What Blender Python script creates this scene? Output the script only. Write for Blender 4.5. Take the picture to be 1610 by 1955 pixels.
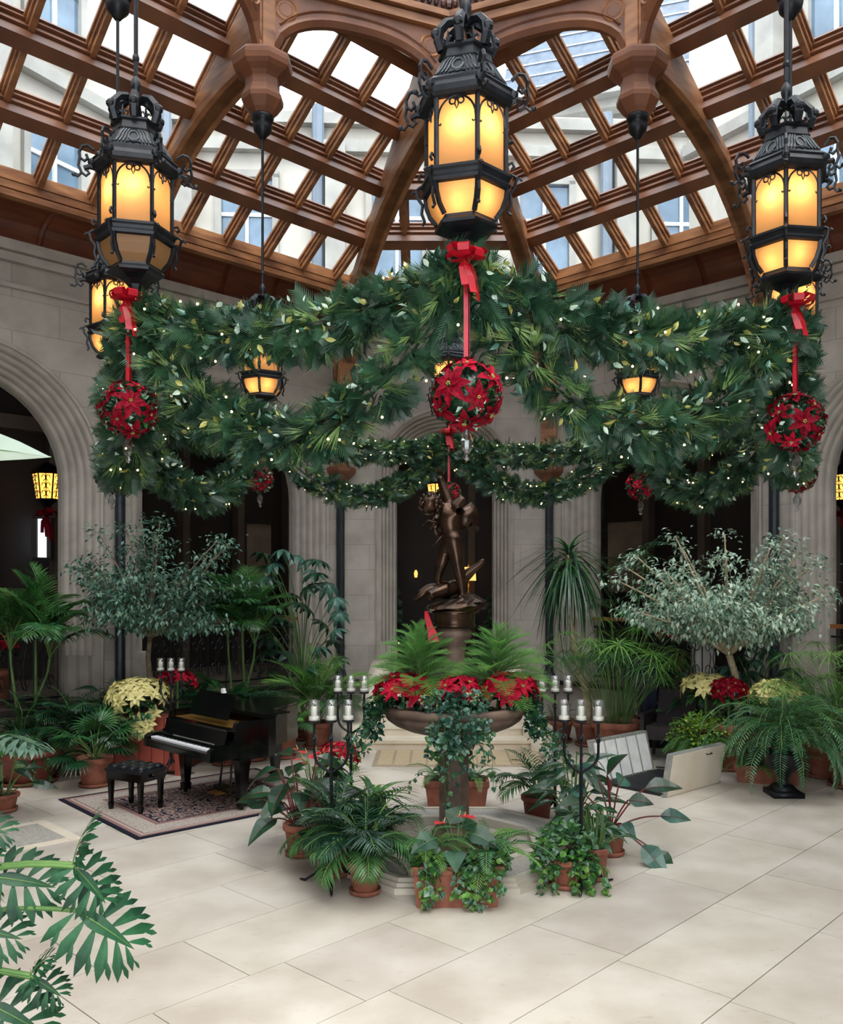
import bpy, math, random
import numpy as np
from mathutils import Matrix, Vector

# ------------------------------------------------------------------ camera, sky, exposure
scene = bpy.context.scene
for _o in list(bpy.data.objects):
    bpy.data.objects.remove(_o)
COL = scene.collection
cam_d = bpy.data.cameras.new('camera')
cam = bpy.data.objects.new('camera', cam_d)
COL.objects.link(cam)
cam.location = (-0.178, 0.0, 2.5)              # eye height above the sunken garden floor
cam.rotation_euler = (math.radians(90), 0, 0)
cam_d.sensor_fit = 'HORIZONTAL'
cam_d.sensor_width = 36.0
cam_d.lens = 36.0 * 1693 / 1610
cam_d.shift_x = -26 / 1610
cam_d.shift_y = 137.5 / 1610
cam_d.clip_start = 0.05
cam_d.clip_end = 300
scene.camera = cam

world = bpy.data.worlds.new('overcast_sky')
scene.world = world
world.use_nodes = True
_bg = world.node_tree.nodes['Background']
_bg.inputs[0].default_value = (0.90, 0.95, 1.0, 1)
_bg.inputs[1].default_value = 2.4

_sun_d = bpy.data.lights.new('veiled_sun', 'SUN')       # sun behind thin cloud: very soft
_sun_d.energy = 3.0
_sun_d.angle = math.radians(50)
_sun_d.color = (1.0, 0.97, 0.92)
_sun = bpy.data.objects.new('veiled_sun', _sun_d)
COL.objects.link(_sun)
_sun.location = (6, -6, 30)
_sun.rotation_euler = (math.radians(26), math.radians(10), 0)

scene.view_settings.view_transform = 'Standard'
scene.view_settings.look = 'None'
scene.view_settings.gamma = 1.0
scene.view_settings.use_curve_mapping = False
scene.view_settings.exposure = 0.93
scene.cycles.max_bounces = 5
scene.cycles.diffuse_bounces = 2
scene.cycles.adaptive_threshold = 0.06
scene.cycles.glossy_bounces = 3
scene.cycles.transmission_bounces = 4
scene.cycles.transparent_max_bounces = 8
scene.cycles.caustics_reflective = False
scene.cycles.caustics_refractive = False
scene.cycles.sample_clamp_indirect = 6.0

random.seed(11)
RNG = np.random.default_rng(11)
PI = math.pi
def R(d): return math.radians(d)

# ------------------------------------------------------------------ materials
MATS = {}
def srgb(c):
    return tuple(((x / 12.92) if x <= 0.04045 else ((x + 0.055) / 1.055) ** 2.4) for x in [v / 255 for v in c])

def mat(name, c1, c2=None, rough=0.5, metal=0.0, scale=6.0, stretch=(1, 1, 1), bump=0.0, detail=4.0,
        rnd=0.0, coat=0.0, coords='Object', spec=0.5, sub=0.0, hue_rnd=0.0):
    """noise mixed two-tone principled material; rnd = brightness change from object to object"""
    m = bpy.data.materials.new(name)
    m.use_nodes = True
    nt = m.node_tree; N = nt.nodes; L = nt.links
    b = N['Principled BSDF']
    b.inputs['Roughness'].default_value = rough
    b.inputs['Metallic'].default_value = metal
    b.inputs['Specular IOR Level'].default_value = spec
    if coat: 
        b.inputs['Coat Weight'].default_value = coat
        b.inputs['Coat Roughness'].default_value = 0.08
    c1 = srgb(c1); c2 = srgb(c2) if c2 else c1
    tc = N.new('ShaderNodeTexCoord'); mp = N.new('ShaderNodeMapping')
    mp.inputs['Scale'].default_value = stretch
    L.new(tc.outputs[coords], mp.inputs[0])
    nz = N.new('ShaderNodeTexNoise'); nz.inputs['Scale'].default_value = scale; nz.inputs['Detail'].default_value = detail
    L.new(mp.outputs[0], nz.inputs['Vector'])
    rp = N.new('ShaderNodeValToRGB')
    rp.color_ramp.elements[0].position = 0.32; rp.color_ramp.elements[1].position = 0.68
    rp.color_ramp.elements[0].color = (*c1, 1); rp.color_ramp.elements[1].color = (*c2, 1)
    L.new(nz.outputs[0], rp.inputs[0])
    out = rp.outputs[0]
    if rnd or hue_rnd:
        oi = N.new('ShaderNodeObjectInfo')
        hs = N.new('ShaderNodeHueSaturation')
        mr = N.new('ShaderNodeMapRange'); mr.inputs[3].default_value = 1 - rnd; mr.inputs[4].default_value = 1 + rnd
        L.new(oi.outputs['Random'], mr.inputs[0]); L.new(mr.outputs[0], hs.inputs['Value'])
        if hue_rnd:
            m2 = N.new('ShaderNodeMapRange'); m2.inputs[3].default_value = 0.5 - hue_rnd; m2.inputs[4].default_value = 0.5 + hue_rnd
            L.new(oi.outputs['Random'], m2.inputs[0]); L.new(m2.outputs[0], hs.inputs['Hue'])
        L.new(out, hs.inputs['Color']); out = hs.outputs[0]
    L.new(out, b.inputs['Base Color'])
    if bump:
        bp = N.new('ShaderNodeBump'); bp.inputs['Strength'].default_value = bump; bp.inputs['Distance'].default_value = 0.02
        L.new(nz.outputs[0], bp.inputs['Height']); L.new(bp.outputs[0], b.inputs['Normal'])
    if sub:
        # thin leaf: some light comes through
        tr = N.new('ShaderNodeBsdfTranslucent'); mx = N.new('ShaderNodeMixShader')
        mx.inputs[0].default_value = sub
        L.new(out, tr.inputs[0]); L.new(b.outputs[0], mx.inputs[1]); L.new(tr.outputs[0], mx.inputs[2])
        L.new(mx.outputs[0], N['Material Output'].inputs[0])
    MATS[name] = m
    return m

def ashlar(name):
    m = MATS[name]; nt = m.node_tree; N = nt.nodes; L = nt.links; b = N['Principled BSDF']
    src = b.inputs['Base Color'].links[0].from_socket
    tc = N.new('ShaderNodeTexCoord'); sp = N.new('ShaderNodeSeparateXYZ'); cb = N.new('ShaderNodeCombineXYZ')
    L.new(tc.outputs['Object'], sp.inputs[0]); L.new(sp.outputs[0], cb.inputs[0]); L.new(sp.outputs[2], cb.inputs[1])
    br = N.new('ShaderNodeTexBrick'); br.inputs['Scale'].default_value = 1.0; br.inputs['Brick Width'].default_value = 0.92; br.inputs['Row Height'].default_value = 0.46
    br.inputs['Mortar Size'].default_value = 0.006; br.inputs['Mortar Smooth'].default_value = 0.4
    br.inputs['Color1'].default_value = (1, 1, 1, 1); br.inputs['Color2'].default_value = (0.9, 0.9, 0.9, 1); br.inputs['Mortar'].default_value = (0.68, 0.68, 0.68, 1)
    L.new(cb.outputs[0], br.inputs['Vector'])
    mx = N.new('ShaderNodeMix'); mx.data_type = 'RGBA'; mx.blend_type = 'MULTIPLY'; mx.inputs[0].default_value = 1.0
    L.new(src, mx.inputs[6]); L.new(br.outputs[0], mx.inputs[7]); L.new(mx.outputs[2], b.inputs['Base Color'])

def specks(name):
    m = MATS[name]; nt = m.node_tree; N = nt.nodes; L = nt.links; b = N['Principled BSDF']
    src = b.inputs['Base Color'].links[0].from_socket
    tc = N.new('ShaderNodeTexCoord'); mp = N.new('ShaderNodeMapping'); mp.inputs['Scale'].default_value = (1.0, 2.2, 1.0); mp.inputs['Rotation'].default_value = (0, 0, -0.8)
    L.new(tc.outputs['Object'], mp.inputs[0])
    n1 = N.new('ShaderNodeTexNoise'); n1.inputs['Scale'].default_value = 7.0; n1.inputs['Detail'].default_value = 10.0; n1.inputs['Roughness'].default_value = 0.75; L.new(mp.outputs[0], n1.inputs['Vector'])
    r1 = N.new('ShaderNodeValToRGB'); r1.color_ramp.elements[0].position = 0.30; r1.color_ramp.elements[1].position = 0.42
    r1.color_ramp.elements[0].color = (0.72, 0.66, 0.60, 1); r1.color_ramp.elements[1].color = (1, 1, 1, 1); L.new(n1.outputs[0], r1.inputs[0])
    mx = N.new('ShaderNodeMix'); mx.data_type = 'RGBA'; mx.blend_type = 'MULTIPLY'; mx.inputs[0].default_value = 0.8
    L.new(src, mx.inputs[6]); L.new(r1.outputs[0], mx.inputs[7]); L.new(mx.outputs[2], b.inputs['Base Color'])

def emat(name, c, strength):
    m = bpy.data.materials.new(name); m.use_nodes = True
    nt = m.node_tree; N = nt.nodes
    N.remove(N['Principled BSDF'])
    e = N.new('ShaderNodeEmission'); e.inputs[0].default_value = (*srgb(c), 1); e.inputs[1].default_value = strength
    nt.links.new(e.outputs[0], N['Material Output'].inputs[0])
    MATS[name] = m
    return m

def glass_mat(name, tint, refl=0.08, rough=0.02):
    m = bpy.data.materials.new(name); m.use_nodes = True
    nt = m.node_tree; N = nt.nodes; L = nt.links
    N.remove(N['Principled BSDF'])
    t = N.new('ShaderNodeBsdfTransparent'); t.inputs[0].default_value = (*tint, 1)
    g = N.new('ShaderNodeBsdfGlossy'); g.inputs['Roughness'].default_value = rough
    fr = N.new('ShaderNodeLayerWeight'); fr.inputs[0].default_value = 0.25
    mr = N.new('ShaderNodeMapRange'); mr.inputs[3].default_value = refl * 0.4; mr.inputs[4].default_value = min(1, refl * 5)
    L.new(fr.outputs['Facing'], mr.inputs[0])
    mx = N.new('ShaderNodeMixShader')
    L.new(mr.outputs[0], mx.inputs[0]); L.new(t.outputs[0], mx.inputs[1]); L.new(g.outputs[0], mx.inputs[2])
    L.new(mx.outputs[0], N['Material Output'].inputs[0])
    MATS[name] = m
    return m

mat('timber', (118, 74, 47), (170, 117, 76), 0.42, scale=2.2, stretch=(1, 1, 5), bump=0.05, rnd=0.12)
mat('timber_dark', (96, 57, 39), (130, 82, 54), 0.45, scale=2.0, bump=0.05, rnd=0.08)
mat('timber_cornice', (66, 40, 34), (96, 60, 48), 0.5, scale=9.0, bump=0.3)
mat('mahogany', (88, 42, 26), (118, 60, 36), 0.35, scale=1.6, stretch=(1, 1, 3), bump=0.03)
mat('limestone', (166, 158, 148), (188, 180, 170), 0.8, scale=2.5, bump=0.06, rnd=0.04)
ashlar('limestone')
mat('limestone_moulding', (156, 148, 139), (178, 170, 160), 0.8, scale=3.0, bump=0.06)
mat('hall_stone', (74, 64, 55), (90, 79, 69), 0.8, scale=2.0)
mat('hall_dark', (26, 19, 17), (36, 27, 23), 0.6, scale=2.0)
mat('hall_panel', (120, 104, 88), (142, 126, 108), 0.7, scale=3.0)
mat('marble_slab', (184, 174, 160), (212, 204, 193), 0.3, scale=1.6, detail=12.0, rnd=0.05, hue_rnd=0.008, bump=0.02)
specks('marble_slab')
mat('marble_joint', (150, 132, 112), (170, 152, 130), 0.8, scale=20)
mat('marble_step', (214, 200, 178), (232, 222, 205), 0.35, scale=2.5, detail=6)
mat('grille_inlay', (176, 156, 124), (196, 176, 144), 0.5, scale=30, bump=0.4)
mat('facade', (172, 165, 153), (190, 183, 172), 0.8, scale=0.8, rnd=0.02)
mat('facade_trim', (140, 136, 130), (164, 160, 152), 0.8, scale=1.5)
mat('facade_grey', (104, 114, 126), (124, 134, 146), 0.7, scale=1.0)
mat('facade_window', (70, 92, 112), (104, 128, 148), 0.08, scale=1.2, spec=0.8)
mat('slate', (66, 78, 94), (90, 102, 118), 0.5, scale=5.0, rnd=0.08)
mat('iron', (12, 15, 20), (26, 31, 37), 0.40, metal=0.35, scale=14, bump=0.1)
mat('iron_worn', (42, 48, 54), (84, 90, 94), 0.45, metal=0.4, scale=12, bump=0.15)
mat('column_iron', (30, 36, 42), (46, 52, 58), 0.4, metal=0.3, scale=8)
mat('terracotta', (122, 68, 52), (156, 96, 75), 0.75, scale=7, bump=0.08, rnd=0.10)
mat('terracotta_red', (104, 50, 40), (128, 68, 54), 0.6, scale=5, rnd=0.05)
mat('soil', (40, 28, 20), (64, 46, 32), 0.95, scale=30, bump=0.6)
mat('bronze', (34, 25, 20), (74, 54, 40), 0.24, metal=0.75, scale=5, bump=0.08)
mat('fountain_stone', (74, 58, 50), (126, 104, 90), 0.6, scale=5, detail=7, bump=0.12)
mat('pool_stone', (186, 178, 162), (206, 198, 184), 0.5, scale=3, bump=0.03)
mat('pool_mosaic', (140, 136, 128), (186, 182, 172), 0.6, scale=60, bump=0.2)
mat('piano_black', (4, 5, 6), (7, 8, 9), 0.16, scale=2, coat=0.15, spec=0.35)
mat('leather_black', (10, 13, 18), (20, 24, 30), 0.28, scale=20, bump=0.1)
mat('ivory', (226, 228, 232), (240, 240, 242), 0.3, scale=3)
mat('brass', (180, 130, 60), (205, 158, 86), 0.3, metal=0.8, scale=5)
mat('wax', (236, 232, 220), (248, 245, 236), 0.5, scale=3)
mat('ribbon_red', (150, 8, 24), (196, 20, 44), 0.38, scale=6, sub=0.15)
mat('poinsettia_red', (136, 6, 32), (194, 20, 54), 0.6, spec=0.15, scale=9, sub=0.2, rnd=0.12)
mat('poinsettia_deep', (96, 4, 22), (150, 10, 36), 0.6, spec=0.12, scale=9, sub=0.2, rnd=0.12)
mat('poinsettia_cream', (216, 204, 120), (240, 232, 172), 0.5, scale=9, sub=0.25, rnd=0.06)
mat('anthurium_red', (206, 30, 50), (232, 70, 80), 0.25, scale=9, sub=0.15)
mat('leaf_dark', (14, 44, 30), (34, 76, 46), 0.28, scale=5, sub=0.08, spec=0.6, rnd=0.22, hue_rnd=0.012)
mat('leaf_mid', (28, 76, 40), (66, 116, 60), 0.30, scale=5, sub=0.14, spec=0.6, rnd=0.2, hue_rnd=0.015)
mat('leaf_bright', (62, 118, 46), (118, 164, 74), 0.36, scale=5, sub=0.2, spec=0.5, rnd=0.18, hue_rnd=0.015)
mat('leaf_blue', (28, 68, 60), (78, 122, 104), 0.3, scale=6, sub=0.1, spec=0.6, rnd=0.15)
mat('leaf_ficus', (62, 100, 80), (122, 156, 132), 0.4, scale=5, sub=0.15)
mat('leaf_variegated', (146, 184, 156), (220, 234, 216), 0.4, scale=7, sub=0.2)
mat('leaf_lime', (104, 140, 38), (158, 186, 70), 0.4, scale=6, sub=0.25)
mat('leaf_near', (12, 44, 28), (32, 80, 48), 0.5, scale=4, sub=0.12, rnd=0.2, spec=0.3)
mat('leaf_fern', (40, 96, 62), (104, 156, 118), 0.3, scale=7, sub=0.15, rnd=0.15, spec=0.6)
mat('leaf_palm', (34, 88, 44), (92, 148, 78), 0.3, scale=5, sub=0.2, rnd=0.2, hue_rnd=0.01, spec=0.6)
mat('leaf_gold', (140, 140, 62), (196, 190, 104), 0.4, scale=8, sub=0.2)
mat('leaf_pale', (176, 196, 178), (208, 222, 208), 0.45, scale=4, sub=0.3)
mat('pine', (16, 44, 34), (46, 84, 54), 0.5, scale=3, sub=0.1)
mat('pine_light', (76, 116, 62), (142, 170, 100), 0.5, scale=3, sub=0.15)
mat('norfolk', (64, 122, 54), (112, 164, 80), 0.5, scale=5, sub=0.2)
mat('stem_green', (62, 96, 48), (96, 128, 66), 0.5, scale=6)
mat('stem_red', (86, 30, 34), (112, 46, 44), 0.45, scale=6)
mat('bark', (92, 78, 62), (140, 124, 102), 0.85, scale=14, bump=0.5)
mat('bark_pale', (160, 142, 112), (196, 180, 150), 0.8, scale=14, bump=0.5)
mat('rug_field', (70, 60, 66), (90, 78, 80), 0.9)
mat('wicker', (34, 28, 30), (54, 46, 46), 0.7, scale=60, bump=0.4)
mat('cushion', (46, 38, 42), (58, 50, 52), 0.85, scale=40, bump=0.1)
mat('navy_glaze', (22, 28, 48), (34, 42, 66), 0.25, scale=3)
mat('white_paint', (206, 208, 206), (228, 228, 226), 0.6, scale=6)
mat('aluminium', (150, 152, 146), (186, 188, 182), 0.4, metal=0.5, scale=20)
mat('grate_black', (14, 16, 20), (24, 26, 32), 0.6, scale=20)
mat('handrail', (120, 70, 38), (150, 92, 54), 0.4, scale=4)
mat('red_paint', (150, 66, 54), (172, 84, 68), 0.55, scale=4, rnd=0.06)
mat('white_marble', (206, 202, 194), (226, 222, 214), 0.4, scale=4)
mat('lampshade', (226, 170, 90), (240, 190, 120), 0.7)
emat('fairy_light', (255, 214, 150), 7.0)
emat('hall_lamp_glow', (255, 168, 70), 1.6)
emat('shade_glow', (255, 190, 100), 0.9)
emat('flame', (255, 214, 150), 6.0)
emat('daylight_pane', (226, 238, 250), 0.8)
glass_mat('roof_glass', (0.93, 0.965, 0.985), 0.06)
glass_mat('cup_glass', (0.95, 0.96, 0.96), 0.10)
glass_mat('crystal', (0.75, 0.78, 0.8), 0.3)

def amber_glass():
    m = bpy.data.materials.new('amber_glass'); m.use_nodes = True
    nt = m.node_tree; N = nt.nodes; L = nt.links
    b = N['Principled BSDF']
    b.inputs['Base Color'].default_value = (*srgb((176, 136, 96)), 1)
    b.inputs['Roughness'].default_value = 0.35
    tr = N.new('ShaderNodeBsdfTranslucent'); tr.inputs[0].default_value = (*srgb((255, 214, 160)), 1)
    mx = N.new('ShaderNodeMixShader'); mx.inputs[0].default_value = 0.7
    L.new(b.outputs[0], mx.inputs[1]); L.new(tr.outputs[0], mx.inputs[2])
    L.new(mx.outputs[0], N['Material Output'].inputs[0])
    MATS['amber_glass'] = m
amber_glass()

# ------------------------------------------------------------------ object helpers
class MB:
    """collects shapes and links them as one mesh object"""
    def __init__(s): s.v = []; s.f = []
    def add(s, vs, fs):
        o = len(s.v); s.v.extend([tuple(p) for p in vs]); s.f.extend([tuple(i + o for i in f) for f in fs]); return s
    def box(s, c, d, rz=0.0):
        x, y, z = [k / 2 for k in d]; cs, sn = math.cos(rz), math.sin(rz)
        vs = []
        for a, b, e in ((-1,-1,-1),(1,-1,-1),(1,1,-1),(-1,1,-1),(-1,-1,1),(1,-1,1),(1,1,1),(-1,1,1)):
            px, py = a * x, b * y
            vs.append((c[0] + px * cs - py * sn, c[1] + px * sn + py * cs, c[2] + e * z))
        return s.add(vs, [(3,2,1,0),(4,5,6,7),(0,1,5,4),(1,2,6,5),(2,3,7,6),(3,0,4,7)])
    def taper(s, c0, d0, c1, d1, rz=0.0):
        """frustum with rectangular ends"""
        cs, sn = math.cos(rz), math.sin(rz); vs = []
        for c, d in ((c0, d0), (c1, d1)):
            for a, b in ((-1,-1),(1,-1),(1,1),(-1,1)):
                px, py = a * d[0] / 2, b * d[1] / 2
                vs.append((c[0] + px * cs - py * sn, c[1] + px * sn + py * cs, c[2]))
        return s.add(vs, [(3,2,1,0),(4,5,6,7),(0,1,5,4),(1,2,6,5),(2,3,7,6),(3,0,4,7)])
    def beam(s, p, q, w, h, up=(0, 0, 1)):
        p, q, up = Vector(p), Vector(q), Vector(up)
        d = (q - p).normalized(); sd = d.cross(up)
        if sd.length < 1e-4: sd = d.cross(Vector((1, 0, 0)))
        sd.normalize(); u2 = sd.cross(d).normalized()
        vs = []
        for c in (p, q):
            for a, b in ((-1,-1),(1,-1),(1,1),(-1,1)): vs.append(c + sd * (a * w / 2) + u2 * (b * h / 2))
        return s.add(vs, [(3,2,1,0),(4,5,6,7),(0,1,5,4),(1,2,6,5),(2,3,7,6),(3,0,4,7)])
    def tube(s, pts, r, n=6, cap=True):
        pts = [Vector(p) for p in pts]; k = len(pts)
        rs = r if isinstance(r, (list, tuple)) else [r] * k
        vs = []; fs = []; ref = None
        for i, p in enumerate(pts):
            t = (pts[min(i + 1, k - 1)] - pts[max(i - 1, 0)])
            t = t.normalized() if t.length > 1e-9 else Vector((0, 0, 1))
            if ref is None:
                ref = t.cross(Vector((0, 0, 1)))
                if ref.length < 0.05: ref = t.cross(Vector((1, 0, 0)))
            ref = (ref - t * ref.dot(t)); ref = ref.normalized() if ref.length > 1e-6 else t.orthogonal().normalized()
            b = t.cross(ref)
            for j in range(n):
                a = 2 * PI * j / n
                vs.append(p + (ref * math.cos(a) + b * math.sin(a)) * rs[i])
        for i in range(k - 1):
            for j in range(n):
                j2 = (j + 1) % n
                fs.append((i * n + j, i * n + j2, (i + 1) * n + j2, (i + 1) * n + j))
        if cap:
            fs.append(tuple(range(n - 1, -1, -1))); fs.append(tuple((k - 1) * n + j for j in range(n)))
        return s.add(vs, fs)
    def lathe(s, prof, n=16, c=(0, 0, 0), rot=0.0, cap=True):
        vs = []; fs = []; k = len(prof)
        for r, z in prof:
            for j in range(n):
                a = rot + 2 * PI * j / n
                vs.append((c[0] + r * math.cos(a), c[1] + r * math.sin(a), c[2] + z))
        for i in range(k - 1):
            for j in range(n):
                j2 = (j + 1) % n
                fs.append((i * n + j, i * n + j2, (i + 1) * n + j2, (i + 1) * n + j))
        if cap:
            fs.append(tuple(range(n - 1, -1, -1))); fs.append(tuple((k - 1) * n + j for j in range(n)))
        return s.add(vs, fs)
    def prism(s, poly, z0, z1, rz=0.0, c=(0, 0)):
        cs, sn = math.cos(rz), math.sin(rz); n = len(poly)
        P = [(c[0] + x * cs - y * sn, c[1] + x * sn + y * cs) for x, y in poly]
        vs = [(x, y, z0) for x, y in P] + [(x, y, z1) for x, y in P]
        fs = [tuple(range(n - 1, -1, -1)), tuple(range(n, 2 * n))]
        fs += [(i, (i + 1) % n, n + (i + 1) % n, n + i) for i in range(n)]
        return s.add(vs, fs)
    def slab(s, poly3, off):
        """extrude a planar 3-D polygon by the vector off"""
        n = len(poly3); off = Vector(off)
        vs = [Vector(p) for p in poly3] + [Vector(p) + off for p in poly3]
        fs = [tuple(range(n - 1, -1, -1)), tuple(range(n, 2 * n))]
        fs += [(i, (i + 1) % n, n + (i + 1) % n, n + i) for i in range(n)]
        return s.add(vs, fs)
    def ball(s, c, r, n=8, m=5, sq=(1, 1, 1)):
        vs = [(c[0], c[1], c[2] - r * sq[2])]; fs = []
        for i in range(1, m):
            a = -PI / 2 + PI * i / m
            for j in range(n):
                b = 2 * PI * j / n
                vs.append((c[0] + r * sq[0] * math.cos(a) * math.cos(b), c[1] + r * sq[1] * math.cos(a) * math.sin(b), c[2] + r * sq[2] * math.sin(a)))
        vs.append((c[0], c[1], c[2] + r * sq[2])); t = len(vs) - 1
        for j in range(n): fs.append((0, 1 + (j + 1) % n, 1 + j))
        for i in range(m - 2):
            for j in range(n):
                j2 = (j + 1) % n
                fs.append((1 + i * n + j, 1 + i * n + j2, 1 + (i + 1) * n + j2, 1 + (i + 1) * n + j))
        for j in range(n): fs.append((t, 1 + (m - 2) * n + j, 1 + (m - 2) * n + (j + 1) % n))
        return s.add(vs, fs)
    def xf(s, M):
        s.v = [tuple(M @ Vector(p)) for p in s.v]; return s
    def mesh(s, name, m, smooth=False):
        me = bpy.data.meshes.new(name); me.from_pydata(s.v, [], s.f); me.update()
        if m: me.materials.append(MATS[m])
        if smooth: me.polygons.foreach_set('use_smooth', [True] * len(me.polygons))
        return me
    def build(s, name, m, parent=None, smooth=False, kind=None):
        return link(name, s.mesh(name, m, smooth), parent, kind)

def link(name, me, parent=None, kind=None, loc=None, rot=None, scale=None):
    o = bpy.data.objects.new(name, me); COL.objects.link(o)
    if parent is not None: o.parent = parent
    if kind: o['kind'] = kind
    if loc is not None: o.location = loc
    if rot is not None: o.rotation_euler = rot
    if scale is not None: o.scale = scale if isinstance(scale, (tuple, list)) else (scale,) * 3
    return o
def tag(o, label, cat=None, group=None, kind=None):
    o['label'] = label
    if cat: o['category'] = cat
    if group: o['group'] = group
    if kind: o['kind'] = kind
    return o
def thing(name, label, cat, loc=(0, 0, 0), rz=0.0, group=None, kind=None):
    o = bpy.data.objects.new(name, None); COL.objects.link(o)
    o.location = loc; o.rotation_euler = (0, 0, rz); o.empty_display_size = 0.1
    return tag(o, label, cat, group, kind)
def struct(name, label, loc=(0, 0, 0), rz=0.0):
    o = bpy.data.objects.new(name, None); COL.objects.link(o)
    o.location = loc; o.rotation_euler = (0, 0, rz)
    o['kind'] = 'structure'; o['label'] = label
    return o
def copy_tree(o, parent=None, kids=None):
    kids = kids if kids is not None else kid_map()
    c = o.copy(); COL.objects.link(c); c.parent = parent
    for ch in kids.get(o.name, []): copy_tree(ch, c, kids)
    return c
def kid_map():
    d = {}
    for x in COL.objects:
        if x.parent: d.setdefault(x.parent.name, []).append(x)
    return d
def bezier(p0, p1, p2, p3, n=10):
    P = [Vector(p) for p in (p0, p1, p2, p3)]; out = []
    for i in range(n + 1):
        t = i / n; u = 1 - t
        out.append(P[0] * u**3 + P[1] * 3 * u * u * t + P[2] * 3 * u * t * t + P[3] * t**3)
    return out
# ------------------------------------------------------------------ the room: octagon with four long and four short sides
CX, CY = 0.0, 8.3
A, B = 1.93, 7.9                       # half of a short side, distance of the short sides
LD = (A + B) / math.sqrt(2)            # distance of the long sides
LH = (B - A) / math.sqrt(2)            # half length of a long side
RR = 3.15                              # radius of the ring the lanterns hang from
SILL_IN, SILL_Z, PITCH = 0.70, 7.80, 0.66
HALL_Z = 0.75
COVE_Z = 7.08

def side_frame(phi, dist):
    """maps (u along the side, w outward, z) to the room"""
    n = Vector((math.cos(phi), math.sin(phi), 0)); t = Vector((-math.sin(phi), math.cos(phi), 0))
    c = Vector((CX, CY, 0))
    return lambda u, w, z: c + n * (dist + w) + t * u + Vector((0, 0, z))

SIDES = [  # name, angle, distance, half length, arch centres, front radius, inner radius, spring, label
    ('wall_back', 90, B, A, [0.0], 1.20, 0.90, 4.46, 'pale limestone wall with the narrow centre arch behind the statue'),
    ('wall_back_left', 135, LD, LH, [-2.09, 2.09], 1.81, 1.46, 4.0, 'pale limestone wall with two moulded arches behind the piano and palms'),
    ('wall_back_right', 45, LD, LH, [-2.09, 2.09], 1.81, 1.46, 4.0, 'pale limestone wall with two moulded arches behind the variegated tree'),
    ('wall_left', 180, B, A, [0.0], 1.20, 0.90, 4.46, 'narrow limestone wall at the side of the room beyond the palms'),
    ('wall_right', 0, B, A, [0.0], 1.20, 0.90, 4.46, 'narrow limestone wall at the side of the room beyond the ferns'),
    ('wall_front_left', 225, LD, LH, [], 0, 0, 0, 'plain limestone wall on the near side of the room by the split leaves'),
    ('wall_front_right', 315, LD, LH, [], 0, 0, 0, 'plain limestone wall on the near side of the room'),
]
def arch_path(uc, r, spring, z0, n=20):
    pts = [(uc - r, z0), (uc - r, spring)]
    pts += [(uc - r * math.cos(PI * i / n), spring + r * math.sin(PI * i / n)) for i in range(1, n)]
    pts += [(uc + r, spring), (uc + r, z0)]
    return pts
def wall_face(mb, F, u0, u1, arches, r, spring, z0, z1, w):
    """front face at depth w with arch openings left out"""
    edges = [u0]
    for uc in arches: edges += [uc - r, uc + r]
    edges.append(u1)
    def quad(a, b, za, zb, zc=None, zd=None):
        mb.add([F(a, w, za), F(b, w, zb), F(b, w, z1), F(a, w, z1)], [(0, 1, 2, 3)])
    for i in range(0, len(edges), 2):
        if edges[i + 1] - edges[i] > 1e-3: quad(edges[i], edges[i + 1], z0, z0)
    for uc in arches:
        n = 20
        pp = [(uc - r * math.cos(PI * i / n), spring + r * math.sin(PI * i / n)) for i in range(n + 1)]
        for i in range(n): quad(pp[i][0], pp[i + 1][0], pp[i][1], pp[i + 1][1])
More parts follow.
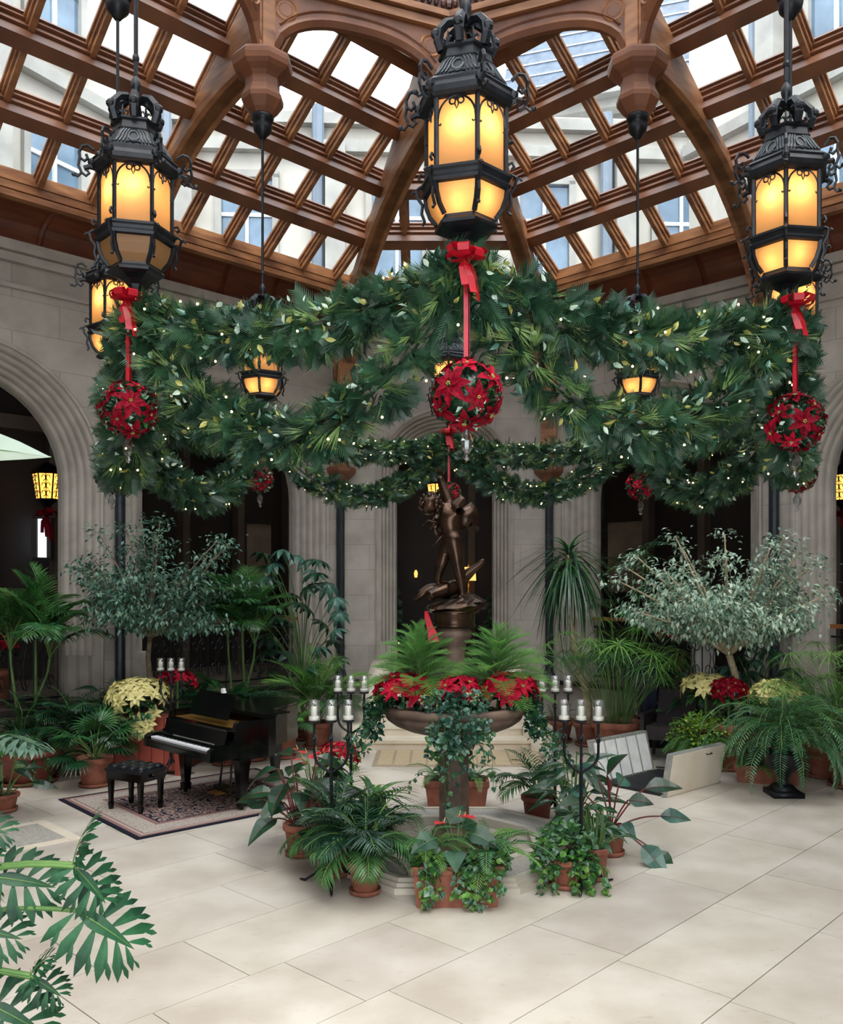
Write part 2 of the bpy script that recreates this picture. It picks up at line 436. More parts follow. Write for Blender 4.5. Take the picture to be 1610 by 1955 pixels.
for name, ang, dist, half, arches, rf, ri, spr, lab in SIDES:
    F = side_frame(R(ang), dist)
    W = struct(name, lab)
    mb = MB()
    wall_face(mb, F, -half, half, arches, rf, spr, HALL_Z, COVE_Z + 0.15, 0.0)
    mb.build('wall_face', 'limestone', W)
    mb = MB()                                                    # inner face towards the hall
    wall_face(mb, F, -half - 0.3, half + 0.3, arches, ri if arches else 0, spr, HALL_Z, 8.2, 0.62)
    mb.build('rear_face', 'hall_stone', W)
    for uc in arches:
        # stepped and rounded jamb from the front edge to the narrow inner edge
        k = 5; radii = []; depth = []
        for i in range(k):
            f0 = i / k; f1 = (i + 1) / k
            radii += [rf + (ri - rf) * f0, rf + (ri - rf) * (f0 + 0.55 / k)]
            depth += [0.5 * f0, 0.5 * f0 + 0.015]
            radii += [rf + (ri - rf) * (f0 + 0.75 / k), rf + (ri - rf) * f1]
            depth += [0.5 * (f0 + 0.35 / k) , 0.5 * f1]
        radii += [ri, ri]; depth += [0.5, 0.62]
        rows = [[F(u, d_, z) for u, z in arch_path(uc, r_, spr, HALL_Z)] for r_, d_ in zip(radii, depth)]
        m2 = MB(); L0 = len(rows[0])
        m2.add([p for row in rows for p in row],
               [(i * L0 + j, i * L0 + j + 1, (i + 1) * L0 + j + 1, (i + 1) * L0 + j) for i in range(len(rows) - 1) for j in range(L0 - 1)])
        m2.build('arch_moulding', 'limestone_moulding', W)
        m3 = MB()                                                # raised roll along the outer edge
        m3.tube([F(u, -0.012, z) for u, z in arch_path(uc, rf + 0.035, spr, HALL_Z)], 0.035, 6)
        m3.build('arch_roll', 'limestone_moulding', W)
        m4 = MB()
        for sg in (-1, 1):                                       # moulded jamb bases
            for q in range(3):
                rr = rf - 0.05 - q * (rf - ri) / 3
                m4.box(F(uc + sg * rr, 0.05 + q * 0.14, HALL_Z + 0.35), (0.13, 0.13, 0.7), R(ang))
        m4.build('jamb_base', 'limestone_moulding', W)
    mb = MB()
    mb.beam(F(-half, -0.05, HALL_Z + 0.09), F(half, -0.05, HALL_Z + 0.09), 0.10, 0.18)
    if not arches or len(arches) == 2 and False: pass
    if not arches: mb.build('plinth', 'limestone_moulding', W)
    mb = MB()                                                    # cornice strings under the cove
    for zz, ww, hh in ((COVE_Z + 0.02, 0.16, 0.14), (COVE_Z - 0.12, 0.09, 0.12), (COVE_Z - 0.5, 0.05, 0.06)):
        mb.beam(F(-half, -ww / 2, zz), F(half, -ww / 2, zz), ww, hh)
    mb.build('cornice', 'limestone_moulding', W)
    # retaining wall below the hall floor
    mb = MB()
    mb.add([F(-half, -0.0, 0), F(half, -0.0, 0), F(half, -0.0, HALL_Z), F(-half, -0.0, HALL_Z)], [(0, 1, 2, 3)])
    mb.build('retaining_wall', 'limestone_moulding', W)
    mb = MB(); mb.beam(F(-half, -0.06, HALL_Z - 0.02), F(half, -0.06, HALL_Z - 0.02), 0.16, 0.07)
    mb.build('kerb', 'hall_dark', W)

# ------------------------------------------------------------------ floor: diagonal marble slabs, each its own piece
FL = struct('floor', 'sunken floor of large honey marble slabs laid diagonally')
mb = MB(); oct_ = [(CX + x, CY + y) for x, y in ((A, B), (-A, B), (-B, A), (-B, -A), (-A, -B), (A, -B), (B, -A), (B, A))]
mb.prism(oct_, -0.3, -0.022); mb.build('floor_bed', 'marble_joint', FL)
def clip_convex(poly, hull):
    """Sutherland-Hodgman; hull is counter-clockwise"""
    out = list(poly); n = len(hull)
    for i in range(n):
        a, b = hull[i], hull[(i + 1) % n]; inp = out; out = []
        if not inp: break
        def side(p): return (b[0] - a[0]) * (p[1] - a[1]) - (b[1] - a[1]) * (p[0] - a[0])
        for j in range(len(inp)):
            p, q = inp[j], inp[(j + 1) % len(inp)]
            sp, sq = side(p), side(q)
            if sp >= 0: out.append(p)
            if (sp >= 0) != (sq >= 0):
                t = sp / (sp - sq); out.append((p[0] + (q[0] - p[0]) * t, p[1] + (q[1] - p[1]) * t))
    return out
def poly_area(p): return abs(sum(p[i][0] * p[(i + 1) % len(p)][1] - p[(i + 1) % len(p)][0] * p[i][1] for i in range(len(p)))) / 2
hull = list(oct_)                                                # counter-clockwise already
rs = random.Random(5)
FA = R(47)
ca, sa = math.cos(FA), math.sin(FA)
RW = 0.80
for row in range(-12, 13):
    v0 = row * RW; x = -10 + rs.uniform(0, 1.5)
    while x < 10:
        ln = rs.choice([0.95, 1.2, 1.45, 1.6])
        g = 0.004
        loc = [(x + g, v0 + g), (x + ln - g, v0 + g), (x + ln - g, v0 + RW - g), (x + g, v0 + RW - g)]
        P = [(CX + a * ca - b * sa, CY + a * sa + b * ca) for a, b in loc]
        P = clip_convex(P, hull)
        if len(P) >= 3 and poly_area(P) > 0.02:
            mb = MB(); mb.prism(P, -0.022, rs.uniform(-0.0015, 0.0)); mb.build('slab', 'marble_slab', FL)
        x += ln

# ------------------------------------------------------------------ columns, posts, cove, skylights, ribs
def clipped_strip(mb, hullp, u0, u1, s0, s1, F, top, depth):
    """rectangle (u0..u1, s0..s1) on the roof plane, clipped, hanging from `top` to `top - depth` along the normal"""
    P = clip_convex([(u0, s0), (u1, s0), (u1, s1), (u0, s1)], hullp)
    if len(P) < 3 or poly_area(P) < 1e-4: return False
    lo = [F(u, s, top - depth) for u, s in P]; n = F(0, 0, 1) - F(0, 0, 0)
    mb.slab(lo, n * depth); return True
def roof_frame(phi, dist):
    """(u, run inward from the sill, height off the glass along the normal)"""
    n = Vector((math.cos(phi), math.sin(phi), 0)); t = Vector((-math.sin(phi), math.cos(phi), 0))
    c = Vector((CX, CY, 0)); nn = Vector((0, 0, 1)) * 1.0 + n * PITCH; nn.normalize()
    return lambda u, s, h: c + n * (dist - SILL_IN - s) + t * u + Vector((0, 0, SILL_Z + PITCH * s)) + nn * h
# corner of the sill outline
SX = (LD - SILL_IN) * math.sqrt(2) - (B - SILL_IN)               # half sill length of a short side
SL = math.sqrt(2) * ((B - SILL_IN) - SX) / 2                      # half sill length of a long side
HIPRUN = B - SILL_IN - RR                                         # run of a short side up to the ring
def skylight(name, ang, long_side, label, detailed=True):
    dist = LD if long_side else B
    F = roof_frame(R(ang), dist)
    S = struct(name, label)
    if long_side:
        q = RR * math.sqrt(0.5); rn = LD - SILL_IN - q
        hulls = [[(0, 0), (SL, 0), (q, rn), (0, LD - SILL_IN - RR)], [(-SL, 0), (0, 0), (0, LD - SILL_IN - RR), (-q, rn)]]
        ks = [-5, -4, -3, -2, -1, 0, 1, 2, 3, 4, 5]; du = 0.71
    else:
        hulls = [[(-SX, 0), (SX, 0), (0, HIPRUN)]]; ks = [-2, -1, 0, 1, 2]; du = 0.68
    rows = [0.0, 0.76, 1.52, 2.28, 3.04, 3.80, 4.56]
    one = MB() if not detailed else None
    for hi, H in enumerate(hulls):
        ulo = min(p[0] for p in H); uhi = max(p[0] for p in H)
        cuts = sorted(set([ulo] + [k * du for k in ks if ulo < k * du < uhi] + [uhi]))
        for r_ in range(len(rows) - 1):
            if detailed:
                for a, b in zip(cuts[:-1], cuts[1:]):
                    m = MB()
                    if clipped_strip(m, H, a + 0.03, b - 0.03, rows[r_] + 0.05, rows[r_ + 1] - 0.04, F, 0.03, 0.012):
                        m.build('pane', 'roof_glass', S)
        for c in cuts:
            if long_side and hi == 1 and abs(c) < 1e-6: continue
            m = one or MB(); ok = False
            for hw, dp in ((0.035, 0.16), (0.058, 0.09), (0.082, 0.035)):
                ok |= clipped_strip(m, H, c - hw, c + hw, 0.0, 9, F, 0.04, dp)
            if ok and detailed: m.build('mullion', 'timber', S)
        for r_, s in enumerate(rows):
            if r_ == 0: continue
            m = one or MB(); ok = False
            for hw, dp in ((0.075, 0.34), (0.105, 0.16), (0.14, 0.08), (0.165, 0.03)):
                ok |= clipped_strip(m, H, -9, 9, s - hw, s + hw, F, 0.06, dp)
            if ok and detailed: m.build('purlin', 'timber_dark', S)
    # sill mouldings, three steps
    hl = SL if long_side else SX
    for s0, h0, wd, ht in ((-0.02, 0.0, 0.14, 0.15), (-0.08, -0.11, 0.12, 0.10), (-0.14, -0.19, 0.12, 0.08)):
        m = one or MB()
        p = F(-hl - 0.05, s0, h0); q2 = F(hl + 0.05, s0, h0)
        m.beam(p, q2, wd, ht)
        if detailed: m.build('sill_moulding', 'timber', S)
    if one: one.build('glazing_bars', 'timber', S)
    return S
skylight('ceiling_skylight_back', 90, False, 'narrow triangular skylight over the centre arch with wooden bars')
skylight('ceiling_skylight_back_left', 135, True, 'broad sloping skylight above the piano with wooden bars and square panes')
skylight('ceiling_skylight_back_right', 45, True, 'broad sloping skylight above the variegated tree with wooden bars and square panes')
skylight('ceiling_skylight_left', 180, False, 'narrow triangular skylight at the side above the palms', False)
skylight('ceiling_skylight_right', 0, False, 'narrow triangular skylight at the side above the ferns', False)
skylight('ceiling_skylight_front_left', 225, True, 'broad near skylight above the split-leaf plant', False)
skylight('ceiling_skylight_front_right', 315, True, 'broad near skylight on the opposite slope', False)
skylight('ceiling_skylight_front', 270, False, 'narrow triangular skylight above the entrance', False)

# dark mahogany cove between wall head and sill
for i, (nm, ang, dist, hw, hs) in enumerate([('ceiling_cove_back', 90, B, A, SX), ('ceiling_cove_back_left', 135, LD, LH, SL), ('ceiling_cove_back_right', 45, LD, LH, SL),
                                            ('ceiling_cove_left', 180, B, A, SX), ('ceiling_cove_right', 0, B, A, SX),
                                            ('ceiling_cove_front_left', 225, LD, LH, SL), ('ceiling_cove_front_right', 315, LD, LH, SL)]):
    F = side_frame(R(ang), dist)
    C = struct(nm, 'dark curved mahogany cove below the ' + nm.replace('ceiling_cove_', '').replace('_', ' ') + ' skylight')
    n = 8; rows = []
    for k in range(n + 1):
        a = PI / 2 * k / n; w = -SILL_IN * (1 - math.cos(a)) - 0.02 * k / n; z = COVE_Z + 0.08 + (SILL_Z - 0.24 - COVE_Z) * math.sin(a)
        f = -w / SILL_IN
        rows.append((w, z, hw + (hs - hw) * min(1, f)))
    mb = MB()
    mb.add([F(sg * h, w, z) for w, z, h in rows for sg in (-1, 1)], [(2 * k, 2 * k + 1, 2 * k + 3, 2 * k + 2) for k in range(n)])
    mb.build('cove_panel', 'mahogany', C)
    u = -hs + 0.5
    while u < hs:
        mb = MB(); mb.tube([F(u * (h / hs), w - 0.015, z - 0.01) for w, z, h in rows], 0.035, 4); mb.build('cove_batten', 'mahogany', C)
        u += 0.9
    mb = MB(); mb.beam(F(-hs - .03, -SILL_IN - 0.03, SILL_Z - 0.27), F(hs + .03, -SILL_IN - 0.03, SILL_Z - 0.27), 0.10, 0.08); mb.build('cove_bead', 'timber', C)
    mb = MB(); mb.add([F(-hw, 0.6, 8.2), F(hw, 0.6, 8.2), F(hs, -SILL_IN, SILL_Z), F(-hs, -SILL_IN, SILL_Z)], [(0, 1, 2, 3)])
    mb.build('gutter_board', 'timber_dark', C)

RING_Z0, RING_Z1 = 8.72, 9.62
def rib(name, foot, top, label, z_sill):
    """timber rib: wall post on a corbel, curved lower edge, straight upper edge under the glass"""
    foot = Vector((*foot, 0)); top = Vector((*top, 0)); d = top - foot; Lr = d.length; d.normalize(); sd = Vector((-d.y, d.x, 0))
    T = struct(name, label)
    n = 16; lo = []; hi = []
    for k in range(n + 1):
        a = PI / 2 * k / n
        r = 0.28 + (Lr - 0.28) * (1 - math.cos(a)); z = 5.5 + (RING_Z0 - 0.06 - 5.5) * math.sin(a)
        lo.append((r, z))
    ins = 0.95 if Lr > 4 else 0.75
    def topz(r): return SILL_Z - 0.05 + max(0, (r - ins)) / (Lr - ins) * (z_sill - SILL_Z - 0.1) if r > ins else 7.25 + (SILL_Z - 0.05 - 7.25) * (r / ins)
    for r, z in lo: hi.append((r * (1 if r > 0.6 else max(0, (r - 0.28) / 0.32)), max(z + 0.05, topz(r))))
    for nm, th, l2, h2 in (('rib_plate', 0.16, lo, hi), ('rib_flange', 0.30, [(r, z) for r, z in lo], [(r + 0.05 * (1 - k / n), z + 0.10) for k, (r, z) in enumerate(lo)]),
                           ('rib_moulding', 0.23, [(r - 0.0, z + 0.09) for r, z in lo], [(r + 0.09 * (1 - k / n), z + 0.2) for k, (r, z) in enumerate(lo)])):
        vs = []; fs = []
        for (r1, z1), (r2, z2) in zip(l2, h2):
            for s_ in (-1, 1):
                vs.append(foot + d * r1 + sd * (s_ * th / 2) + Vector((0, 0, z1)))
                vs.append(foot + d * r2 + sd * (s_ * th / 2) + Vector((0, 0, z2)))
        for k in range(n):
            a, b = 4 * k, 4 * k + 4
            fs += [(a, a + 2, b + 2, b), (a + 1, b + 1, b + 3, a + 3), (a, b, b + 1, a + 1), (a + 2, a + 3, b + 3, b + 2)]
        MB().add(vs, fs).build(nm, 'timber', T)
    mb = MB(); mb.beam(foot + d * 0.02 + Vector((0, 0, 4.62)), foot + d * 0.02 + Vector((0, 0, 7.2)), 0.28, 0.24, up=d); mb.build('wall_post', 'timber', T)
    mb = MB()
    c = foot + d * 0.06
    mb.lathe([(0.10, 4.30), (0.13, 4.36), (0.20, 4.44), (0.27, 4.50), (0.29, 4.54), (0.29, 4.60), (0.22, 4.64)], 8, c, rot=math.atan2(d.y, d.x) + PI / 8)
    mb.build('corbel', 'timber_dark', T)
    mb = MB(); mb.tube([c + d * 0.03 + Vector((0, 0, 0.75)), c + d * 0.03 + Vector((0, 0, 4.32))], 0.075, 10); mb.build('iron_column', 'column_iron', T)
    mb = MB(); mb.lathe([(0.14, 0.72), (0.14, 0.80), (0.10, 0.88), (0.08, 0.95)], 10, c + d * 0.03); mb.build('column_base', 'column_iron', T)
    return T
def at_ang(a, r): return (CX + r * math.cos(R(a)), CY + r * math.sin(R(a)))
Z_HIP = SILL_Z + PITCH * HIPRUN; Z_MID = SILL_Z + PITCH * (LD - SILL_IN - RR)
k2 = math.sqrt(0.5)
rib('roof_rib', (CX - A, CY + B), at_ang(90, RR), 'timber rib and iron column left of the centre arch', Z_HIP)
rib('roof_rib', (CX + A, CY + B), at_ang(90, RR), 'timber rib and iron column right of the centre arch', Z_HIP)
rib('roof_rib', (CX - LD * k2, CY + LD * k2), at_ang(135, RR), 'timber rib and iron column between the two arches behind the piano', Z_MID)
rib('roof_rib', (CX + LD * k2, CY + LD * k2), at_ang(45, RR), 'timber rib and iron column between the two arches behind the variegated tree', Z_MID)
rib('roof_rib', (CX - B, CY + A), at_ang(180, RR), 'timber rib and iron column at the far corner of the side wall by the palms', Z_HIP)
rib('roof_rib', (CX + B, CY + A), at_ang(0, RR), 'timber rib and iron column at the far corner of the side wall by the ferns', Z_HIP)

# the octagonal timber ring with posts, pendants, arches
RG = struct('ceiling_ring', 'octagonal ring of carved timber posts and flat arches under the roof lantern')
post_bm = MB()
for w, d_ in ((0.26, 0.16), (0.16, 0.26), (0.22, 0.22)): post_bm.box((0, 0, (RING_Z0 + 10.5) / 2), (w, d_, 10.5 - RING_Z0))
post_me = post_bm.mesh('ring_post', 'timber')
cap_bm = MB(); h8 = PI / 8
cap_bm.lathe([(0.13, 8.05), (0.18, 8.10), (0.25, 8.20), (0.255, 8.25), (0.22, 8.32), (0.205, 8.36), (0.205, 8.46), (0.24, 8.50), (0.31, 8.54), (0.35, 8.58), (0.36, 8.64), (0.36, 8.69), (0.33, 8.73)], 8, rot=h8)
cap_me = cap_bm.mesh('pendant_cap', 'timber_dark')
fin_bm = MB(); fin_bm.lathe([(0.125, 8.07), (0.135, 8.03), (0.12, 7.98), (0.105, 7.97), (0.115, 7.92), (0.10, 7.86), (0.06, 7.82), (0.03, 7.78)], 12)
fin_me = fin_bm.mesh('pendant_finial', 'iron', True)
for k in range(8):
    x, y = at_ang(45 * k, RR)
    link('ring_post', post_me, RG, loc=(x, y, 0), rot=(0, 0, R(45 * k)))
    c = link('pendant_cap', cap_me, RG, loc=(x, y, 0), rot=(0, 0, R(45 * k)))
    link('pendant_finial', fin_me, c)
side = 2 * RR * math.sin(PI / 8); apo = RR * math.cos(PI / 8)
def ring_side():
    n = 22; hw = side / 2 - 0.10; out = {}
    ar = [(-hw + 2 * hw * i / n, 8.86 + 0.52 * (1 - abs(-1 + 2 * i / n) ** 2.6) ** 0.62) for i in range(n + 1)]
    m = MB(); vs = []; fs = []
    for u, z in ar:
        for w in (-0.05, 0.05): vs += [(w, u, z), (w, u, 9.66)]
    for i in range(n):
        a, b = 4 * i, 4 * i + 4
        fs += [(a, b, b + 1, a + 1), (a + 2, a + 3, b + 3, b + 2), (a, a + 2, b + 2, b)]
    m.add(vs, fs); out['spandrel'] = m.mesh('spandrel', 'timber_dark')
    m = MB(); m.tube([(0, u, z - 0.01) for u, z in ar], 0.075, 6); m.tube([(0, u, z + 0.10) for u, z in ar[1:-1]], 0.07, 4); out['arch_rib'] = m.mesh('arch_rib', 'timber_dark')
    m = MB()
    for sg in (-1, 1):
        for rr, tk in ((0.13, 0.03), (0.08, 0.02)):
            m.tube([(0, sg * (hw - 0.17) + rr * math.cos(2 * PI * j / 16), 9.36 + rr * math.sin(2 * PI * j / 16)) for j in range(17)], tk + 0.035, 5)
    out['roundel'] = m.mesh('roundel', 'timber')
    m = MB(); m.box((0, 0, 9.64), (0.22, side, 0.10)); m.box((0.0, 0, 9.76), (0.32, side, 0.08)); m.box((0, 0, 10.06), (0.26, side, 0.26)); m.box((0, 0, 10.24), (0.40, side, 0.10))
    out['beam'] = m.mesh('beam', 'timber')
    m = MB(); m.box((0, 0, 9.87), (0.26, side, 0.14))
    out['carved_frieze'] = m.mesh('carved_frieze', 'timber_cornice')
    m = MB(); nd = 26
    for j in range(nd):
        y = -side / 2 + side * (j + 0.5) / nd
        for sx in (-1, 1): m.ball((sx * 0.15, y, 9.88), 0.045, 6, 4, (0.8, 0.8, 1.3))
    out['frieze_carving'] = m.mesh('frieze_carving', 'timber_cornice')
    m = MB(); m.box((0, 0, 10.75), (0.12, side, 0.9)); out['drum_board'] = m.mesh('drum_board', 'timber_dark')
    return out
RS = ring_side()
for k in range(8):
    a = 45 * k + 22.5; x, y = at_ang(a, apo)
    for nm, me in RS.items(): link(nm, me, RG, loc=(x, y, 0), rot=(0, 0, R(a)))
TL = struct('ceiling_lantern_roof', 'glazed pyramid over the timber ring')
for k in range(8):
    a0, a1 = 45 * k, 45 * k + 45
    p0 = Vector((*at_ang(a0, RR), 11.2)); p1 = Vector((*at_ang(a1, RR), 11.2)); ap = Vector((CX, CY, 12.8))
    MB().beam(p0, ap, 0.12, 0.18).build('hip_rafter', 'timber', TL)
    for f in (0.33, 0.66):
        MB().beam(p0.lerp(p1, f), ap.lerp(p0.lerp(p1, f), 0.1), 0.06, 0.12).build('glazing_bar', 'timber', TL)
    MB().add([p0, p1, ap], [(0, 1, 2)]).build('pane', 'roof_glass', TL)

# ------------------------------------------------------------------ hall behind the arches
HALL = [('wall_hall_back', 90, B + 4.2, 4.5), ('wall_hall_back_left', 135, LD + 4.0, 7.2), ('wall_hall_back_right', 45, LD + 4.0, 7.2), ('wall_hall_left', 180, B + 4.0, 4.5), ('wall_hall_right', 0, B + 4.0, 4.5)]
for nm, ang, dist, half in HALL:
    F = side_frame(R(ang), dist)
    W = struct(nm, 'dim outer wall of the ' + nm.replace('wall_hall_', '').replace('_', ' ') + ' hall seen through the arches')
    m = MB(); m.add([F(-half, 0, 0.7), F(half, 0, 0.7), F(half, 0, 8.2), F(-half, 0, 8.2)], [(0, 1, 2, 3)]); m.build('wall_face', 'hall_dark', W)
    m = MB(); m.beam(F(-half, -0.1, 5.4), F(half, -0.1, 5.4), 0.2, 0.25); m.build('wall_cornice', 'hall_stone', W)
    k = int(half // 1.3)
    for j in range(-k, k + 1):
        if ang == 90 and abs(j) < 1: continue
        m = MB(); m.beam(F(j * 1.3 + 0.65, -0.08, 0.75), F(j * 1.3 + 0.65, -0.08, 5.3), 0.16, 0.34, up=F(0, 1, 0) - F(0, 0, 0)); m.build('pilaster', 'hall_stone', W)
HF = struct('floor_hall', 'dark floor of the hall around the sunken garden')
m = MB()
for ang, dist, half in ((90, B, A), (135, LD, LH), (45, LD, LH), (180, B, A), (0, B, A)):
    F = side_frame(R(ang), dist); e = 4.3 * math.tan(PI / 8)
    m.add([F(-half, 0, HALL_Z), F(half, 0, HALL_Z), F(half + e, 4.3, HALL_Z), F(-half - e, 4.3, HALL_Z)], [(0, 1, 2, 3)])
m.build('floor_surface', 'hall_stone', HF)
HC = struct('ceiling_hall', 'dark hall ceiling beyond the arches')
m = MB()
for ang, dist, half in ((90, B, A), (135, LD, LH), (45, LD, LH), (180, B, A), (0, B, A)):
    F = side_frame(R(ang), dist); e = 4.3 * math.tan(PI / 8)
    m.add([F(-half, 0.5, 8.1), F(half, 0.5, 8.1), F(half + e, 4.3, 8.1), F(-half - e, 4.3, 8.1)], [(0, 1, 2, 3)])
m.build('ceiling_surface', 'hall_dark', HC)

# steps from the hall down to the garden through the centre arch
ST = struct('stair', 'broad cream marble steps leading up to the centre arch')
for k in range(5):
    z = HALL_Z * (5 - k) / 5; y1 = CY + B + 0.02; y0 = 15.0 - 0.42 * k
    hw = 1.0 + 0.07 * k
    m = MB()
    n = 10; poly = [(-hw, y1), (-hw, y0 + 0.12)] + [(-hw + 0.12 * (1 - math.cos(PI / 2 * i / 4)), y0 + 0.12 - 0.12 * math.sin(PI / 2 * i / 4)) for i in range(1, 5)]
    poly += [(-x, y) for x, y in reversed(poly)]
    m.prism(poly, 0.0, z - 0.04 if k else z); 
    m.build('step', 'marble_step', ST)
    m = MB(); m.prism([(x * 1.02, y - (0.02 if y < y1 - .5 else 0)) for x, y in poly], z - 0.045, z); m.build('nosing', 'marble_step', ST)
for sg in (-1, 1):
    m = MB(); pts = []
    prof = [(15.9, 1.15), (15.5, 1.10), (15.1, 0.92), (14.6, 0.66), (14.1, 0.48), (13.6, 0.40), (13.25, 0.38)]
    vs = []
    for i, (y, z) in enumerate(prof):
        xo = sg * (0.98 + 0.30 * (i / 6) ** 1.6)
        vs += [(xo, y, 0), (xo, y, z), (xo + sg * 0.30, y, z), (xo + sg * 0.30, y, 0)]
    fs = [(0, 1, 2, 3), (27, 26, 25, 24)]
    for i in range(6):
        a, b = 4 * i, 4 * i + 4
        fs += [(a, b, b + 1, a + 1), (a + 1, b + 1, b + 2, a + 2), (a + 2, b + 2, b + 3, a + 3)]
    m.add(vs, fs); m.build('cheek_wall', 'marble_step', ST, True)
GI = thing('floor_grille', 'tan inlaid floor grille in front of the marble steps', 'grille', (0.2, 12.75, 0.0))
m = MB(); m.prism([(-1.25, -.62), (0.95, -.62), (1.2, -.4), (1.2, .4), (.95, .62), (-1.25, .62)], -0.01, 0.004); m.build('border', 'marble_joint', GI)
for i in range(10):
    m = MB(); m.box((-1.08 + i * 0.235, 0, 0.006), (0.20, 1.05, 0.008)); m.build('slat', 'grille_inlay', GI)

# ------------------------------------------------------------------ outside: bright facades of the house around the roof
def facade(name, ang, dist, half, z1, label, cols, arch=False, off=0.0):
    F = side_frame(R(ang), dist); W = struct(name, label)
    m = MB(); m.add([F(-half, 0, 6.5), F(half, 0, 6.5), F(half, 0, z1), F(-half, 0, z1)], [(0, 1, 2, 3)]); m.build('wall_face', 'facade', W)
    for zz in (9.6, 13.6, z1 - 0.3):
        m = MB(); m.beam(F(-half, -0.12, zz), F(half, -0.12, zz), 0.25, 0.28); m.build('string_course', 'facade_trim', W)
    ax = (F(1, 0, 0) - F(0, 0, 0)); nn = F(0, 1, 0) - F(0, 0, 0)
    for u in cols:
        for z0, zt in ((8.0, 9.3), (10.2, 12.9), (14.2, 16.8)):
            if zt > z1: continue
            m = MB(); 
            for du in (-0.72, 0.72): m.beam(F(u + du, -0.06, z0), F(u + du, -0.06, zt), 0.16, 0.14, up=nn)
            m.beam(F(u - .8, -0.06, zt), F(u + .8, -0.06, zt), 0.14, 0.18); m.beam(F(u - .8, -0.08, z0), F(u + .8, -0.08, z0), 0.2, 0.12)
            w = m.build('window_frame', 'facade_trim', W)
            m = MB(); m.beam(F(u, -0.03, z0), F(u, -0.03, zt), 0.08, 0.10, up=nn); m.beam(F(u - .65, -0.03, z0 + (zt - z0) * .62), F(u + .65, -0.03, z0 + (zt - z0) * .62), 0.06, 0.09); m.build('window_bar', 'white_paint', w)
            for du in (-0.34, 0.34):
                m = MB(); m.add([F(u + du - .3, -0.01, z0), F(u + du + .3, -0.01, z0), F(u + du + .3, -0.01, zt), F(u + du - .3, -0.01, zt)], [(0, 1, 2, 3)]); m.build('window_pane', 'facade_window', w)
        m = MB(); m.beam(F(u + 1.55, -0.25, 6.5), F(u + 1.55, -0.25, z1 - 1), 0.5, 0.45, up=nn); m.build('buttress', 'facade_trim', W)
        m = MB(); m.tube([F(u + 2.0, -0.2, 6.5), F(u + 2.0, -0.2, z1)], 0.16, 8); m.build('rain_pipe', 'facade_grey', W)
    if arch:
        m = MB(); uc = arch
        m.tube([F(uc - 1.3 * math.cos(PI * i / 12), -0.1, 12.2 + 1.6 * math.sin(PI * i / 12)) for i in range(13)], 0.16, 6); m.build('window_arch', 'facade_trim', W)
        m = MB(); m.add([F(uc, -0.05, 12.2)] + [F(uc - 1.25 * math.cos(PI * i / 12), -0.05, 12.2 + 1.55 * math.sin(PI * i / 12)) for i in range(13)], [(0, i, i + 1) for i in range(1, 13)]); m.build('window_pane', 'facade_window', W)
    return W
facade('wall_exterior_left', 150, LD + 6.2, 9, 19, 'bright cream house front with windows beyond the left skylight', [-5.5, -1.6, 2.4, 6.2])
facade('wall_exterior_back', 93, B + 6.6, 9, 14.6, 'bright cream house front with windows beyond the centre skylight', [-7, -3.4, 0.4, 4.2, 7.6])
facade('wall_exterior_right', 32, LD + 6.2, 9, 19, 'bright cream house front with tall windows beyond the right skylight', [-6.2, -2.6, 1.2, 4.8], arch=-0.6)
SR = struct('roof_slate', 'steep blue-grey slate roof of the house beyond the right skylight')
F = side_frame(R(72), B + 9.5)
for r_ in range(12):
    s = r_ * 0.42
    m = MB(); m.add([F(-3.2, -0.7 + s * 0.35, 16.2 + s), F(3.6, -0.7 + s * 0.35, 16.2 + s), F(3.6, -0.66 + (s + .46) * 0.35, 16.16 + s + .46), F(-3.2, -0.66 + (s + .46) * 0.35, 16.16 + s + .46)], [(0, 1, 2, 3)]); m.build('shingle', 'slate', SR)
m = MB(); m.beam(F(-3.6, -0.8, 16.0), F(4, -0.8, 16.0), 0.6, 0.4); m.beam(F(-3.6, -0.6, 15.7), F(4, -0.6, 15.7), 0.4, 0.3); m.build('eaves_cornice', 'facade_trim', SR)
m = MB(); m.add([F(-3.2, 0, 6.5), F(3.6, 0, 6.5), F(3.6, 0, 16.2), F(-3.2, 0, 16.2)], [(0, 1, 2, 3)]); m.build('wall_face', 'facade', SR)
m = MB(); m.beam(F(0.4, -0.75, 16.3), F(0.4, 0.9, 21.2), 0.12, 0.12); m.build('roof_hip', 'facade_trim', SR)
# ------------------------------------------------------------------ leaf and scatter tools
class MM:
    """one mesh out of many pieces with their own materials"""
    def __init__(s): s.v = []; s.f = []; s.mi = []; s.mats = []; s.n = 0
    def add(s, v, f, m):
        if m not in s.mats: s.mats.append(m)
        k = s.mats.index(m)
        v = np.asarray(v, dtype=float).reshape(-1, 3)
        s.v.append(v)
        s.f.extend([tuple(i + s.n for i in q) for q in f]); s.mi.extend([k] * len(f)); s.n += len(v)
        return s
    def mb(s, mb, m): return s.add([tuple(p) for p in mb.v], mb.f, m)
    def mesh(s, name, smooth=False):
        me = bpy.data.meshes.new(name)
        me.from_pydata(np.concatenate(s.v).tolist(), [], s.f); me.update()
        for m in s.mats: me.materials.append(MATS[m])
        me.polygons.foreach_set('material_index', s.mi)
        if smooth: me.polygons.foreach_set('use_smooth', [True] * len(me.polygons))
        return me
    def build(s, name, parent=None, kind=None, smooth=False): return link(name, s.mesh(name, smooth), parent, kind)
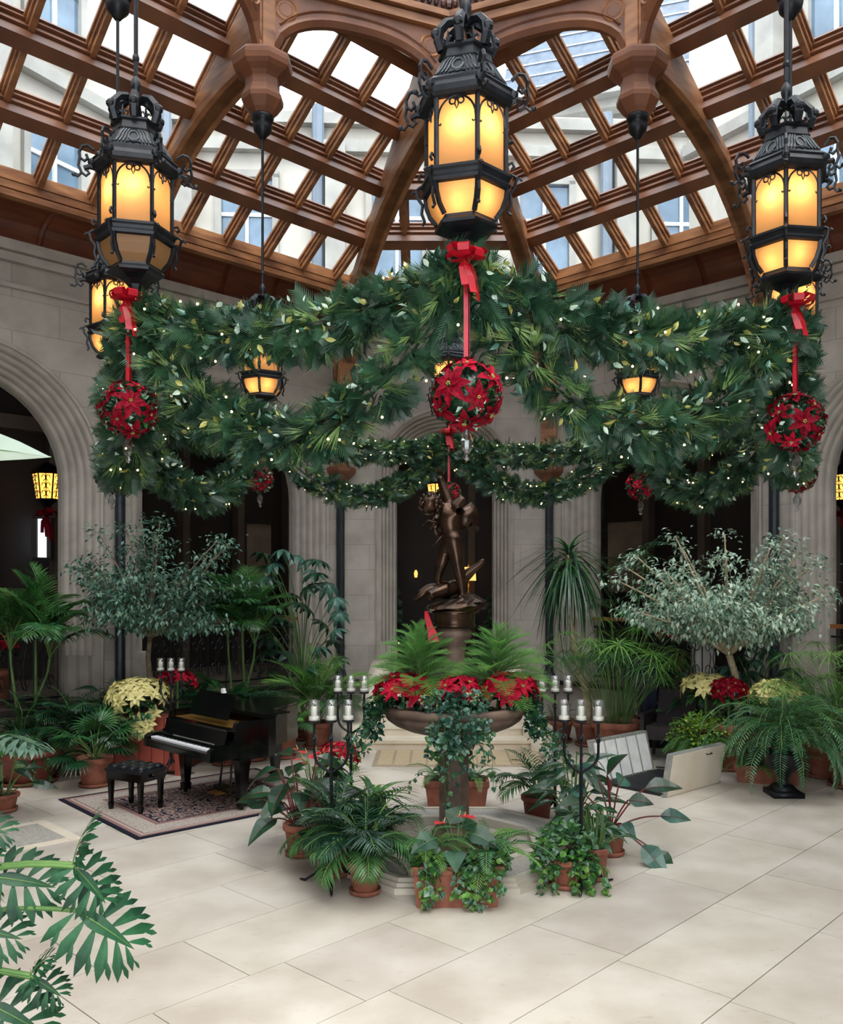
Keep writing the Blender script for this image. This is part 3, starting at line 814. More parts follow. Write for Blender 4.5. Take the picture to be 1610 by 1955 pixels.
def blade(L, W, n=3, droop=0.2, fold=0.15, peak=0.4, twist=0.0):
    """pointed leaf along +x, widest at `peak`, curling down; three vertices a row"""
    v = []; f = []
    for i in range(n + 1):
        t = i / n
        w = (t / peak) ** 0.7 if t < peak else max(0.0, (1 - t) / (1 - peak)) ** 0.85
        w = min(1, w) * W / 2
        x = L * t * (1 - 0.25 * abs(droop) * t); z = -droop * L * t * t
        v += [(x, -w, z + fold * w), (x, 0, z), (x, w, z + fold * w)]
    for i in range(n):
        a = 3 * i; b = a + 3
        if i == 0: f += [(a + 1, b, b + 1), (a + 1, b + 1, b + 2)]
        elif i == n - 1: f += [(a, b + 1, a + 1), (a + 1, b + 1, a + 2)]
        else: f += [(a, b, b + 1, a + 1), (a + 1, b + 1, b + 2, a + 2)]
    return np.array(v), f
def strap(L, W, n=5, droop=0.6, fold=0.2):
    return blade(L, W, n, droop, fold, 0.25)
def diamond(L, W):
    return np.array([(0, 0, 0), (L * .45, -W / 2, 0.08 * L), (L, 0, -0.05 * L), (L * .45, W / 2, 0.08 * L)]), [(0, 1, 2), (0, 2, 3)]
def sliver(L, W):
    return np.array([(0, -W / 2, 0), (L, 0, 0), (0, W / 2, 0)]), [(0, 1, 2)]
def frames(dirs, rolls, up=(0, 0, 1)):
    """(N,3,3) bases whose first axis is the direction"""
    d = np.asarray(dirs, float); d = d / np.maximum(1e-9, np.linalg.norm(d, axis=1))[:, None]
    u = np.tile(np.asarray(up, float), (len(d), 1)); y = np.cross(u, d); ln = np.linalg.norm(y, axis=1)
    bad = ln < 1e-3; y[bad] = (0, 1, 0); y = y / np.linalg.norm(y, axis=1)[:, None]
    z = np.cross(d, y); c = np.cos(rolls)[:, None]; s_ = np.sin(rolls)[:, None]
    y2 = y * c + z * s_; z2 = z * c - y * s_
    return np.stack([d, y2, z2], axis=2)
def scatter(mm, base, pos, dirs, rolls, scales, m):
    bv, bf = base; pos = np.asarray(pos, float); n = len(pos)
    if n == 0: return
    Fm = frames(dirs, np.asarray(rolls, float)); sc = np.asarray(scales, float)
    v = np.einsum('nij,kj->nki', Fm, bv) * sc[:, None, None] + pos[:, None, :]
    k = len(bv)
    fs = [tuple(q + i * k for q in face) for i in range(n) for face in bf]
    mm.add(v.reshape(-1, 3), fs, m)
def rand_dirs(n, zlo=-1.0, zhi=1.0):
    z = RNG.uniform(zlo, zhi, n); a = RNG.uniform(0, 2 * PI, n); r = np.sqrt(np.maximum(0, 1 - z * z))
    return np.stack([r * np.cos(a), r * np.sin(a), z], 1)
def spiral(c, r0, r1, a0, turns, n=14, plane='xz'):
    out = []
    for i in range(n + 1):
        t = i / n; a = a0 + turns * 2 * PI * t; r = r0 + (r1 - r0) * t
        out.append((c[0] + r * math.cos(a), c[1], c[2] + r * math.sin(a)))
    return out

# ------------------------------------------------------------------ hanging lanterns
def make_lantern():
    root = thing('hanging_lantern', 'prototype lantern', 'lantern')
    H = PI / 3
    def hexr(prof, m, name, smooth=False, par=None):
        mb = MB(); mb.lathe(prof, 6); return mb.build(name, m, par or root, smooth)
    hexr([(0.012, 0.0), (0.03, 0.012), (0.035, 0.05), (0.05, 0.085), (0.09, 0.115), (0.15, 0.135), (0.185, 0.15), (0.19, 0.165), (0.175, 0.185), (0.17, 0.20)], 'iron', 'base_cone')
    apo6 = math.cos(PI / 6)
    prof_low = [(0.175, 0.20), (0.215, 0.25), (0.238, 0.31), (0.245, 0.365)]
    for k in range(6):
        a0, a1 = k * H, (k + 1) * H
        mb = MB(); vs = []
        for r, z in prof_low:
            for a in (a0, a1): vs.append((r * 0.965 * math.cos(a), r * 0.965 * math.sin(a), z))
        mb.add(vs, [(2 * i, 2 * i + 1, 2 * i + 3, 2 * i + 2) for i in range(3)]); mb.build('lower_pane', 'amber_glass', root)
        mb = MB(); mb.tube([(r * math.cos(a0), r * math.sin(a0), z) for r, z in prof_low], 0.016, 5); mb.build('lower_bar', 'iron', root)
        mb = MB(); r = 0.228
        mb.add([(r * math.cos(a0), r * math.sin(a0), 0.445), (r * math.cos(a1), r * math.sin(a1), 0.445), (r * math.cos(a1), r * math.sin(a1), 0.835), (r * math.cos(a0), r * math.sin(a0), 0.835)], [(0, 1, 2, 3)])
        p = mb.build('glass_pane', 'amber_glass', root)
        # scroll tracery at the head of the pane
        mb = MB(); am = (a0 + a1) / 2; ex = Vector((-math.sin(am), math.cos(am), 0)); o = Vector((math.cos(am), math.sin(am), 0)) * (0.228 * apo6 + 0.012)
        hw = 0.108
        def P(u, z): return o + ex * u + Vector((0, 0, z))
        for sg in (-1, 1):
            mb.tube([P(sg * hw * math.cos(t), 0.71 + 0.12 * math.sin(t)) for t in [PI / 2 * i / 7 for i in range(8)]], 0.006, 4)
            mb.tube([P(sg * hw, 0.71), P(sg * hw, 0.68), P(sg * (hw - .012), 0.672), P(sg * (hw - .018), 0.682)], 0.005, 4)
            mb.tube([P(sg * (0.024 + 0.018 * math.cos(PI * .9 - i)), 0.80 + 0.018 * math.sin(PI * .9 - i)) for i in [0.6 * j for j in range(9)]], 0.0055, 4)
        mb.tube([P(0, 0.82), P(0.012, 0.785), P(0, 0.755), P(-0.012, 0.785), P(0, 0.82)], 0.005, 4)
        mb.build('tracery', 'iron', p)
        mb = MB(); mb.tube([(0.237 * math.cos(a0), 0.237 * math.sin(a0), 0.43), (0.237 * math.cos(a0), 0.237 * math.sin(a0), 0.85)], 0.015, 6)
        mb.build('corner_post', 'iron', root)
        # scroll brackets at the eave and at the lower band
        mb = MB(); e = Vector((math.cos(a0), math.sin(a0), 0))
        def Q(r, z): return e * r + Vector((0, 0, z))
        mb.tube([Q(0.27, 0.98), Q(0.31, 1.01), Q(0.345, 1.0), Q(0.365, 0.96), Q(0.36, 0.92), Q(0.33, 0.90), Q(0.31, 0.92), Q(0.32, 0.945)], 0.011, 5)
        mb.tube([Q(0.36, 0.93), Q(0.37, 0.87), Q(0.35, 0.82), Q(0.32, 0.80), Q(0.30, 0.82), Q(0.315, 0.84)], 0.010, 5)
        mb.tube([Q(0.35, 0.82), Q(0.375, 0.79), Q(0.395, 0.80)], 0.009, 5)
        mb.ball(Q(0.398, 0.803), 0.016, 6, 4)
        mb.tube([Q(0.27, 0.86), Q(0.30, 0.865), Q(0.335, 0.85)], 0.018, 5)
        mb.ball(Q(0.285, 0.895), 0.027, 7, 5)
        mb.build('eave_scroll', 'iron', root)
        mb = MB()
        mb.tube([Q(0.25, 0.50), Q(0.275, 0.51), Q(0.285, 0.485), Q(0.27, 0.47)], 0.009, 5)
        mb.tube([Q(0.27, 0.44), Q(0.30, 0.42), Q(0.29, 0.37), Q(0.262, 0.33), Q(0.268, 0.28), Q(0.25, 0.23), Q(0.265, 0.21)], 0.010, 5)
        mb.tube([Q(0.29, 0.40), Q(0.32, 0.415), Q(0.33, 0.40)], 0.008, 5)
        mb.build('band_scroll', 'iron', root)
    hexr([(0.235, 0.355), (0.262, 0.362), (0.268, 0.38), (0.255, 0.395), (0.262, 0.415), (0.275, 0.425), (0.275, 0.44), (0.24, 0.45)], 'iron', 'lower_band')
    hexr([(0.232, 0.825), (0.262, 0.835), (0.285, 0.85), (0.292, 0.88), (0.278, 0.91), (0.285, 0.925), (0.262, 0.945), (0.24, 0.95)], 'iron', 'eave')
    roof = hexr([(0.238, 0.95), (0.232, 0.975), (0.208, 1.02), (0.185, 1.06), (0.168, 1.085)], 'iron', 'roof')
    for k in range(6):
        am = (k + 0.5) * H; ex = Vector((-math.sin(am), math.cos(am), 0)); e = Vector((math.cos(am), math.sin(am), 0)) * apo6
        def P2(u, t):
            r = 0.236 + (0.168 - 0.236) * t
            return e * (r + 0.008) + ex * (u * (1.0 - 0.25 * t)) + Vector((0, 0, 0.965 + 0.115 * t))
        mb = MB()
        mb.tube([P2(0.036 * math.cos(x), 0.5 + 0.34 * math.sin(x)) for x in [2 * PI * i / 12 for i in range(13)]], 0.007, 4)
        for uu in (0.055, 0.078, 0.1):
            for sg in (-1, 1): mb.tube([P2(sg * (uu + 0.012), 0.02), P2(sg * uu, 0.3), P2(sg * (uu - 0.004), 0.7), P2(sg * (uu - 0.02), 0.98)], 0.006, 4)
        mb.tube([P2(-0.05, 0.03), P2(-0.02, 0.1), P2(0, 0.03), P2(0.02, 0.1), P2(0.05, 0.03)], 0.006, 4)
        mb.build('roof_relief', 'iron_worn', roof)
    hexr([(0.165, 1.08), (0.175, 1.09), (0.16, 1.10), (0.15, 1.15), (0.165, 1.16), (0.168, 1.172), (0.14, 1.175)], 'iron', 'collar')
    for k in range(6):
        a = k * H + H / 2; e = Vector((math.cos(a), math.sin(a), 0)); ex = Vector((-math.sin(a), math.cos(a), 0))
        def Q3(r, z, u=0): return e * r + ex * u + Vector((0, 0, z))
        mb = MB(); mb.tube([Q3(0.145, 1.17), Q3(0.165, 1.23), Q3(0.155, 1.29), Q3(0.115, 1.34), Q3(0.06, 1.36), Q3(0.022, 1.345)], [0.026, 0.03, 0.031, 0.028, 0.024, 0.018], 6); mb.build('crown_strap', 'iron', root)
        mb = MB(); mb.ball(Q3(0.178, 1.265), 0.032, 7, 5); mb.tube([Q3(0.16, 1.26), Q3(0.178, 1.265)], 0.01, 5); mb.build('crown_ball', 'iron', root)
        a2 = k * H; e = Vector((math.cos(a2), math.sin(a2), 0)); ex = Vector((-math.sin(a2), math.cos(a2), 0))
        mb = MB(); mb.tube([Q3(0.145, 1.17), Q3(0.15, 1.205), Q3(0.145, 1.25)], [0.014, 0.01, 0.004], 5)
        for sg in (-1, 1): mb.tube([Q3(0.148, 1.185), Q3(0.15, 1.21, sg * 0.022), Q3(0.15, 1.198, sg * 0.034)], 0.007, 4)
        mb.build('crown_fleuron', 'iron', root)
    mb = MB(); mb.lathe([(0.02, 1.33), (0.03, 1.36), (0.018, 1.39), (0.03, 1.42), (0.036, 1.45), (0.03, 1.485), (0.014, 1.51), (0.012, 1.54)], 8); mb.build('knob', 'iron', root, True)
    mb = MB(); mb.tube([(0, 0, 1.52), (0, 0, 7.82 - 4.42)], 0.016, 6); mb.lathe([(0.02, 1.62), (0.024, 1.64), (0.02, 1.66)], 8); mb.build('suspension_rod', 'iron', root)
    for j, (an, r_, z, w) in enumerate(((30, .125, .70, .62), (-26, .13, .685, .62), (180, .12, .69, .7), (24, .12, .305, .34), (-34, .11, .285, .34))):
        x, y = r_ * math.cos(R(an)), r_ * math.sin(R(an))
        ld = bpy.data.lights.get('lantern_bulb_%d' % j) or bpy.data.lights.new('lantern_bulb_%d' % j, 'POINT')
        ld.energy = w; ld.color = (1.0, 0.62, 0.27); ld.shadow_soft_size = 0.02
        lo = bpy.data.objects.new('lantern_bulb', ld); COL.objects.link(lo); lo.parent = root; lo.location = (x, y, z); lo['kind'] = 'helper'
    return root
LANT = [  # ring angle, tip height, turn of the hexagon, label
    (270, 4.40, 284, 'largest black iron lantern with amber glass hanging at the top centre'),
    (225, 4.46, 254, 'large crowned black iron lantern above the left red ball'),
    (315, 4.42, 248, 'large crowned black iron lantern above the right red ball'),
    (180, 4.45, 262, 'medium iron lantern half hidden behind the large left lantern'),
    (0, 4.45, 260, 'medium iron lantern half hidden behind the large right lantern'),
    (135, 4.55, 272, 'small iron lantern hung behind the left garland above the palms'),
    (45, 4.55, 266, 'small iron lantern with crown showing above the right garland'),
    (90, 4.50, 268, 'small iron lantern behind the central red poinsettia ball'),
]
LP = make_lantern(); KM = kid_map()
for i, (ra, z, tw, lab) in enumerate(LANT):
    o = LP if i == 0 else copy_tree(LP, None, KM)
    x, y = at_ang(ra, RR)
    o.location = (x, y, z); o.rotation_euler = (0, 0, R(tw))
    tag(o, lab, 'lantern', 'iron lanterns hung from the roof ring')
    if ra == 225:                                        # its lower bulbs are out in the photograph
        for ch in [q for q in COL.objects if q.parent == o and q.type == 'LIGHT' and q.location.z < 0.4]: bpy.data.objects.remove(ch)

# ------------------------------------------------------------------ garlands between the lanterns
def needle_spray(nn, L, spread, w):
    v = []; f = []
    for i in range(nn):
        a = 2 * PI * i / nn * 1.618 * 3; sp = spread * (0.25 + 0.75 * ((i * 7) % nn) / nn)
        d = Vector((math.cos(sp), math.sin(sp) * math.cos(a), math.sin(sp) * math.sin(a)))
        sd = d.cross(Vector((math.sin(a), math.cos(a), 0.3))).normalized() * (w / 2)
        k = len(v); b = d * 0.01
        v += [b - sd, d * L * (0.8 + 0.4 * ((i * 5) % 7) / 7), b + sd]; f.append((k, k + 1, k + 2))
    return np.array([tuple(p) for p in v]), f
SPRAY_PINE = needle_spray(24, 0.17, 0.42, 0.0055)
def cedar_spray(L=0.16):
    v = []; f = []
    for i in range(10):
        t = i / 9
        for sg in (-1, 1):
            b = Vector((L * t * 0.8, 0, -0.12 * L * t * t)); ln = 0.075 * (1 - 0.55 * t) + 0.02
            tip = b + Vector((ln * 0.75, sg * ln * 0.8, -0.02)); k = len(v); w = Vector((0.007, -sg * 0.003, 0.0))
            v += [b - w, tip, b + w]; f.append((k, k + 1, k + 2))
    return np.array([tuple(p) for p in v]), f
SPRAY_CEDAR = cedar_spray()
LEAF_HOLLY = blade(0.075, 0.04, 3, 0.25, 0.3, 0.45)
def make_swag(sag, rad, seed, length=side):
    global RNG
    RNG = np.random.default_rng(seed)
    root = thing('garland', 'prototype garland', 'garland')
    h = length / 2
    def pt(t): 
        x = -h + 2 * h * t; return np.stack([x, 0 * x, -sag * (1 - (x / h) ** 2)], 1)
    m = MB(); m.tube([tuple(p) for p in pt(np.linspace(0, 1, 15))], 0.009, 5); m.build('garland_core', 'leaf_dark', root)
    def ring_pts(n, rlo, rhi):
        t = RNG.uniform(0, 1, n); c = pt(t); tg = pt(np.clip(t + .02, 0, 1)) - pt(np.clip(t - .02, 0, 1)); tg /= np.linalg.norm(tg, axis=1)[:, None]
        a = RNG.uniform(0, 2 * PI, n); up = np.cross(tg, np.tile((0, 1.0, 0), (n, 1)))
        rd = np.cos(a)[:, None] * np.array((0, 1.0, 0)) + np.sin(a)[:, None] * up
        sgn = np.where(RNG.random(n) < 0.5, -1, 1)[:, None]
        return c + rd * RNG.uniform(rlo, rhi, n)[:, None], rd, tg * sgn
    n = int(310 * length / 2.4)
    mm = MM()
    p, rd, tg = ring_pts(n, rad * 0.3, rad * 0.9); scatter(mm, SPRAY_CEDAR, p, rd + tg * 0.6 + rand_dirs(n) * 0.5 - np.array((0, 0, .25)), RNG.uniform(0, 6, n), RNG.uniform(0.8, 1.25, n), 'pine'); 
    mm.build('cedar_sprays', root, 'stuff')
    mm = MM(); n2 = int(n * 1.15)
    p, rd, tg = ring_pts(n2, rad * 0.45, rad * 0.95); d = rd * 0.8 + tg * 0.8 + rand_dirs(n2) * 0.35 - np.array((0, 0, .2))
    k = n2 // 2
    scatter(mm, SPRAY_PINE, p[:k], d[:k], RNG.uniform(0, 6, k), RNG.uniform(0.7, 1.1, k), 'pine_light')
    scatter(mm, SPRAY_PINE, p[k:], d[k:], RNG.uniform(0, 6, n2 - k), RNG.uniform(0.7, 1.2, n2 - k), 'pine')
    mm.build('pine_needles', root, 'stuff')
    mm = MM(); n3 = int(n * 1.1); p, rd, tg = ring_pts(n3, rad * 0.9, rad * 1.55); d = rd * 0.7 + tg * 0.5 + rand_dirs(n3) * 0.7
    for a, b, mt in ((0, .35, 'leaf_dark'), (.35, .62, 'leaf_blue'), (.62, .8, 'leaf_gold'), (.8, 1, 'leaf_variegated')):
        i0, i1 = int(n3 * a), int(n3 * b); scatter(mm, LEAF_HOLLY, p[i0:i1], d[i0:i1], RNG.uniform(0, 6, i1 - i0), RNG.uniform(0.6, 1.15, i1 - i0), mt)
    mm.build('broad_leaves', root, 'stuff')
    m = MB(); n4 = 20; p, rd, tg = ring_pts(n4, rad * 1.4, rad * 1.75)
    for q in p: m.ball(tuple(q), 0.008, 5, 4)
    m.build('fairy_lights', 'fairy_light', root, kind='stuff')
    return root
HUB_Z = 4.30
NAMES = {270: 'centre front lantern', 225: 'large left lantern', 180: 'medium left lantern', 135: 'small left lantern', 90: 'rear centre lantern', 45: 'small right lantern', 0: 'medium right lantern', 315: 'large right lantern'}
uppers = [make_swag(0.20, 0.115, 21), make_swag(0.25, 0.12, 22)]
lowers = [make_swag(0.86, 0.11, 31), make_swag(0.82, 0.115, 32)]
KM = kid_map()
for i, (a0, a1) in enumerate(((270, 225), (315, 270), (225, 180), (0, 315), (180, 135), (45, 0), (135, 90), (90, 45))):
    p0 = Vector((*at_ang(a0, RR), HUB_Z)); p1 = Vector((*at_ang(a1, RR), HUB_Z)); mid = (p0 + p1) / 2; d = p1 - p0
    for kind, pool in (('upper shallow', uppers), ('lower deep', lowers)):
        o = pool[i] if i < 2 else copy_tree(pool[i % 2], None, KM)
        o.location = mid; o.rotation_euler = (0, 0, math.atan2(d.y, d.x) + (PI if i in (3, 4) else 0))
        s_ = 0.82 if 90 in (a0, a1) else 1.0
        tag(o, kind + ' evergreen swag with fairy lights between ' + NAMES[a0] + ' and ' + NAMES[a1], 'garland', 'lit evergreen garlands')
        if s_ < 1: o.scale = (1, s_, s_)

# ------------------------------------------------------------------ poinsettia balls on red ribbons
def bloom_mesh(name, r, m, n1=7, n2=5, seed=0):
    rr = random.Random(seed); mm = MM()
    b1 = blade(r, r * 0.55, 3, 0.18, 0.25, 0.42)
    def ring(n, s, tilt, off):
        a = np.array([2 * PI * i / n + rr.uniform(-.2, .2) + off for i in range(n)])
        d = np.stack([np.cos(a), np.sin(a), np.full(n, tilt) + np.array([rr.uniform(-.12, .12) for _ in range(n)])], 1)
        scatter(mm, b1, np.zeros((n, 3)) + np.array((0, 0, 0.03 * r)), d, np.array([rr.uniform(-.3, .3) for _ in range(n)]), np.array([s * rr.uniform(.85, 1.12) for _ in range(n)]), m)
    ring(n1, 1.0, 0.0, 0); ring(n2, 0.66, 0.38, 0.4)
    c = MB()
    for i in range(5): c.ball((0.07 * r * math.cos(i * 1.256), 0.07 * r * math.sin(i * 1.256), 0.12 * r), 0.045 * r, 5, 4)
    mm.mb(c, 'leaf_gold')
    return mm.mesh(name)
BLOOM = {m: [bloom_mesh('bloom', 1.0, m, 7, 5, s) for s in range(3)] for m in ('poinsettia_red', 'poinsettia_deep', 'poinsettia_cream')}
def place_bloom(parent, m, loc, d, s, i=0):
    o = link('bloom', BLOOM[m][i % 3], parent, loc=loc, scale=s)
    o.rotation_mode = 'QUATERNION'; o.rotation_quaternion = Vector((0, 0, 1)).rotation_difference(Vector(d).normalized()) @ Matrix.Rotation(i * 1.7, 3, 'Z').to_quaternion()
    return o
def make_bow(parent, c, s, m='ribbon_red', seed=1):
    rr = random.Random(seed)
    mb = MB()
    def strip(pts, w, ax):
        vs = []; n = len(pts)
        for p in pts: vs += [Vector(p) - Vector(ax) * w / 2, Vector(p) + Vector(ax) * w / 2]
        mb.add(vs, [(2 * i, 2 * i + 1, 2 * i + 3, 2 * i + 2) for i in range(n - 1)])
    cx, cy, cz = c
    for k in range(7):
        a = 2 * PI * k / 7; e = Vector((math.cos(a), math.sin(a), rr.uniform(-.1, .35))); up = Vector((0, 0, 1)); sd = e.cross(up).normalized()
        pts = [Vector(c) + e * (s * x) + up * (s * z) for x, z in ((0, 0), (.35, .28), (.75, .38), (1.0, .18), (.9, -.08), (.5, -.08), (0, 0))]
        strip(pts, s * 0.55, sd)
    for k, a in enumerate((-1.9, -1.2, -0.5)):
        e = Vector((math.cos(a), math.sin(a), 0)); sd = e.cross(Vector((0, 0, 1)))
        strip([Vector(c) + e * (s * x) + Vector((0, 0, -s * z)) + sd * (0.12 * s * math.sin(z * 3)) for x, z in ((0, 0), (.35, .5), (.5, 1.0), (.65, 1.5 + .35 * k))], s * 0.36, sd)
    return mb.build('bow', m, parent)
def make_ball(seed, zc, r):
    """origin at the lantern tip; ball centre at zc below"""
    global RNG; RNG = np.random.default_rng(seed)
    root = thing('poinsettia_ball', 'prototype ball', 'ornament')
    m = MB(); m.box((0, 0, -zc / 2 + 0.06), (0.034, 0.006, zc + 0.1 - r)); m.box((0.012, 0.012, -zc / 2 + 0.06), (0.006, 0.03, zc + 0.06 - r)); m.build('ribbon', 'ribbon_red', root)
    make_bow(root, (0, -.02, -0.07), 0.115, seed=seed)
    m = MB(); m.ball((0, 0, -zc), r * 0.72, 12, 8); m.build('moss_core', 'leaf_dark', root, True)
    n = 420; d = rand_dirs(n); mm = MM(); q = d + rand_dirs(n) * 0.9
    pos = d * r * 0.72 + np.array((0, 0, -zc))
    lf = blade(0.06, 0.034, 2, 0.2, 0.3, 0.45)
    scatter(mm, lf, pos[:300], q[:300], RNG.uniform(0, 6, 300), RNG.uniform(.7, 1.2, 300), 'leaf_dark')
    scatter(mm, lf, pos[300:380], q[300:380], RNG.uniform(0, 6, 80), RNG.uniform(.7, 1.2, 80), 'leaf_mid')
    scatter(mm, lf, pos[380:], q[380:], RNG.uniform(0, 6, 40), RNG.uniform(.7, 1.1, 40), 'leaf_variegated')
    mm.build('leaves', root, 'stuff')
    k = 15
    for i in range(k):
        z = 1 - 2 * (i + 0.5) / k; a = i * 2.4 + seed; rr = math.sqrt(1 - z * z); dd = Vector((rr * math.cos(a), rr * math.sin(a), z))
        place_bloom(root, 'poinsettia_red' if i % 3 == 1 else 'poinsettia_deep', dd * r * 0.84 + Vector((0, 0, -zc)), dd, r * (0.46 if i % 2 else 0.6), i)
    m = MB(); m.lathe([(0.012, -zc - r * .8), (0.02, -zc - r - 0.01), (0.038, -zc - r - 0.05), (0.034, -zc - r - 0.09), (0.012, -zc - r - 0.125), (0.02, -zc - r - 0.145), (0.003, -zc - r - 0.165)], 10); m.build('crystal_drop', 'crystal', root)
    return root
BALLS = [(270, 0.83, 0.215, 'big red poinsettia ball on a ribbon below the centre front lantern'),
         (225, 0.79, 0.20, 'red poinsettia ball hanging inside the left garlands below the large left lantern'),
         (315, 0.84, 0.205, 'red poinsettia ball with one large bloom below the large right lantern'),
         (135, 0.82, 0.17, 'small red ball below the left garland in front of the dark arch'),
         (45, 0.90, 0.18, 'small red ball below the right garland in front of the dark arch'),
         (90, 0.86, 0.17, 'small red and green ball in the centre arch behind the raised statue arm'),
         (0, 0.93, 0.19, 'red ball at the right end of the garlands by the iron column'),
         (180, 0.96, 0.16, 'red ball mostly hidden at the left end of the garlands')]
for i, (ra, zc, r, lab) in enumerate(BALLS):
    o = make_ball(40 + i, zc, r); x, y = at_ang(ra, RR)
    o.location = (x, y - 0.15, dict((l[0], l[1]) for l in LANT)[ra]); o.rotation_euler = (0, 0, 0.0)
    tag(o, lab, 'ornament', 'poinsettia balls under the lanterns')
# ------------------------------------------------------------------ fountain with octagonal pool
FX, FY = 0.0, 8.35
def octo(r): return [(r / math.cos(PI / 8) * math.cos(PI / 8 + k * PI / 4), r / math.cos(PI / 8) * math.sin(PI / 8 + k * PI / 4)) for k in range(8)]
def oct_ring(mb, r0, r1, z0, z1):
    """octagonal ring from apothem r0 (inner) to r1 (outer)"""
    a, b = octo(r0), octo(r1); vs = []
    for z in (z0, z1): vs += [(x, y, z) for x, y in a] + [(x, y, z) for x, y in b]
    fs = []
    for i in range(8):
        j = (i + 1) % 8
        fs += [(16 + i, 16 + j, 24 + j, 24 + i), (8 + i, 8 + j, 24 + j, 24 + i), (j, i, 16 + i, 16 + j), (i, j, 8 + j, 8 + i)]
    mb.add(vs, fs)
PL = thing('fountain_pool', 'low octagonal marble pool around the fountain column', 'pool', (FX, FY, 0.0))
m = MB(); oct_ring(m, 1.12, 1.22, 0, 0.05); oct_ring(m, 1.10, 1.18, 0.05, 0.08); oct_ring(m, 1.10, 1.15, 0.08, 0.115); m.build('kerb_moulding', 'pool_stone', PL)
m = MB(); oct_ring(m, 0.80, 1.11, 0.0, 0.10); m.build('mosaic_band', 'pool_mosaic', PL)
m = MB(); oct_ring(m, 0.72, 0.80, 0.0, 0.118); m.build('inner_rim', 'pool_stone', PL)
m = MB(); m.prism(octo(0.73), 0.0, 0.03); m.build('basin_floor', 'pool_stone', PL)
m = MB(); m.lathe([(0.085, 0.028), (0.085, 0.036), (0.07, 0.038)], 16, (0.53, -0.28, 0)); 
for i in range(-3, 4): m.box((0.53 + i * 0.02, -0.28, 0.039), (0.008, 0.12, 0.004))
m.build('drain', 'iron', PL)
FO = thing('fountain', 'brown stone fountain bowl on an octagonal column full of plants', 'fountain', (FX, FY, 0.032))
m = MB(); m.box((0, 0, 0.05), (0.42, 0.42, 0.10)); m.lathe([(0.21, 0.10), (0.22, 0.13), (0.19, 0.17), (0.17, 0.20)], 8, rot=PI / 8); m.build('column_base', 'fountain_stone', FO)
m = MB(); m.lathe([(0.152, 0.19), (0.148, 0.86)], 8, rot=PI / 8); m.build('column_shaft', 'fountain_stone', FO)
m = MB(); m.lathe([(0.15, 0.85), (0.175, 0.865), (0.18, 0.88), (0.165, 0.90), (0.155, 0.91), (0.16, 0.95), (0.18, 1.03), (0.21, 1.07)], 16)
for k in range(8):
    a = k * PI / 4; e = Vector((math.cos(a), math.sin(a), 0))
    m.tube([e * 0.155 + Vector((0, 0, 0.92)), e * 0.185 + Vector((0, 0, 1.0)), e * 0.215 + Vector((0, 0, 1.05)), e * 0.22 + Vector((0, 0, 1.02))], [0.03, 0.035, 0.03, 0.015], 5)
m.build('capital', 'fountain_stone', FO)
m = MB(); m.lathe([(0.20, 1.05), (0.30, 1.07), (0.44, 1.105), (0.56, 1.155), (0.63, 1.205), (0.645, 1.235), (0.635, 1.25), (0.67, 1.265), (0.70, 1.29), (0.705, 1.32), (0.69, 1.345), (0.65, 1.35), (0.60, 1.27), (0.4, 1.2), (0.05, 1.19)], 40, cap=False); m.build('bowl', 'fountain_stone', FO, True)
m = MB(); m.lathe([(0.61, 1.25), (0.3, 1.30), (0.02, 1.31)], 24); m.build('soil', 'soil', FO)
m = MB(); m.lathe([(0.16, 1.22), (0.15, 1.3), (0.11, 1.38), (0.10, 1.60), (0.13, 1.70), (0.10, 1.78), (0.115, 1.9), (0.165, 1.97), (0.17, 2.02), (0.15, 2.06)], 16); m.build('statue_pedestal', 'fountain_stone', FO, True)

# ------------------------------------------------------------------ bronze statue
def skin_mesh(name, joints, edges, m, sub=2, smooth=True):
    """joints: name -> (x, y, z, radius); grown with the Skin modifier"""
    me = bpy.data.meshes.new(name); keys = list(joints)
    me.from_pydata([joints[k][:3] for k in keys], [(keys.index(a), keys.index(b)) for a, b in edges], [])
    o = bpy.data.objects.new(name, me); COL.objects.link(o)
    md = o.modifiers.new('skin', 'SKIN'); md.use_smooth_shade = True
    sv = me.skin_vertices[0].data
    for i, k in enumerate(keys):
        r = joints[k][3] * 1.3; sv[i].radius = r if isinstance(r, tuple) else (r, r); sv[i].use_root = (i == 0)
    ss = o.modifiers.new('sub', 'SUBSURF'); ss.levels = sub; ss.render_levels = sub
    dg = bpy.context.evaluated_depsgraph_get(); dg.update()
    out = bpy.data.meshes.new_from_object(o.evaluated_get(dg))
    bpy.data.objects.remove(o); bpy.data.meshes.remove(me)
    out.name = name; out.materials.clear(); out.materials.append(MATS[m])
    out.polygons.foreach_set('use_smooth', [True] * len(out.polygons))
    return out
SZ = 2.06 + 0.035
SA = thing('bronze_statue', 'bronze winged child with raised arm standing over a fallen winged figure', 'statue', (FX, FY, SZ))
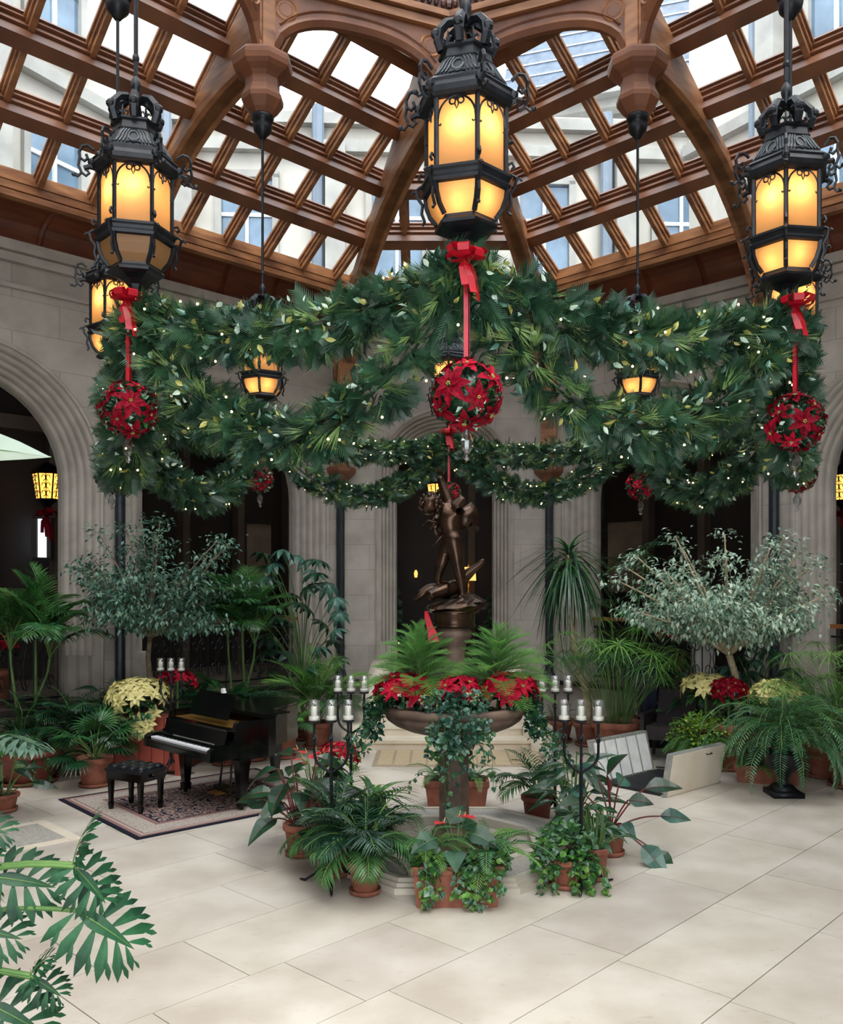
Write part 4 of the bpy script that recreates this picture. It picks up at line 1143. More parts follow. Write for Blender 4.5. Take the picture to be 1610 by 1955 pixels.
J = {'pelvis': (-.012, 0, .78, .078), 'waist': (-.03, .0, .88, .080), 'chest': (-.045, .0, 1.00, .086), 'collar': (-.06, -.01, 1.085, .060), 'neck': (-.115, -.03, 1.125, .038), 'skull': (-.18, -.05, 1.145, .05),
     'shr': (-.045, .03, 1.15, .047), 'elr': (-.085, .05, 1.27, .040), 'wrr': (-.128, .05, 1.39, .027), 'har': (-.135, .045, 1.43, .027),
     'shl': (-.005, -.05, 1.13, .046), 'ell': (.095, -.08, 1.195, .036), 'wrl': (.03, -.02, 1.165, .024), 'hal': (-.02, .0, 1.16, .022),
     'hipr': (.015, -.045, .745, .073), 'knr': (.035, -.055, .57, .047), 'car': (.062, -.04, .47, .044), 'anr': (.078, -.03, .335, .027), 'her': (.075, -.035, .285, .026), 'tor': (.045, -.12, .268, .024),
     'hipl': (-.06, .04, .735, .070), 'knl': (-.125, .02, .58, .047), 'cal': (-.148, .05, .50, .040), 'anl': (-.148, .06, .42, .027), 'hel': (-.145, .05, .385, .024), 'tol': (-.10, -.03, .37, .022)}
Ed = [('pelvis', 'waist'), ('waist', 'chest'), ('chest', 'collar'), ('collar', 'neck'), ('neck', 'skull'), ('collar', 'shr'), ('shr', 'elr'), ('elr', 'wrr'), ('wrr', 'har'),
      ('collar', 'shl'), ('shl', 'ell'), ('ell', 'wrl'), ('wrl', 'hal'), ('pelvis', 'hipr'), ('hipr', 'knr'), ('knr', 'car'), ('car', 'anr'), ('anr', 'her'), ('her', 'tor'),
      ('pelvis', 'hipl'), ('hipl', 'knl'), ('knl', 'cal'), ('cal', 'anl'), ('anl', 'hel'), ('hel', 'tol')]
link('figure', skin_mesh('figure', J, Ed, 'bronze'), SA)
# raised hand: five fingers
m = MB()
for i, (dx, dz, ln) in enumerate(((-.02, .0, .05), (-.012, .015, .06), (0.0, .018, .066), (.012, .015, .06), (.028, -.01, .045))):
    b = Vector((-.135 + dx, .045, 1.44 + dz * .6)); a = (i - 2) * 0.22
    m.tube([b, b + Vector((math.sin(a) * ln * .5, -.004, ln * .5)), b + Vector((math.sin(a) * ln * .7, -.022, ln * .88))], [.0085, .0075, .005], 5)
m.build('fingers', 'bronze', SA, True)
# head: skull, face and curls
hd = link('head', MB().ball((0, 0, 0), 0.083, 14, 10, (0.92, 1.0, 1.12)).mesh('head', 'bronze', True), SA, loc=(-.225, -.07, 1.15), scale=1.15, rot=(0.15, 0.5, -0.5))
m = MB(); m.tube([(-.02, -.08, .02), (-.02, -.098, -.012), (-.02, -.083, -.02)], [.008, .013, .006], 6); m.build('nose', 'bronze', hd, True)
m = MB(); m.tube([(-.045, -.078, -.044), (-.02, -.088, -.046), (.006, -.082, -.044)], [.004, .008, .004], 6); m.tube([(-.04, -.076, -.054), (-.02, -.084, -.057), (.0, -.079, -.054)], [.003, .007, .003], 6); m.build('mouth', 'bronze', hd, True)
m = MB()
for ex_ in (-.052, .014): m.ball((ex_, -.073, .012), .0115, 8, 6); m.tube([(ex_ - .018, -.074, .028), (ex_, -.083, .033), (ex_ + .018, -.074, .028)], .005, 5)
m.build('eyes', 'bronze', hd, True)
m = MB()
for sg in (-1, 1): m.ball((sg * .077, .0, .0), .017, 8, 6, (.5, .9, 1.3))
m.build('ears', 'bronze', hd, True)
rr = random.Random(3); m = MB()
for i in range(60):
    z = rr.uniform(-.35, 1); a = rr.uniform(0, 2 * PI); q = math.sqrt(1 - z * z); d = Vector((q * math.cos(a), q * math.sin(a), z))
    if d.y < -.45 and d.z < .62: continue
    m.ball(d * .083 + Vector((0, .004, .004)), rr.uniform(.014, .024), 6, 4)
m.build('curls', 'bronze', hd, True)
# wing with feather ridges
def wing(pts, y0, th, name='wing'):
    mb = MB(); n = len(pts); vs = []
    cx = sum(p[0] for p in pts) / n; cz = sum(p[1] for p in pts) / n
    for s_ in (-1, 1):
        vs += [(x, y0 + s_ * th * .25 + 0.25 * (x - pts[0][0]), z) for x, z in pts]; vs.append((cx, y0 + s_ * th + 0.25 * (cx - pts[0][0]), cz))
    fs = []
    for i in range(n):
        j = (i + 1) % n
        fs += [(i, j, n), (n + 1 + j, n + 1 + i, 2 * n + 1), (i, n + 1 + i, n + 1 + j, j)]
    return mb.add(vs, fs).build(name, 'bronze', SA, True)
wing([(.02, 1.11), (.09, 1.13), (.165, 1.18), (.21, 1.13), (.245, 1.05), (.25, .97), (.225, .87), (.18, .96), (.13, .93), (.07, .91), (.02, .96)], -.02, .022)
wing([(-.10, 1.06), (-.17, 1.07), (-.22, 1.0), (-.235, .93), (-.19, .91), (-.12, .95)], .10, .02)
m = MB(); m.tube([(-.12, -.03, .98), (-.19, -.05, .985), (-.24, -.06, 1.005), (-.285, -.06, .96)], [.018, .016, .014, .008], 6); m.tube([(-.285, -.06, .96), (-.30, -.07, .945)], [.008, .004], 5)
m.tube([(-.11, -.03, .87), (-.17, -.05, .875), (-.185, -.05, .92), (-.16, -.04, .965)], [.02, .024, .022, .015], 6); m.build('held_infant_limbs', 'bronze', SA, True)
m = MB(); m.tube([(-.10, -.05, .87), (-.16, -.06, .80), (-.21, -.06, .75)], [.012, .009, .004], 5); m.build('arrow', 'bronze', SA, True)
# fallen figure
J2 = {'hip': (-.02, .03, .35, .062), 'belly': (-.08, .0, .345, .060), 'chest': (-.155, -.04, .325, .078), 'neck': (-.205, -.08, .31, .034), 'head': (-.245, -.11, .285, .052),
      'leg': (.05, .05, .40, .05), 'knee': (.12, .05, .50, .04), 'shin': (.22, .04, .57, .026), 'foot': (.29, .03, .64, .018), 'sho': (-.13, .05, .37, .045), 'elb': (-.25, .06, .37, .03), 'wri': (-.34, .03, .31, .02)}
link('fallen_figure', skin_mesh('fallen_figure', J2, [('hip', 'belly'), ('belly', 'chest'), ('chest', 'neck'), ('neck', 'head'), ('hip', 'leg'), ('leg', 'knee'), ('knee', 'shin'), ('shin', 'foot'), ('chest', 'sho'), ('sho', 'elb'), ('elb', 'wri')], 'bronze'), SA)
wing([(-.10, .40), (-.20, .40), (-.30, .35), (-.375, .275), (-.38, .24), (-.33, .25), (-.26, .31), (-.18, .335)], -.01, .02)
wing([(.0, .37), (.08, .44), (.16, .52), (.24, .57), (.21, .51), (.14, .43), (.07, .35)], .09, .018)
rr = random.Random(8); m = MB(); n, k = 20, 7; vs = []; fs = []
for i in range(k):
    t = i / (k - 1); z = .14 + .15 * t; r0 = (.21, .24, .25, .24, .21, .15, .02)[i]
    for j in range(n):
        a = 2 * PI * j / n; r = r0 * (1 + rr.uniform(-.10, .10)); vs.append((.02 + 1.15 * r * math.cos(a), .85 * r * math.sin(a), z + rr.uniform(-.012, .012) + .05 * math.cos(a) * t))
for i in range(k - 1):
    for j in range(n): fs.append((i * n + j, i * n + (j + 1) % n, (i + 1) * n + (j + 1) % n, (i + 1) * n + j))
m.add(vs, fs); m.build('rock', 'bronze', SA)
m = MB(); m.lathe([(.20, 0.0), (.205, .02), (.19, .035), (.195, .06), (.20, .12), (.215, .15)], 20); m.build('plinth', 'bronze', SA, True)
RB = thing('ribbon', 'red ribbon trailing down from the rock under the statue', 'ribbon', (FX - .28, FY - .16, 2.03))
m = MB(); vs = []
for i, (x, z, w) in enumerate(((.02, .22, .03), (.03, .16, .05), (.05, .09, .06), (.075, .03, .08), (.09, -.06, .10))): vs += [(x - w / 2, -.01 * i, z), (x + w / 2, -.01 * i - .01, z)]
m.add(vs, [(2 * i, 2 * i + 1, 2 * i + 3, 2 * i + 2) for i in range(4)]); m.build('ribbon_tail', 'ribbon_red', RB)

# ------------------------------------------------------------------ candle stands
def make_stand():
    root = thing('candle_stand', 'prototype stand', 'candle stand')
    m = MB(); m.tube([(0, 0, .16), (0, 0, .95)], .017, 6); m.build('pole', 'iron', root)
    for k in range(3):
        a = R(-90 + 120 * k); e = Vector((math.cos(a), math.sin(a), 0))
        m = MB(); m.tube([Vector((0, 0, .24)), e * .06 + Vector((0, 0, .16)), e * .16 + Vector((0, 0, .075)), e * .25 + Vector((0, 0, .014)), e * .30 + Vector((0, 0, .016))], [.012, .012, .012, .011, .008], 6); m.build('foot', 'iron', root)
    for k, x in enumerate((-.14, 0, .14)):
        m = MB()
        if x: m.tube(bezier((0, 0, .93), (x * .6, 0, .99), (x, 0, 1.0), (x, 0, 1.12), 7) + [Vector((x, 0, 1.36))], .013, 6)
        else: m.tube([(0, 0, .93), (0, 0, 1.36)], .013, 6)
        arm = m.build('arm', 'iron', root)
        m = MB()
        for j in range(4):
            m.tube([(x + .024 * math.sin(PI * t) * math.cos(j * PI / 2 + 2.6 * t), .024 * math.sin(PI * t) * math.sin(j * PI / 2 + 2.6 * t), 1.17 + .10 * t) for t in [q / 6 for q in range(7)]], .005, 4)
        m.build('twisted_basket', 'iron', arm)
        m = MB(); m.lathe([(.012, 1.345), (.046, 1.355), (.05, 1.365), (.048, 1.37)], 12, (x, 0, 0)); m.build('drip_dish', 'iron', root)
    return root
def make_candle():
    root = thing('candle', 'prototype candle', 'candle')
    m = MB(); m.lathe([(.047, 0), (.049, .004), (.049, .165), (.046, .165), (.046, .006)], 14, cap=False); m.build('glass_cup', 'cup_glass', root, True)
    m = MB(); m.lathe([(.045, .002), (.045, .030), (.028, .034)], 14); m.build('wax_base', 'wax', root, True)
    m = MB(); m.lathe([(.027, .03), (.027, .108), (.02, .114), (.004, .116)], 12); m.build('wax_pillar', 'wax', root, True)
    m = MB(); m.tube([(0, 0, .114), (0.002, 0, .132)], .002, 4); m.build('wick', 'grate_black', root)
    return root
SP = make_stand(); CP = make_candle(); KM = kid_map(); first = True
for sx, sy, rz, where in ((-1.04, 7.36, 0.12, 'the near stand left of the fountain'), (-1.06, 9.30, -.08, 'the far stand left of the fountain'), (1.035, 7.36, -.18, 'the near stand right of the fountain'),
                          (1.08, 9.30, .12, 'the far stand right of the fountain'), (-3.62, 11.55, -.1, 'the stand behind the piano')):
    s = SP if first else copy_tree(SP, None, KM)
    s.location = (sx, sy, 0); s.rotation_euler = (0, 0, rz)
    tag(s, 'black wrought iron three-armed candle stand, ' + where, 'candle stand', 'iron candle stands')
    for x, w in ((-.14, 'leftmost'), (0, 'middle'), (.14, 'rightmost')):
        c = CP if first else copy_tree(CP, None, KM); first = False
        c.location = (sx + x * math.cos(rz), sy + x * math.sin(rz), 1.372)
        tag(c, w + ' white pillar candle in a glass cup on ' + where, 'candle', 'candles in glass cups')

# ------------------------------------------------------------------ grand piano, bench, rug
PN = thing('grand_piano', 'glossy black baby grand piano standing on the patterned rug', 'piano', (-3.03, 9.90, 0.012), R(-45))
out = [(-.73, .30), (.73, .30), (.73, .68), (.70, .80), (.58, .88), (.40, .95), (.24, 1.12), (.13, 1.36), (.0, 1.58), (-.16, 1.73), (-.38, 1.80), (-.60, 1.74), (-.71, 1.58), (-.73, 1.35)]
m = MB(); m.prism(out, .57, .90); m.build('case', 'piano_black', PN)
inn = [(x * .955, .33 + (y - .30) * .955) for x, y in out]
m = MB()
n = len(out)
m.add([(x, y, .90) for x, y in out] + [(x, y, .99) for x, y in out] + [(x, y, .99) for x, y in inn] + [(x, y, .90) for x, y in inn],
      [(i, (i + 1) % n, n + (i + 1) % n, n + i) for i in range(1, n)] + [(n + i, n + (i + 1) % n, 2 * n + (i + 1) % n, 2 * n + i) for i in range(1, n)] + [(2 * n + i, 2 * n + (i + 1) % n, 3 * n + (i + 1) % n, 3 * n + i) for i in range(1, n)])
m.build('rim', 'piano_black', PN)
m = MB(); m.prism(inn, .895, .91); m.build('iron_plate', 'brass', PN)
lid = [(x * 1.015, y * 1.01) for x, y in out if y > .5]; lid = [(-.74, .62), (.74, .62)] + lid[0:]
m = MB(); m.prism(lid, 1.0, 1.02); L_ = m.build('lid', 'piano_black', PN)
m = MB(); m.box((0, .80, 1.034), (1.46, .34, .018)); m.build('folded_lid_flap', 'piano_black', L_)
m = MB(); m.box((0, .13, .635), (1.46, .36, .07)); m.build('key_bed', 'piano_black', PN)
for sx in (-1, 1):
    m = MB(); P = [(-.06, .60), (.30, .60), (.30, .99), (.27, .97), (.23, .80), (.17, .755), (.0, .745), (-.05, .72)]
    m.slab([(sx * .70 - .035, y, z) for y, z in P], (.07, 0, 0)); m.build('cheek_arm', 'piano_black', PN)
m = MB(); m.box((0, -.035, .675), (1.34, .03, .03)); m.build('key_slip', 'piano_black', PN)
m = MB()
for i in range(52): m.box((-.625 + i * 1.25 / 51, .06, .705), (.0228, .15, .022))
m.build('white_keys', 'ivory', PN, kind='stuff')
m = MB()
for i in range(51):
    if i % 7 in (1, 4): continue
    m.box((-.625 + (i + .5) * 1.25 / 51, .092, .722), (.011, .09, .018))
m.build('black_keys', 'piano_black', PN, kind='stuff')
m = MB(); m.add([(-.665, .15, .71), (.665, .15, .71), (.665, .20, .90), (-.665, .20, .90)], [(0, 1, 2, 3)]); m.box((0, .24, .90), (1.33, .10, .02)); m.build('fallboard', 'piano_black', PN)
m = MB(); m.box((0.02, .155, .735), (.9, .006, .012)); m.build('fallboard_bead', 'aluminium', PN)
m = MB(); m.add([(-.42, .34, .97), (.42, .34, .97), (.38, .47, 1.24), (-.38, .47, 1.24), (-.42, .36, .97), (.42, .36, .97), (.38, .49, 1.24), (-.38, .49, 1.24)], [(0, 1, 2, 3), (7, 6, 5, 4), (0, 4, 5, 1), (1, 5, 6, 2), (2, 6, 7, 3), (3, 7, 4, 0)]); ds = m.build('music_desk', 'piano_black', PN)
m = MB(); m.tube([(.20, .47, 1.25), (.20, .45, 1.30), (.26, .40, 1.31)], .006, 5); m.box((.27, .39, 1.285), (.05, .03, .05)); m.build('clip_lamp', 'ivory', ds)
for lx, ly in ((-.58, .40), (.60, .42), (-.32, 1.5)):
    m = MB(); m.taper((lx, ly, .62), (.15, .15), (lx, ly, .50), (.14, .14)); m.taper((lx, ly, .50), (.13, .13), (lx, ly, .12), (.075, .075)); m.taper((lx, ly, .12), (.10, .10), (lx, ly, .04), (.085, .085)); m.ball((lx, ly, .022), .022, 8, 5); m.build('leg', 'piano_black', PN)
m = MB()
for dx in (-.10, .10): m.tube([(dx * 1.6, .62, .62), (dx, .60, .35), (dx * 1.2, .58, .14)], .014, 6)
m.box((0, .57, .12), (.30, .12, .05)); m.build('pedal_lyre', 'piano_black', PN)
for dx in (-.08, 0, .08):
    m = MB(); m.box((dx, .46, .085), (.028, .13, .012)); m.build('pedal', 'brass', PN)
BN = thing('piano_bench', 'black tufted leather piano bench on four tapered legs', 'bench', (-3.50, 9.84, 0.012), R(-28))
m = MB(); m.box((0, 0, .385), (.52, .36, .10)); m.build('apron', 'piano_black', BN)
vs = []; fs = []; nx, ny = 25, 17
for j in range(ny):
    for i in range(nx):
        u, v = i / (nx - 1), j / (ny - 1); e = min(1, min(u, 1 - u) / .08) ** .5 * min(1, min(v, 1 - v) / .11) ** .5
        t = (1 - abs(math.cos(PI * 4 * u + (PI / 2)) * 1)) * 0; q = abs(math.sin(PI * 4 * u)) ** .6 * abs(math.sin(PI * 3 * v)) ** .6
        vs.append((-.275 + .55 * u, -.195 + .39 * v, .435 + .045 * e + .022 * q * e))
for j in range(ny - 1):
    for i in range(nx - 1): fs.append((j * nx + i, j * nx + i + 1, (j + 1) * nx + i + 1, (j + 1) * nx + i))
m = MB(); m.add(vs, fs); m.box((0, 0, .44), (.545, .385, .03)); m.build('tufted_cushion', 'leather_black', BN)
m = MB()
for i in range(5):
    for j in range(4): m.ball((-.275 + .55 * i / 4 if 0 < i < 4 else (-.245 if i == 0 else .245), -.195 + .39 * j / 3 if 0 < j < 3 else (-.165 if j == 0 else .165), .482), .009, 6, 4)
m.build('tuft_buttons', 'leather_black', BN)
for sx in (-1, 1):
    for sy in (-1, 1):
        m = MB(); x, y = sx * .225, sy * .145; m.taper((x, y, .34), (.055, .055), (x, y, .07), (.036, .036)); m.taper((x, y, .07), (.048, .048), (x, y, .0), (.034, .034)); m.build('leg', 'piano_black', BN)
m = MB(); m.ball((.28, -.02, .39), .02, 8, 6); m.tube([(.25, -.02, .39), (.28, -.02, .39)], .012, 6); m.build('height_knob', 'piano_black', BN)

def rug_material(hx, hy):
    mt = bpy.data.materials.new('oriental_rug'); mt.use_nodes = True; nt = mt.node_tree; N = nt.nodes; L = nt.links
    b = N['Principled BSDF']; b.inputs['Roughness'].default_value = 0.95; b.inputs['Specular IOR Level'].default_value = 0.1
    tc = N.new('ShaderNodeTexCoord'); sp = N.new('ShaderNodeSeparateXYZ'); L.new(tc.outputs['Object'], sp.inputs[0])
    def mth(op, a, b_=None):
        n_ = N.new('ShaderNodeMath'); n_.operation = op
        for i, q in enumerate((a, b_)):
            if q is None: continue
            if isinstance(q, (int, float)): n_.inputs[i].default_value = q
            else: L.new(q, n_.inputs[i])
        return n_.outputs[0]
    d = mth('MINIMUM', mth('SUBTRACT', hx, mth('ABSOLUTE', sp.outputs[0])), mth('SUBTRACT', hy, mth('ABSOLUTE', sp.outputs[1])))
    def ramp(src, stops, interp='CONSTANT'):
        r = N.new('ShaderNodeValToRGB'); r.color_ramp.interpolation = interp
        while len(r.color_ramp.elements) < len(stops): r.color_ramp.elements.new(0.5)
        for e, (p, c) in zip(r.color_ramp.elements, stops): e.position = p; e.color = (*srgb(c), 1)
        L.new(src, r.inputs[0]); return r.outputs[0]
    nav, rose, cream, dusk = (30, 32, 42), (132, 100, 97), (168, 156, 145), (92, 76, 80)
    base = ramp(d, [(0, nav), (.05, rose), (.09, cream), (.12, rose), (.14, cream), (.36, rose), (.42, nav), (.44, (140, 120, 112))])
    v1 = N.new('ShaderNodeTexVoronoi'); v1.feature = 'DISTANCE_TO_EDGE'; v1.inputs['Scale'].default_value = 9; L.new(tc.outputs['Object'], v1.inputs['Vector'])
    nz = N.new('ShaderNodeTexNoise'); nz.inputs['Scale'].default_value = 14; nz.inputs['Detail'].default_value = 3; L.new(tc.outputs['Object'], nz.inputs['Vector'])
    wv = N.new('ShaderNodeTexVoronoi'); wv.inputs['Scale'].default_value = 16; L.new(tc.outputs['Object'], wv.inputs['Vector'])
    field = ramp(nz.outputs[0], [(0, (36, 36, 50)), (.44, (150, 130, 120)), (.54, (54, 46, 58)), (.62, (158, 118, 112))])
    bord = ramp(wv.outputs['Distance'], [(0, (120, 92, 92)), (.16, (172, 163, 152)), (.42, (128, 112, 110)), (.5, (164, 154, 144))])
    def mix(fac, a, b_):
        x = N.new('ShaderNodeMix'); x.data_type = 'RGBA'; L.new(fac, x.inputs[0]); L.new(a, x.inputs[6]); L.new(b_, x.inputs[7]); return x.outputs[2]
    f1 = mth('GREATER_THAN', d, .44); f2 = mth('MULTIPLY', mth('GREATER_THAN', d, .14), mth('LESS_THAN', d, .36))
    L.new(mix(f1, mix(f2, base, bord), field), b.inputs['Base Color'])
    MATS['oriental_rug'] = mt
rug_material(1.30, 1.085)
RU = thing('rug', 'oriental rug with cream border and navy edge under the piano', 'rug', (-2.85, 10.33, 0.0), R(42))
m = MB(); m.box((0, 0, .006), (2.60, 2.17, .012)); m.build('rug_pile', 'oriental_rug', RU)

# ------------------------------------------------------------------ open floor hatch
HT = thing('floor_hatch', 'open floor hatch with two raised doors and a black grating', 'hatch', (2.65, 11.12, 0.0), R(42))
for i in range(16):
    m = MB(); m.box((-.56 + i * .075, 0, .02), (.05, .84, .04)); m.build('slat', 'grate_black', HT)
m = MB(); m.box((0, -.44, .012), (1.24, .05, .024)); m.box((0, .44, .012), (1.24, .05, .024)); m.build('frame', 'aluminium', HT)
m = MB(); m.slab([(-.58, -.47, .0), (.58, -.47, .0), (.58, -.56, .50), (-.58, -.56, .50)], (0, .085, .012)); dr = m.build('door', 'aluminium', HT)
m = MB(); m.slab([(-.575, -.476, .004), (.575, -.476, .004), (.575, -.566, .496), (-.575, -.566, .496)], (0, .012, .002)); m.build('marble_facing', 'marble_step', dr)
m = MB(); m.tube([(.10, -.578, .44), (.10, -.60, .435), (.2, -.60, .435), (.2, -.578, .44)], .008, 5); m.build('pull_ring', 'iron', dr)
m = MB(); m.slab([(-.60, .50, .0), (.60, .50, .0), (.60, .62, .52), (-.60, .62, .52)], (0, .07, .0)); dr2 = m.build('door', 'aluminium', HT)
for i in range(5):
    x0, x1 = -.56 + i * .228, -.56 + i * .228 + .195
    m = MB(); m.slab([(x0, .486, .03), (x1, .486, .03), (x1, .605, .49), (x0, .605, .49)], (0, .012, 0)); m.build('panel', 'white_paint', dr2)
m = MB(); m.tube([(.60, .47, .05), (.64, .30, .06), (.62, .12, .05)], .012, 5); m.build('stay_bar', 'iron', HT)

# ------------------------------------------------------------------ armchair beside the hatch
AC = thing('armchair', 'dark brown cushioned wicker armchair behind the open hatch', 'armchair', (3.18, 12.62, 0.0), R(-32))
m = MB(); m.box((0, 0, .36), (.60, .58, .10)); m.build('seat_frame', 'wicker', AC)
m = MB(); m.box((0, -.01, .45), (.54, .55, .10)); m.build('seat_cushion', 'cushion', AC)
m = MB(); m.slab([(-.28, .20, .46), (.28, .20, .46), (.27, .36, .95), (-.27, .36, .95)], (0, .09, .02)); m.build('back_cushion', 'cushion', AC)
m = MB(); m.slab([(-.32, .30, .36), (.32, .30, .36), (.31, .44, .98), (-.31, .44, .98)], (0, .04, .01)); m.build('backrest', 'wicker', AC)
for sx in (-1, 1):
    m = MB(); m.box((sx * .34, .02, .50), (.06, .56, .26)); m.box((sx * .34, .0, .645), (.09, .62, .035)); m.build('arm', 'wicker', AC)
    for sy in (-1, 1):
        m = MB(); m.taper((sx * .32, sy * .25, .36), (.05, .05), (sx * .34, sy * .27, 0), (.035, .035)); m.build('leg', 'wicker', AC)

# ------------------------------------------------------------------ railings in the arches
def railing(ang, dist, uc, label):
    F = side_frame(R(ang), dist); Rl = thing('iron_railing', label, 'railing')
    w = .38; h0 = HALL_Z; hw = 1.44
    m = MB(); m.beam(F(uc - hw, w, h0 + 1.13), F(uc + hw, w, h0 + 1.13), .09, .06); m.build('handrail', 'handrail', Rl)
    for z in (.10, .98):
        m = MB(); m.beam(F(uc - hw, w, h0 + z), F(uc + hw, w, h0 + z), .03, .03); m.build('rail_bar', 'iron', Rl)
    for k in range(-4, 5):
        u = uc + k * .34
        m = MB(); m.tube([F(u, w, h0), F(u, w, h0 + 1.12)], .011, 5); m.build('baluster', 'iron', Rl)
        if k == 4: continue
        um = u + .17
        m = MB(); m.tube([F(um + .085 * math.cos(x), w, h0 + 1.05 + .055 * math.sin(x)) for x in [2 * PI * i / 12 for i in range(13)]], .009, 4); m.build('ring', 'iron', Rl)
        for sg in (-1, 1):
            up_ = [F(um + sg * (.07 + (.075 - .05 * i / 14) * math.cos(PI / 2 + i * .55)), w, h0 + .74 + (.11 - .08 * i / 14) * math.sin(PI / 2 + i * .55)) for i in range(15)]
            lo_ = [F(um + sg * (.07 + (.075 - .05 * i / 14) * math.cos(-PI / 2 - i * .55)), w, h0 + .34 + (.12 - .08 * i / 14) * math.sin(-PI / 2 - i * .55)) for i in range(15)]
            m = MB(); m.tube(up_[::-1] + [F(um + sg * .02, w, h0 + .55)] + lo_, .008, 4); m.build('scroll', 'iron', Rl)
    return Rl
railing(135, LD, -2.09, 'iron scroll railing with wooden handrail in the arch behind the piano')
railing(135, LD, 2.09, 'iron scroll railing with wooden handrail in the leftmost arch')
railing(45, LD, 2.09, 'iron scroll railing with wooden handrail in the arch behind the variegated tree')
railing(45, LD, -2.09, 'iron scroll railing with wooden handrail in the rightmost arch')

# ------------------------------------------------------------------ things in the hall beyond the arches
def hall_lantern(x, y, z, label, sc=1.0):
    o = thing('hall_lantern', label, 'lantern', (x, y, z), 0.3, 'glowing lanterns in the hall')
    for k in range(6):
        a0, a1 = k * PI / 3, (k + 1) * PI / 3
        m = MB(); m.add([(.17 * math.cos(a0), .17 * math.sin(a0), -.28), (.17 * math.cos(a1), .17 * math.sin(a1), -.28), (.235 * math.cos(a1), .235 * math.sin(a1), .14), (.235 * math.cos(a0), .235 * math.sin(a0), .14)], [(0, 1, 2, 3)]); p = m.build('glowing_pane', 'hall_lamp_glow', o)
        am = (a0 + a1) / 2; ex = Vector((-math.sin(am), math.cos(am), 0)); m = MB()
        for sg in (-1, 1):
            for zz in (-.2, -.07, .06):
                r = .87 * (.17 + (.065) * (zz + .28) / .42) + .012
                m.tube([Vector((math.cos(am), math.sin(am), 0)) * r + ex * (sg * (.035 + .03 * math.cos(t))) + Vector((0, 0, zz + .05 * math.sin(t))) for t in [.7 * j for j in range(8)]], .007, 4)
        m.tube([Vector((math.cos(am), math.sin(am), 0)) * .16 + Vector((0, 0, -.28)), Vector((math.cos(am), math.sin(am), 0)) * .216 + Vector((0, 0, .14))], .007, 4)
        m.build('pane_scroll', 'iron', p)
        m = MB(); m.tube([(.172 * math.cos(a0), .172 * math.sin(a0), -.30), (.24 * math.cos(a0), .24 * math.sin(a0), .15)], .014, 5); m.build('corner_bar', 'iron', o)
    m = MB(); m.lathe([(.25, .13), (.27, .15), (.24, .2), (.12, .28), (.03, .34)], 6); m.build('cap', 'iron', o)
    m = MB(); m.lathe([(.03, -.46), (.06, -.40), (.12, -.34), (.18, -.30), (.18, -.28)], 6); m.build('base_cone', 'iron', o)
    m = MB(); m.tube([(0, 0, .33), (0, 0, 8.1 - z)], .014, 5); m.build('suspension_rod', 'iron', o)
    return o
hall_lantern(-6.74, 15.0, 4.22, 'amber glowing hall lantern inside the leftmost arch')
hall_lantern(6.72, 15.0, 4.20, 'amber glowing hall lantern at the right edge inside the rightmost arch')
hall_lantern(-.12, 18.6, 4.45, 'amber glowing hall lantern in the dark behind the statue hand')
for x, lab in ((-6.74, 'dark red bow wreath hanging below the hall lantern in the leftmost arch'), (6.72, 'dark red bow wreath hanging below the hall lantern in the rightmost arch')):
    w = thing('bow_wreath', lab, 'wreath', (x, 14.98, 3.66)); make_bow(w, (0, 0, 0), .2, 'poinsettia_deep', 4)
    m = MB(); m.tube([(0, 0, 0), (0, 0, .10)], .01, 4); m.build('cord', 'iron', w)
CT = thing('console_table', 'dark wooden console table in the hall behind the statue', 'table', (.55, 19.6, HALL_Z))
m = MB(); m.box((0, 0, .82), (1.3, .45, .05)); m.build('table_top', 'hall_dark', CT)
for sx in (-1, 1):
    for sy in (-1, 1): m = MB(); m.taper((sx * .58, sy * .17, .80), (.07, .07), (sx * .58, sy * .17, 0), (.05, .05)); m.build('leg', 'hall_dark', CT)
TLm = thing('table_lamp', 'lit table lamp with an amber shade behind the statue legs', 'lamp', (.56, 19.6, HALL_Z + .845))
m = MB(); m.lathe([(.09, 0), (.09, .02), (.03, .05), (.05, .2), (.06, .5), (.03, .78), (.012, .92)], 12); m.build('base', 'brass', TLm, True)
m = MB(); m.lathe([(.17, .98), (.15, 1.28)], 20, cap=False); m.build('shade', 'shade_glow', TLm, True)
m = MB(); m.lathe([(.012, .9), (.012, 1.3), (.02, 1.33)], 8); m.build('finial', 'brass', TLm)
CL = thing('candle_lantern', 'tiny amber wall light far down the hall left of the statue', 'lamp', (-.62, 20.38, 2.7))
m = MB(); m.lathe([(.03, -.05), (.045, .05), (.02, .12)], 8); m.build('glow', 'shade_glow', CL); m = MB(); m.tube([(0, .1, -.08), (0, 0, -.1), (0, 0, -.05)], .012, 5); m.build('bracket', 'iron', CL)
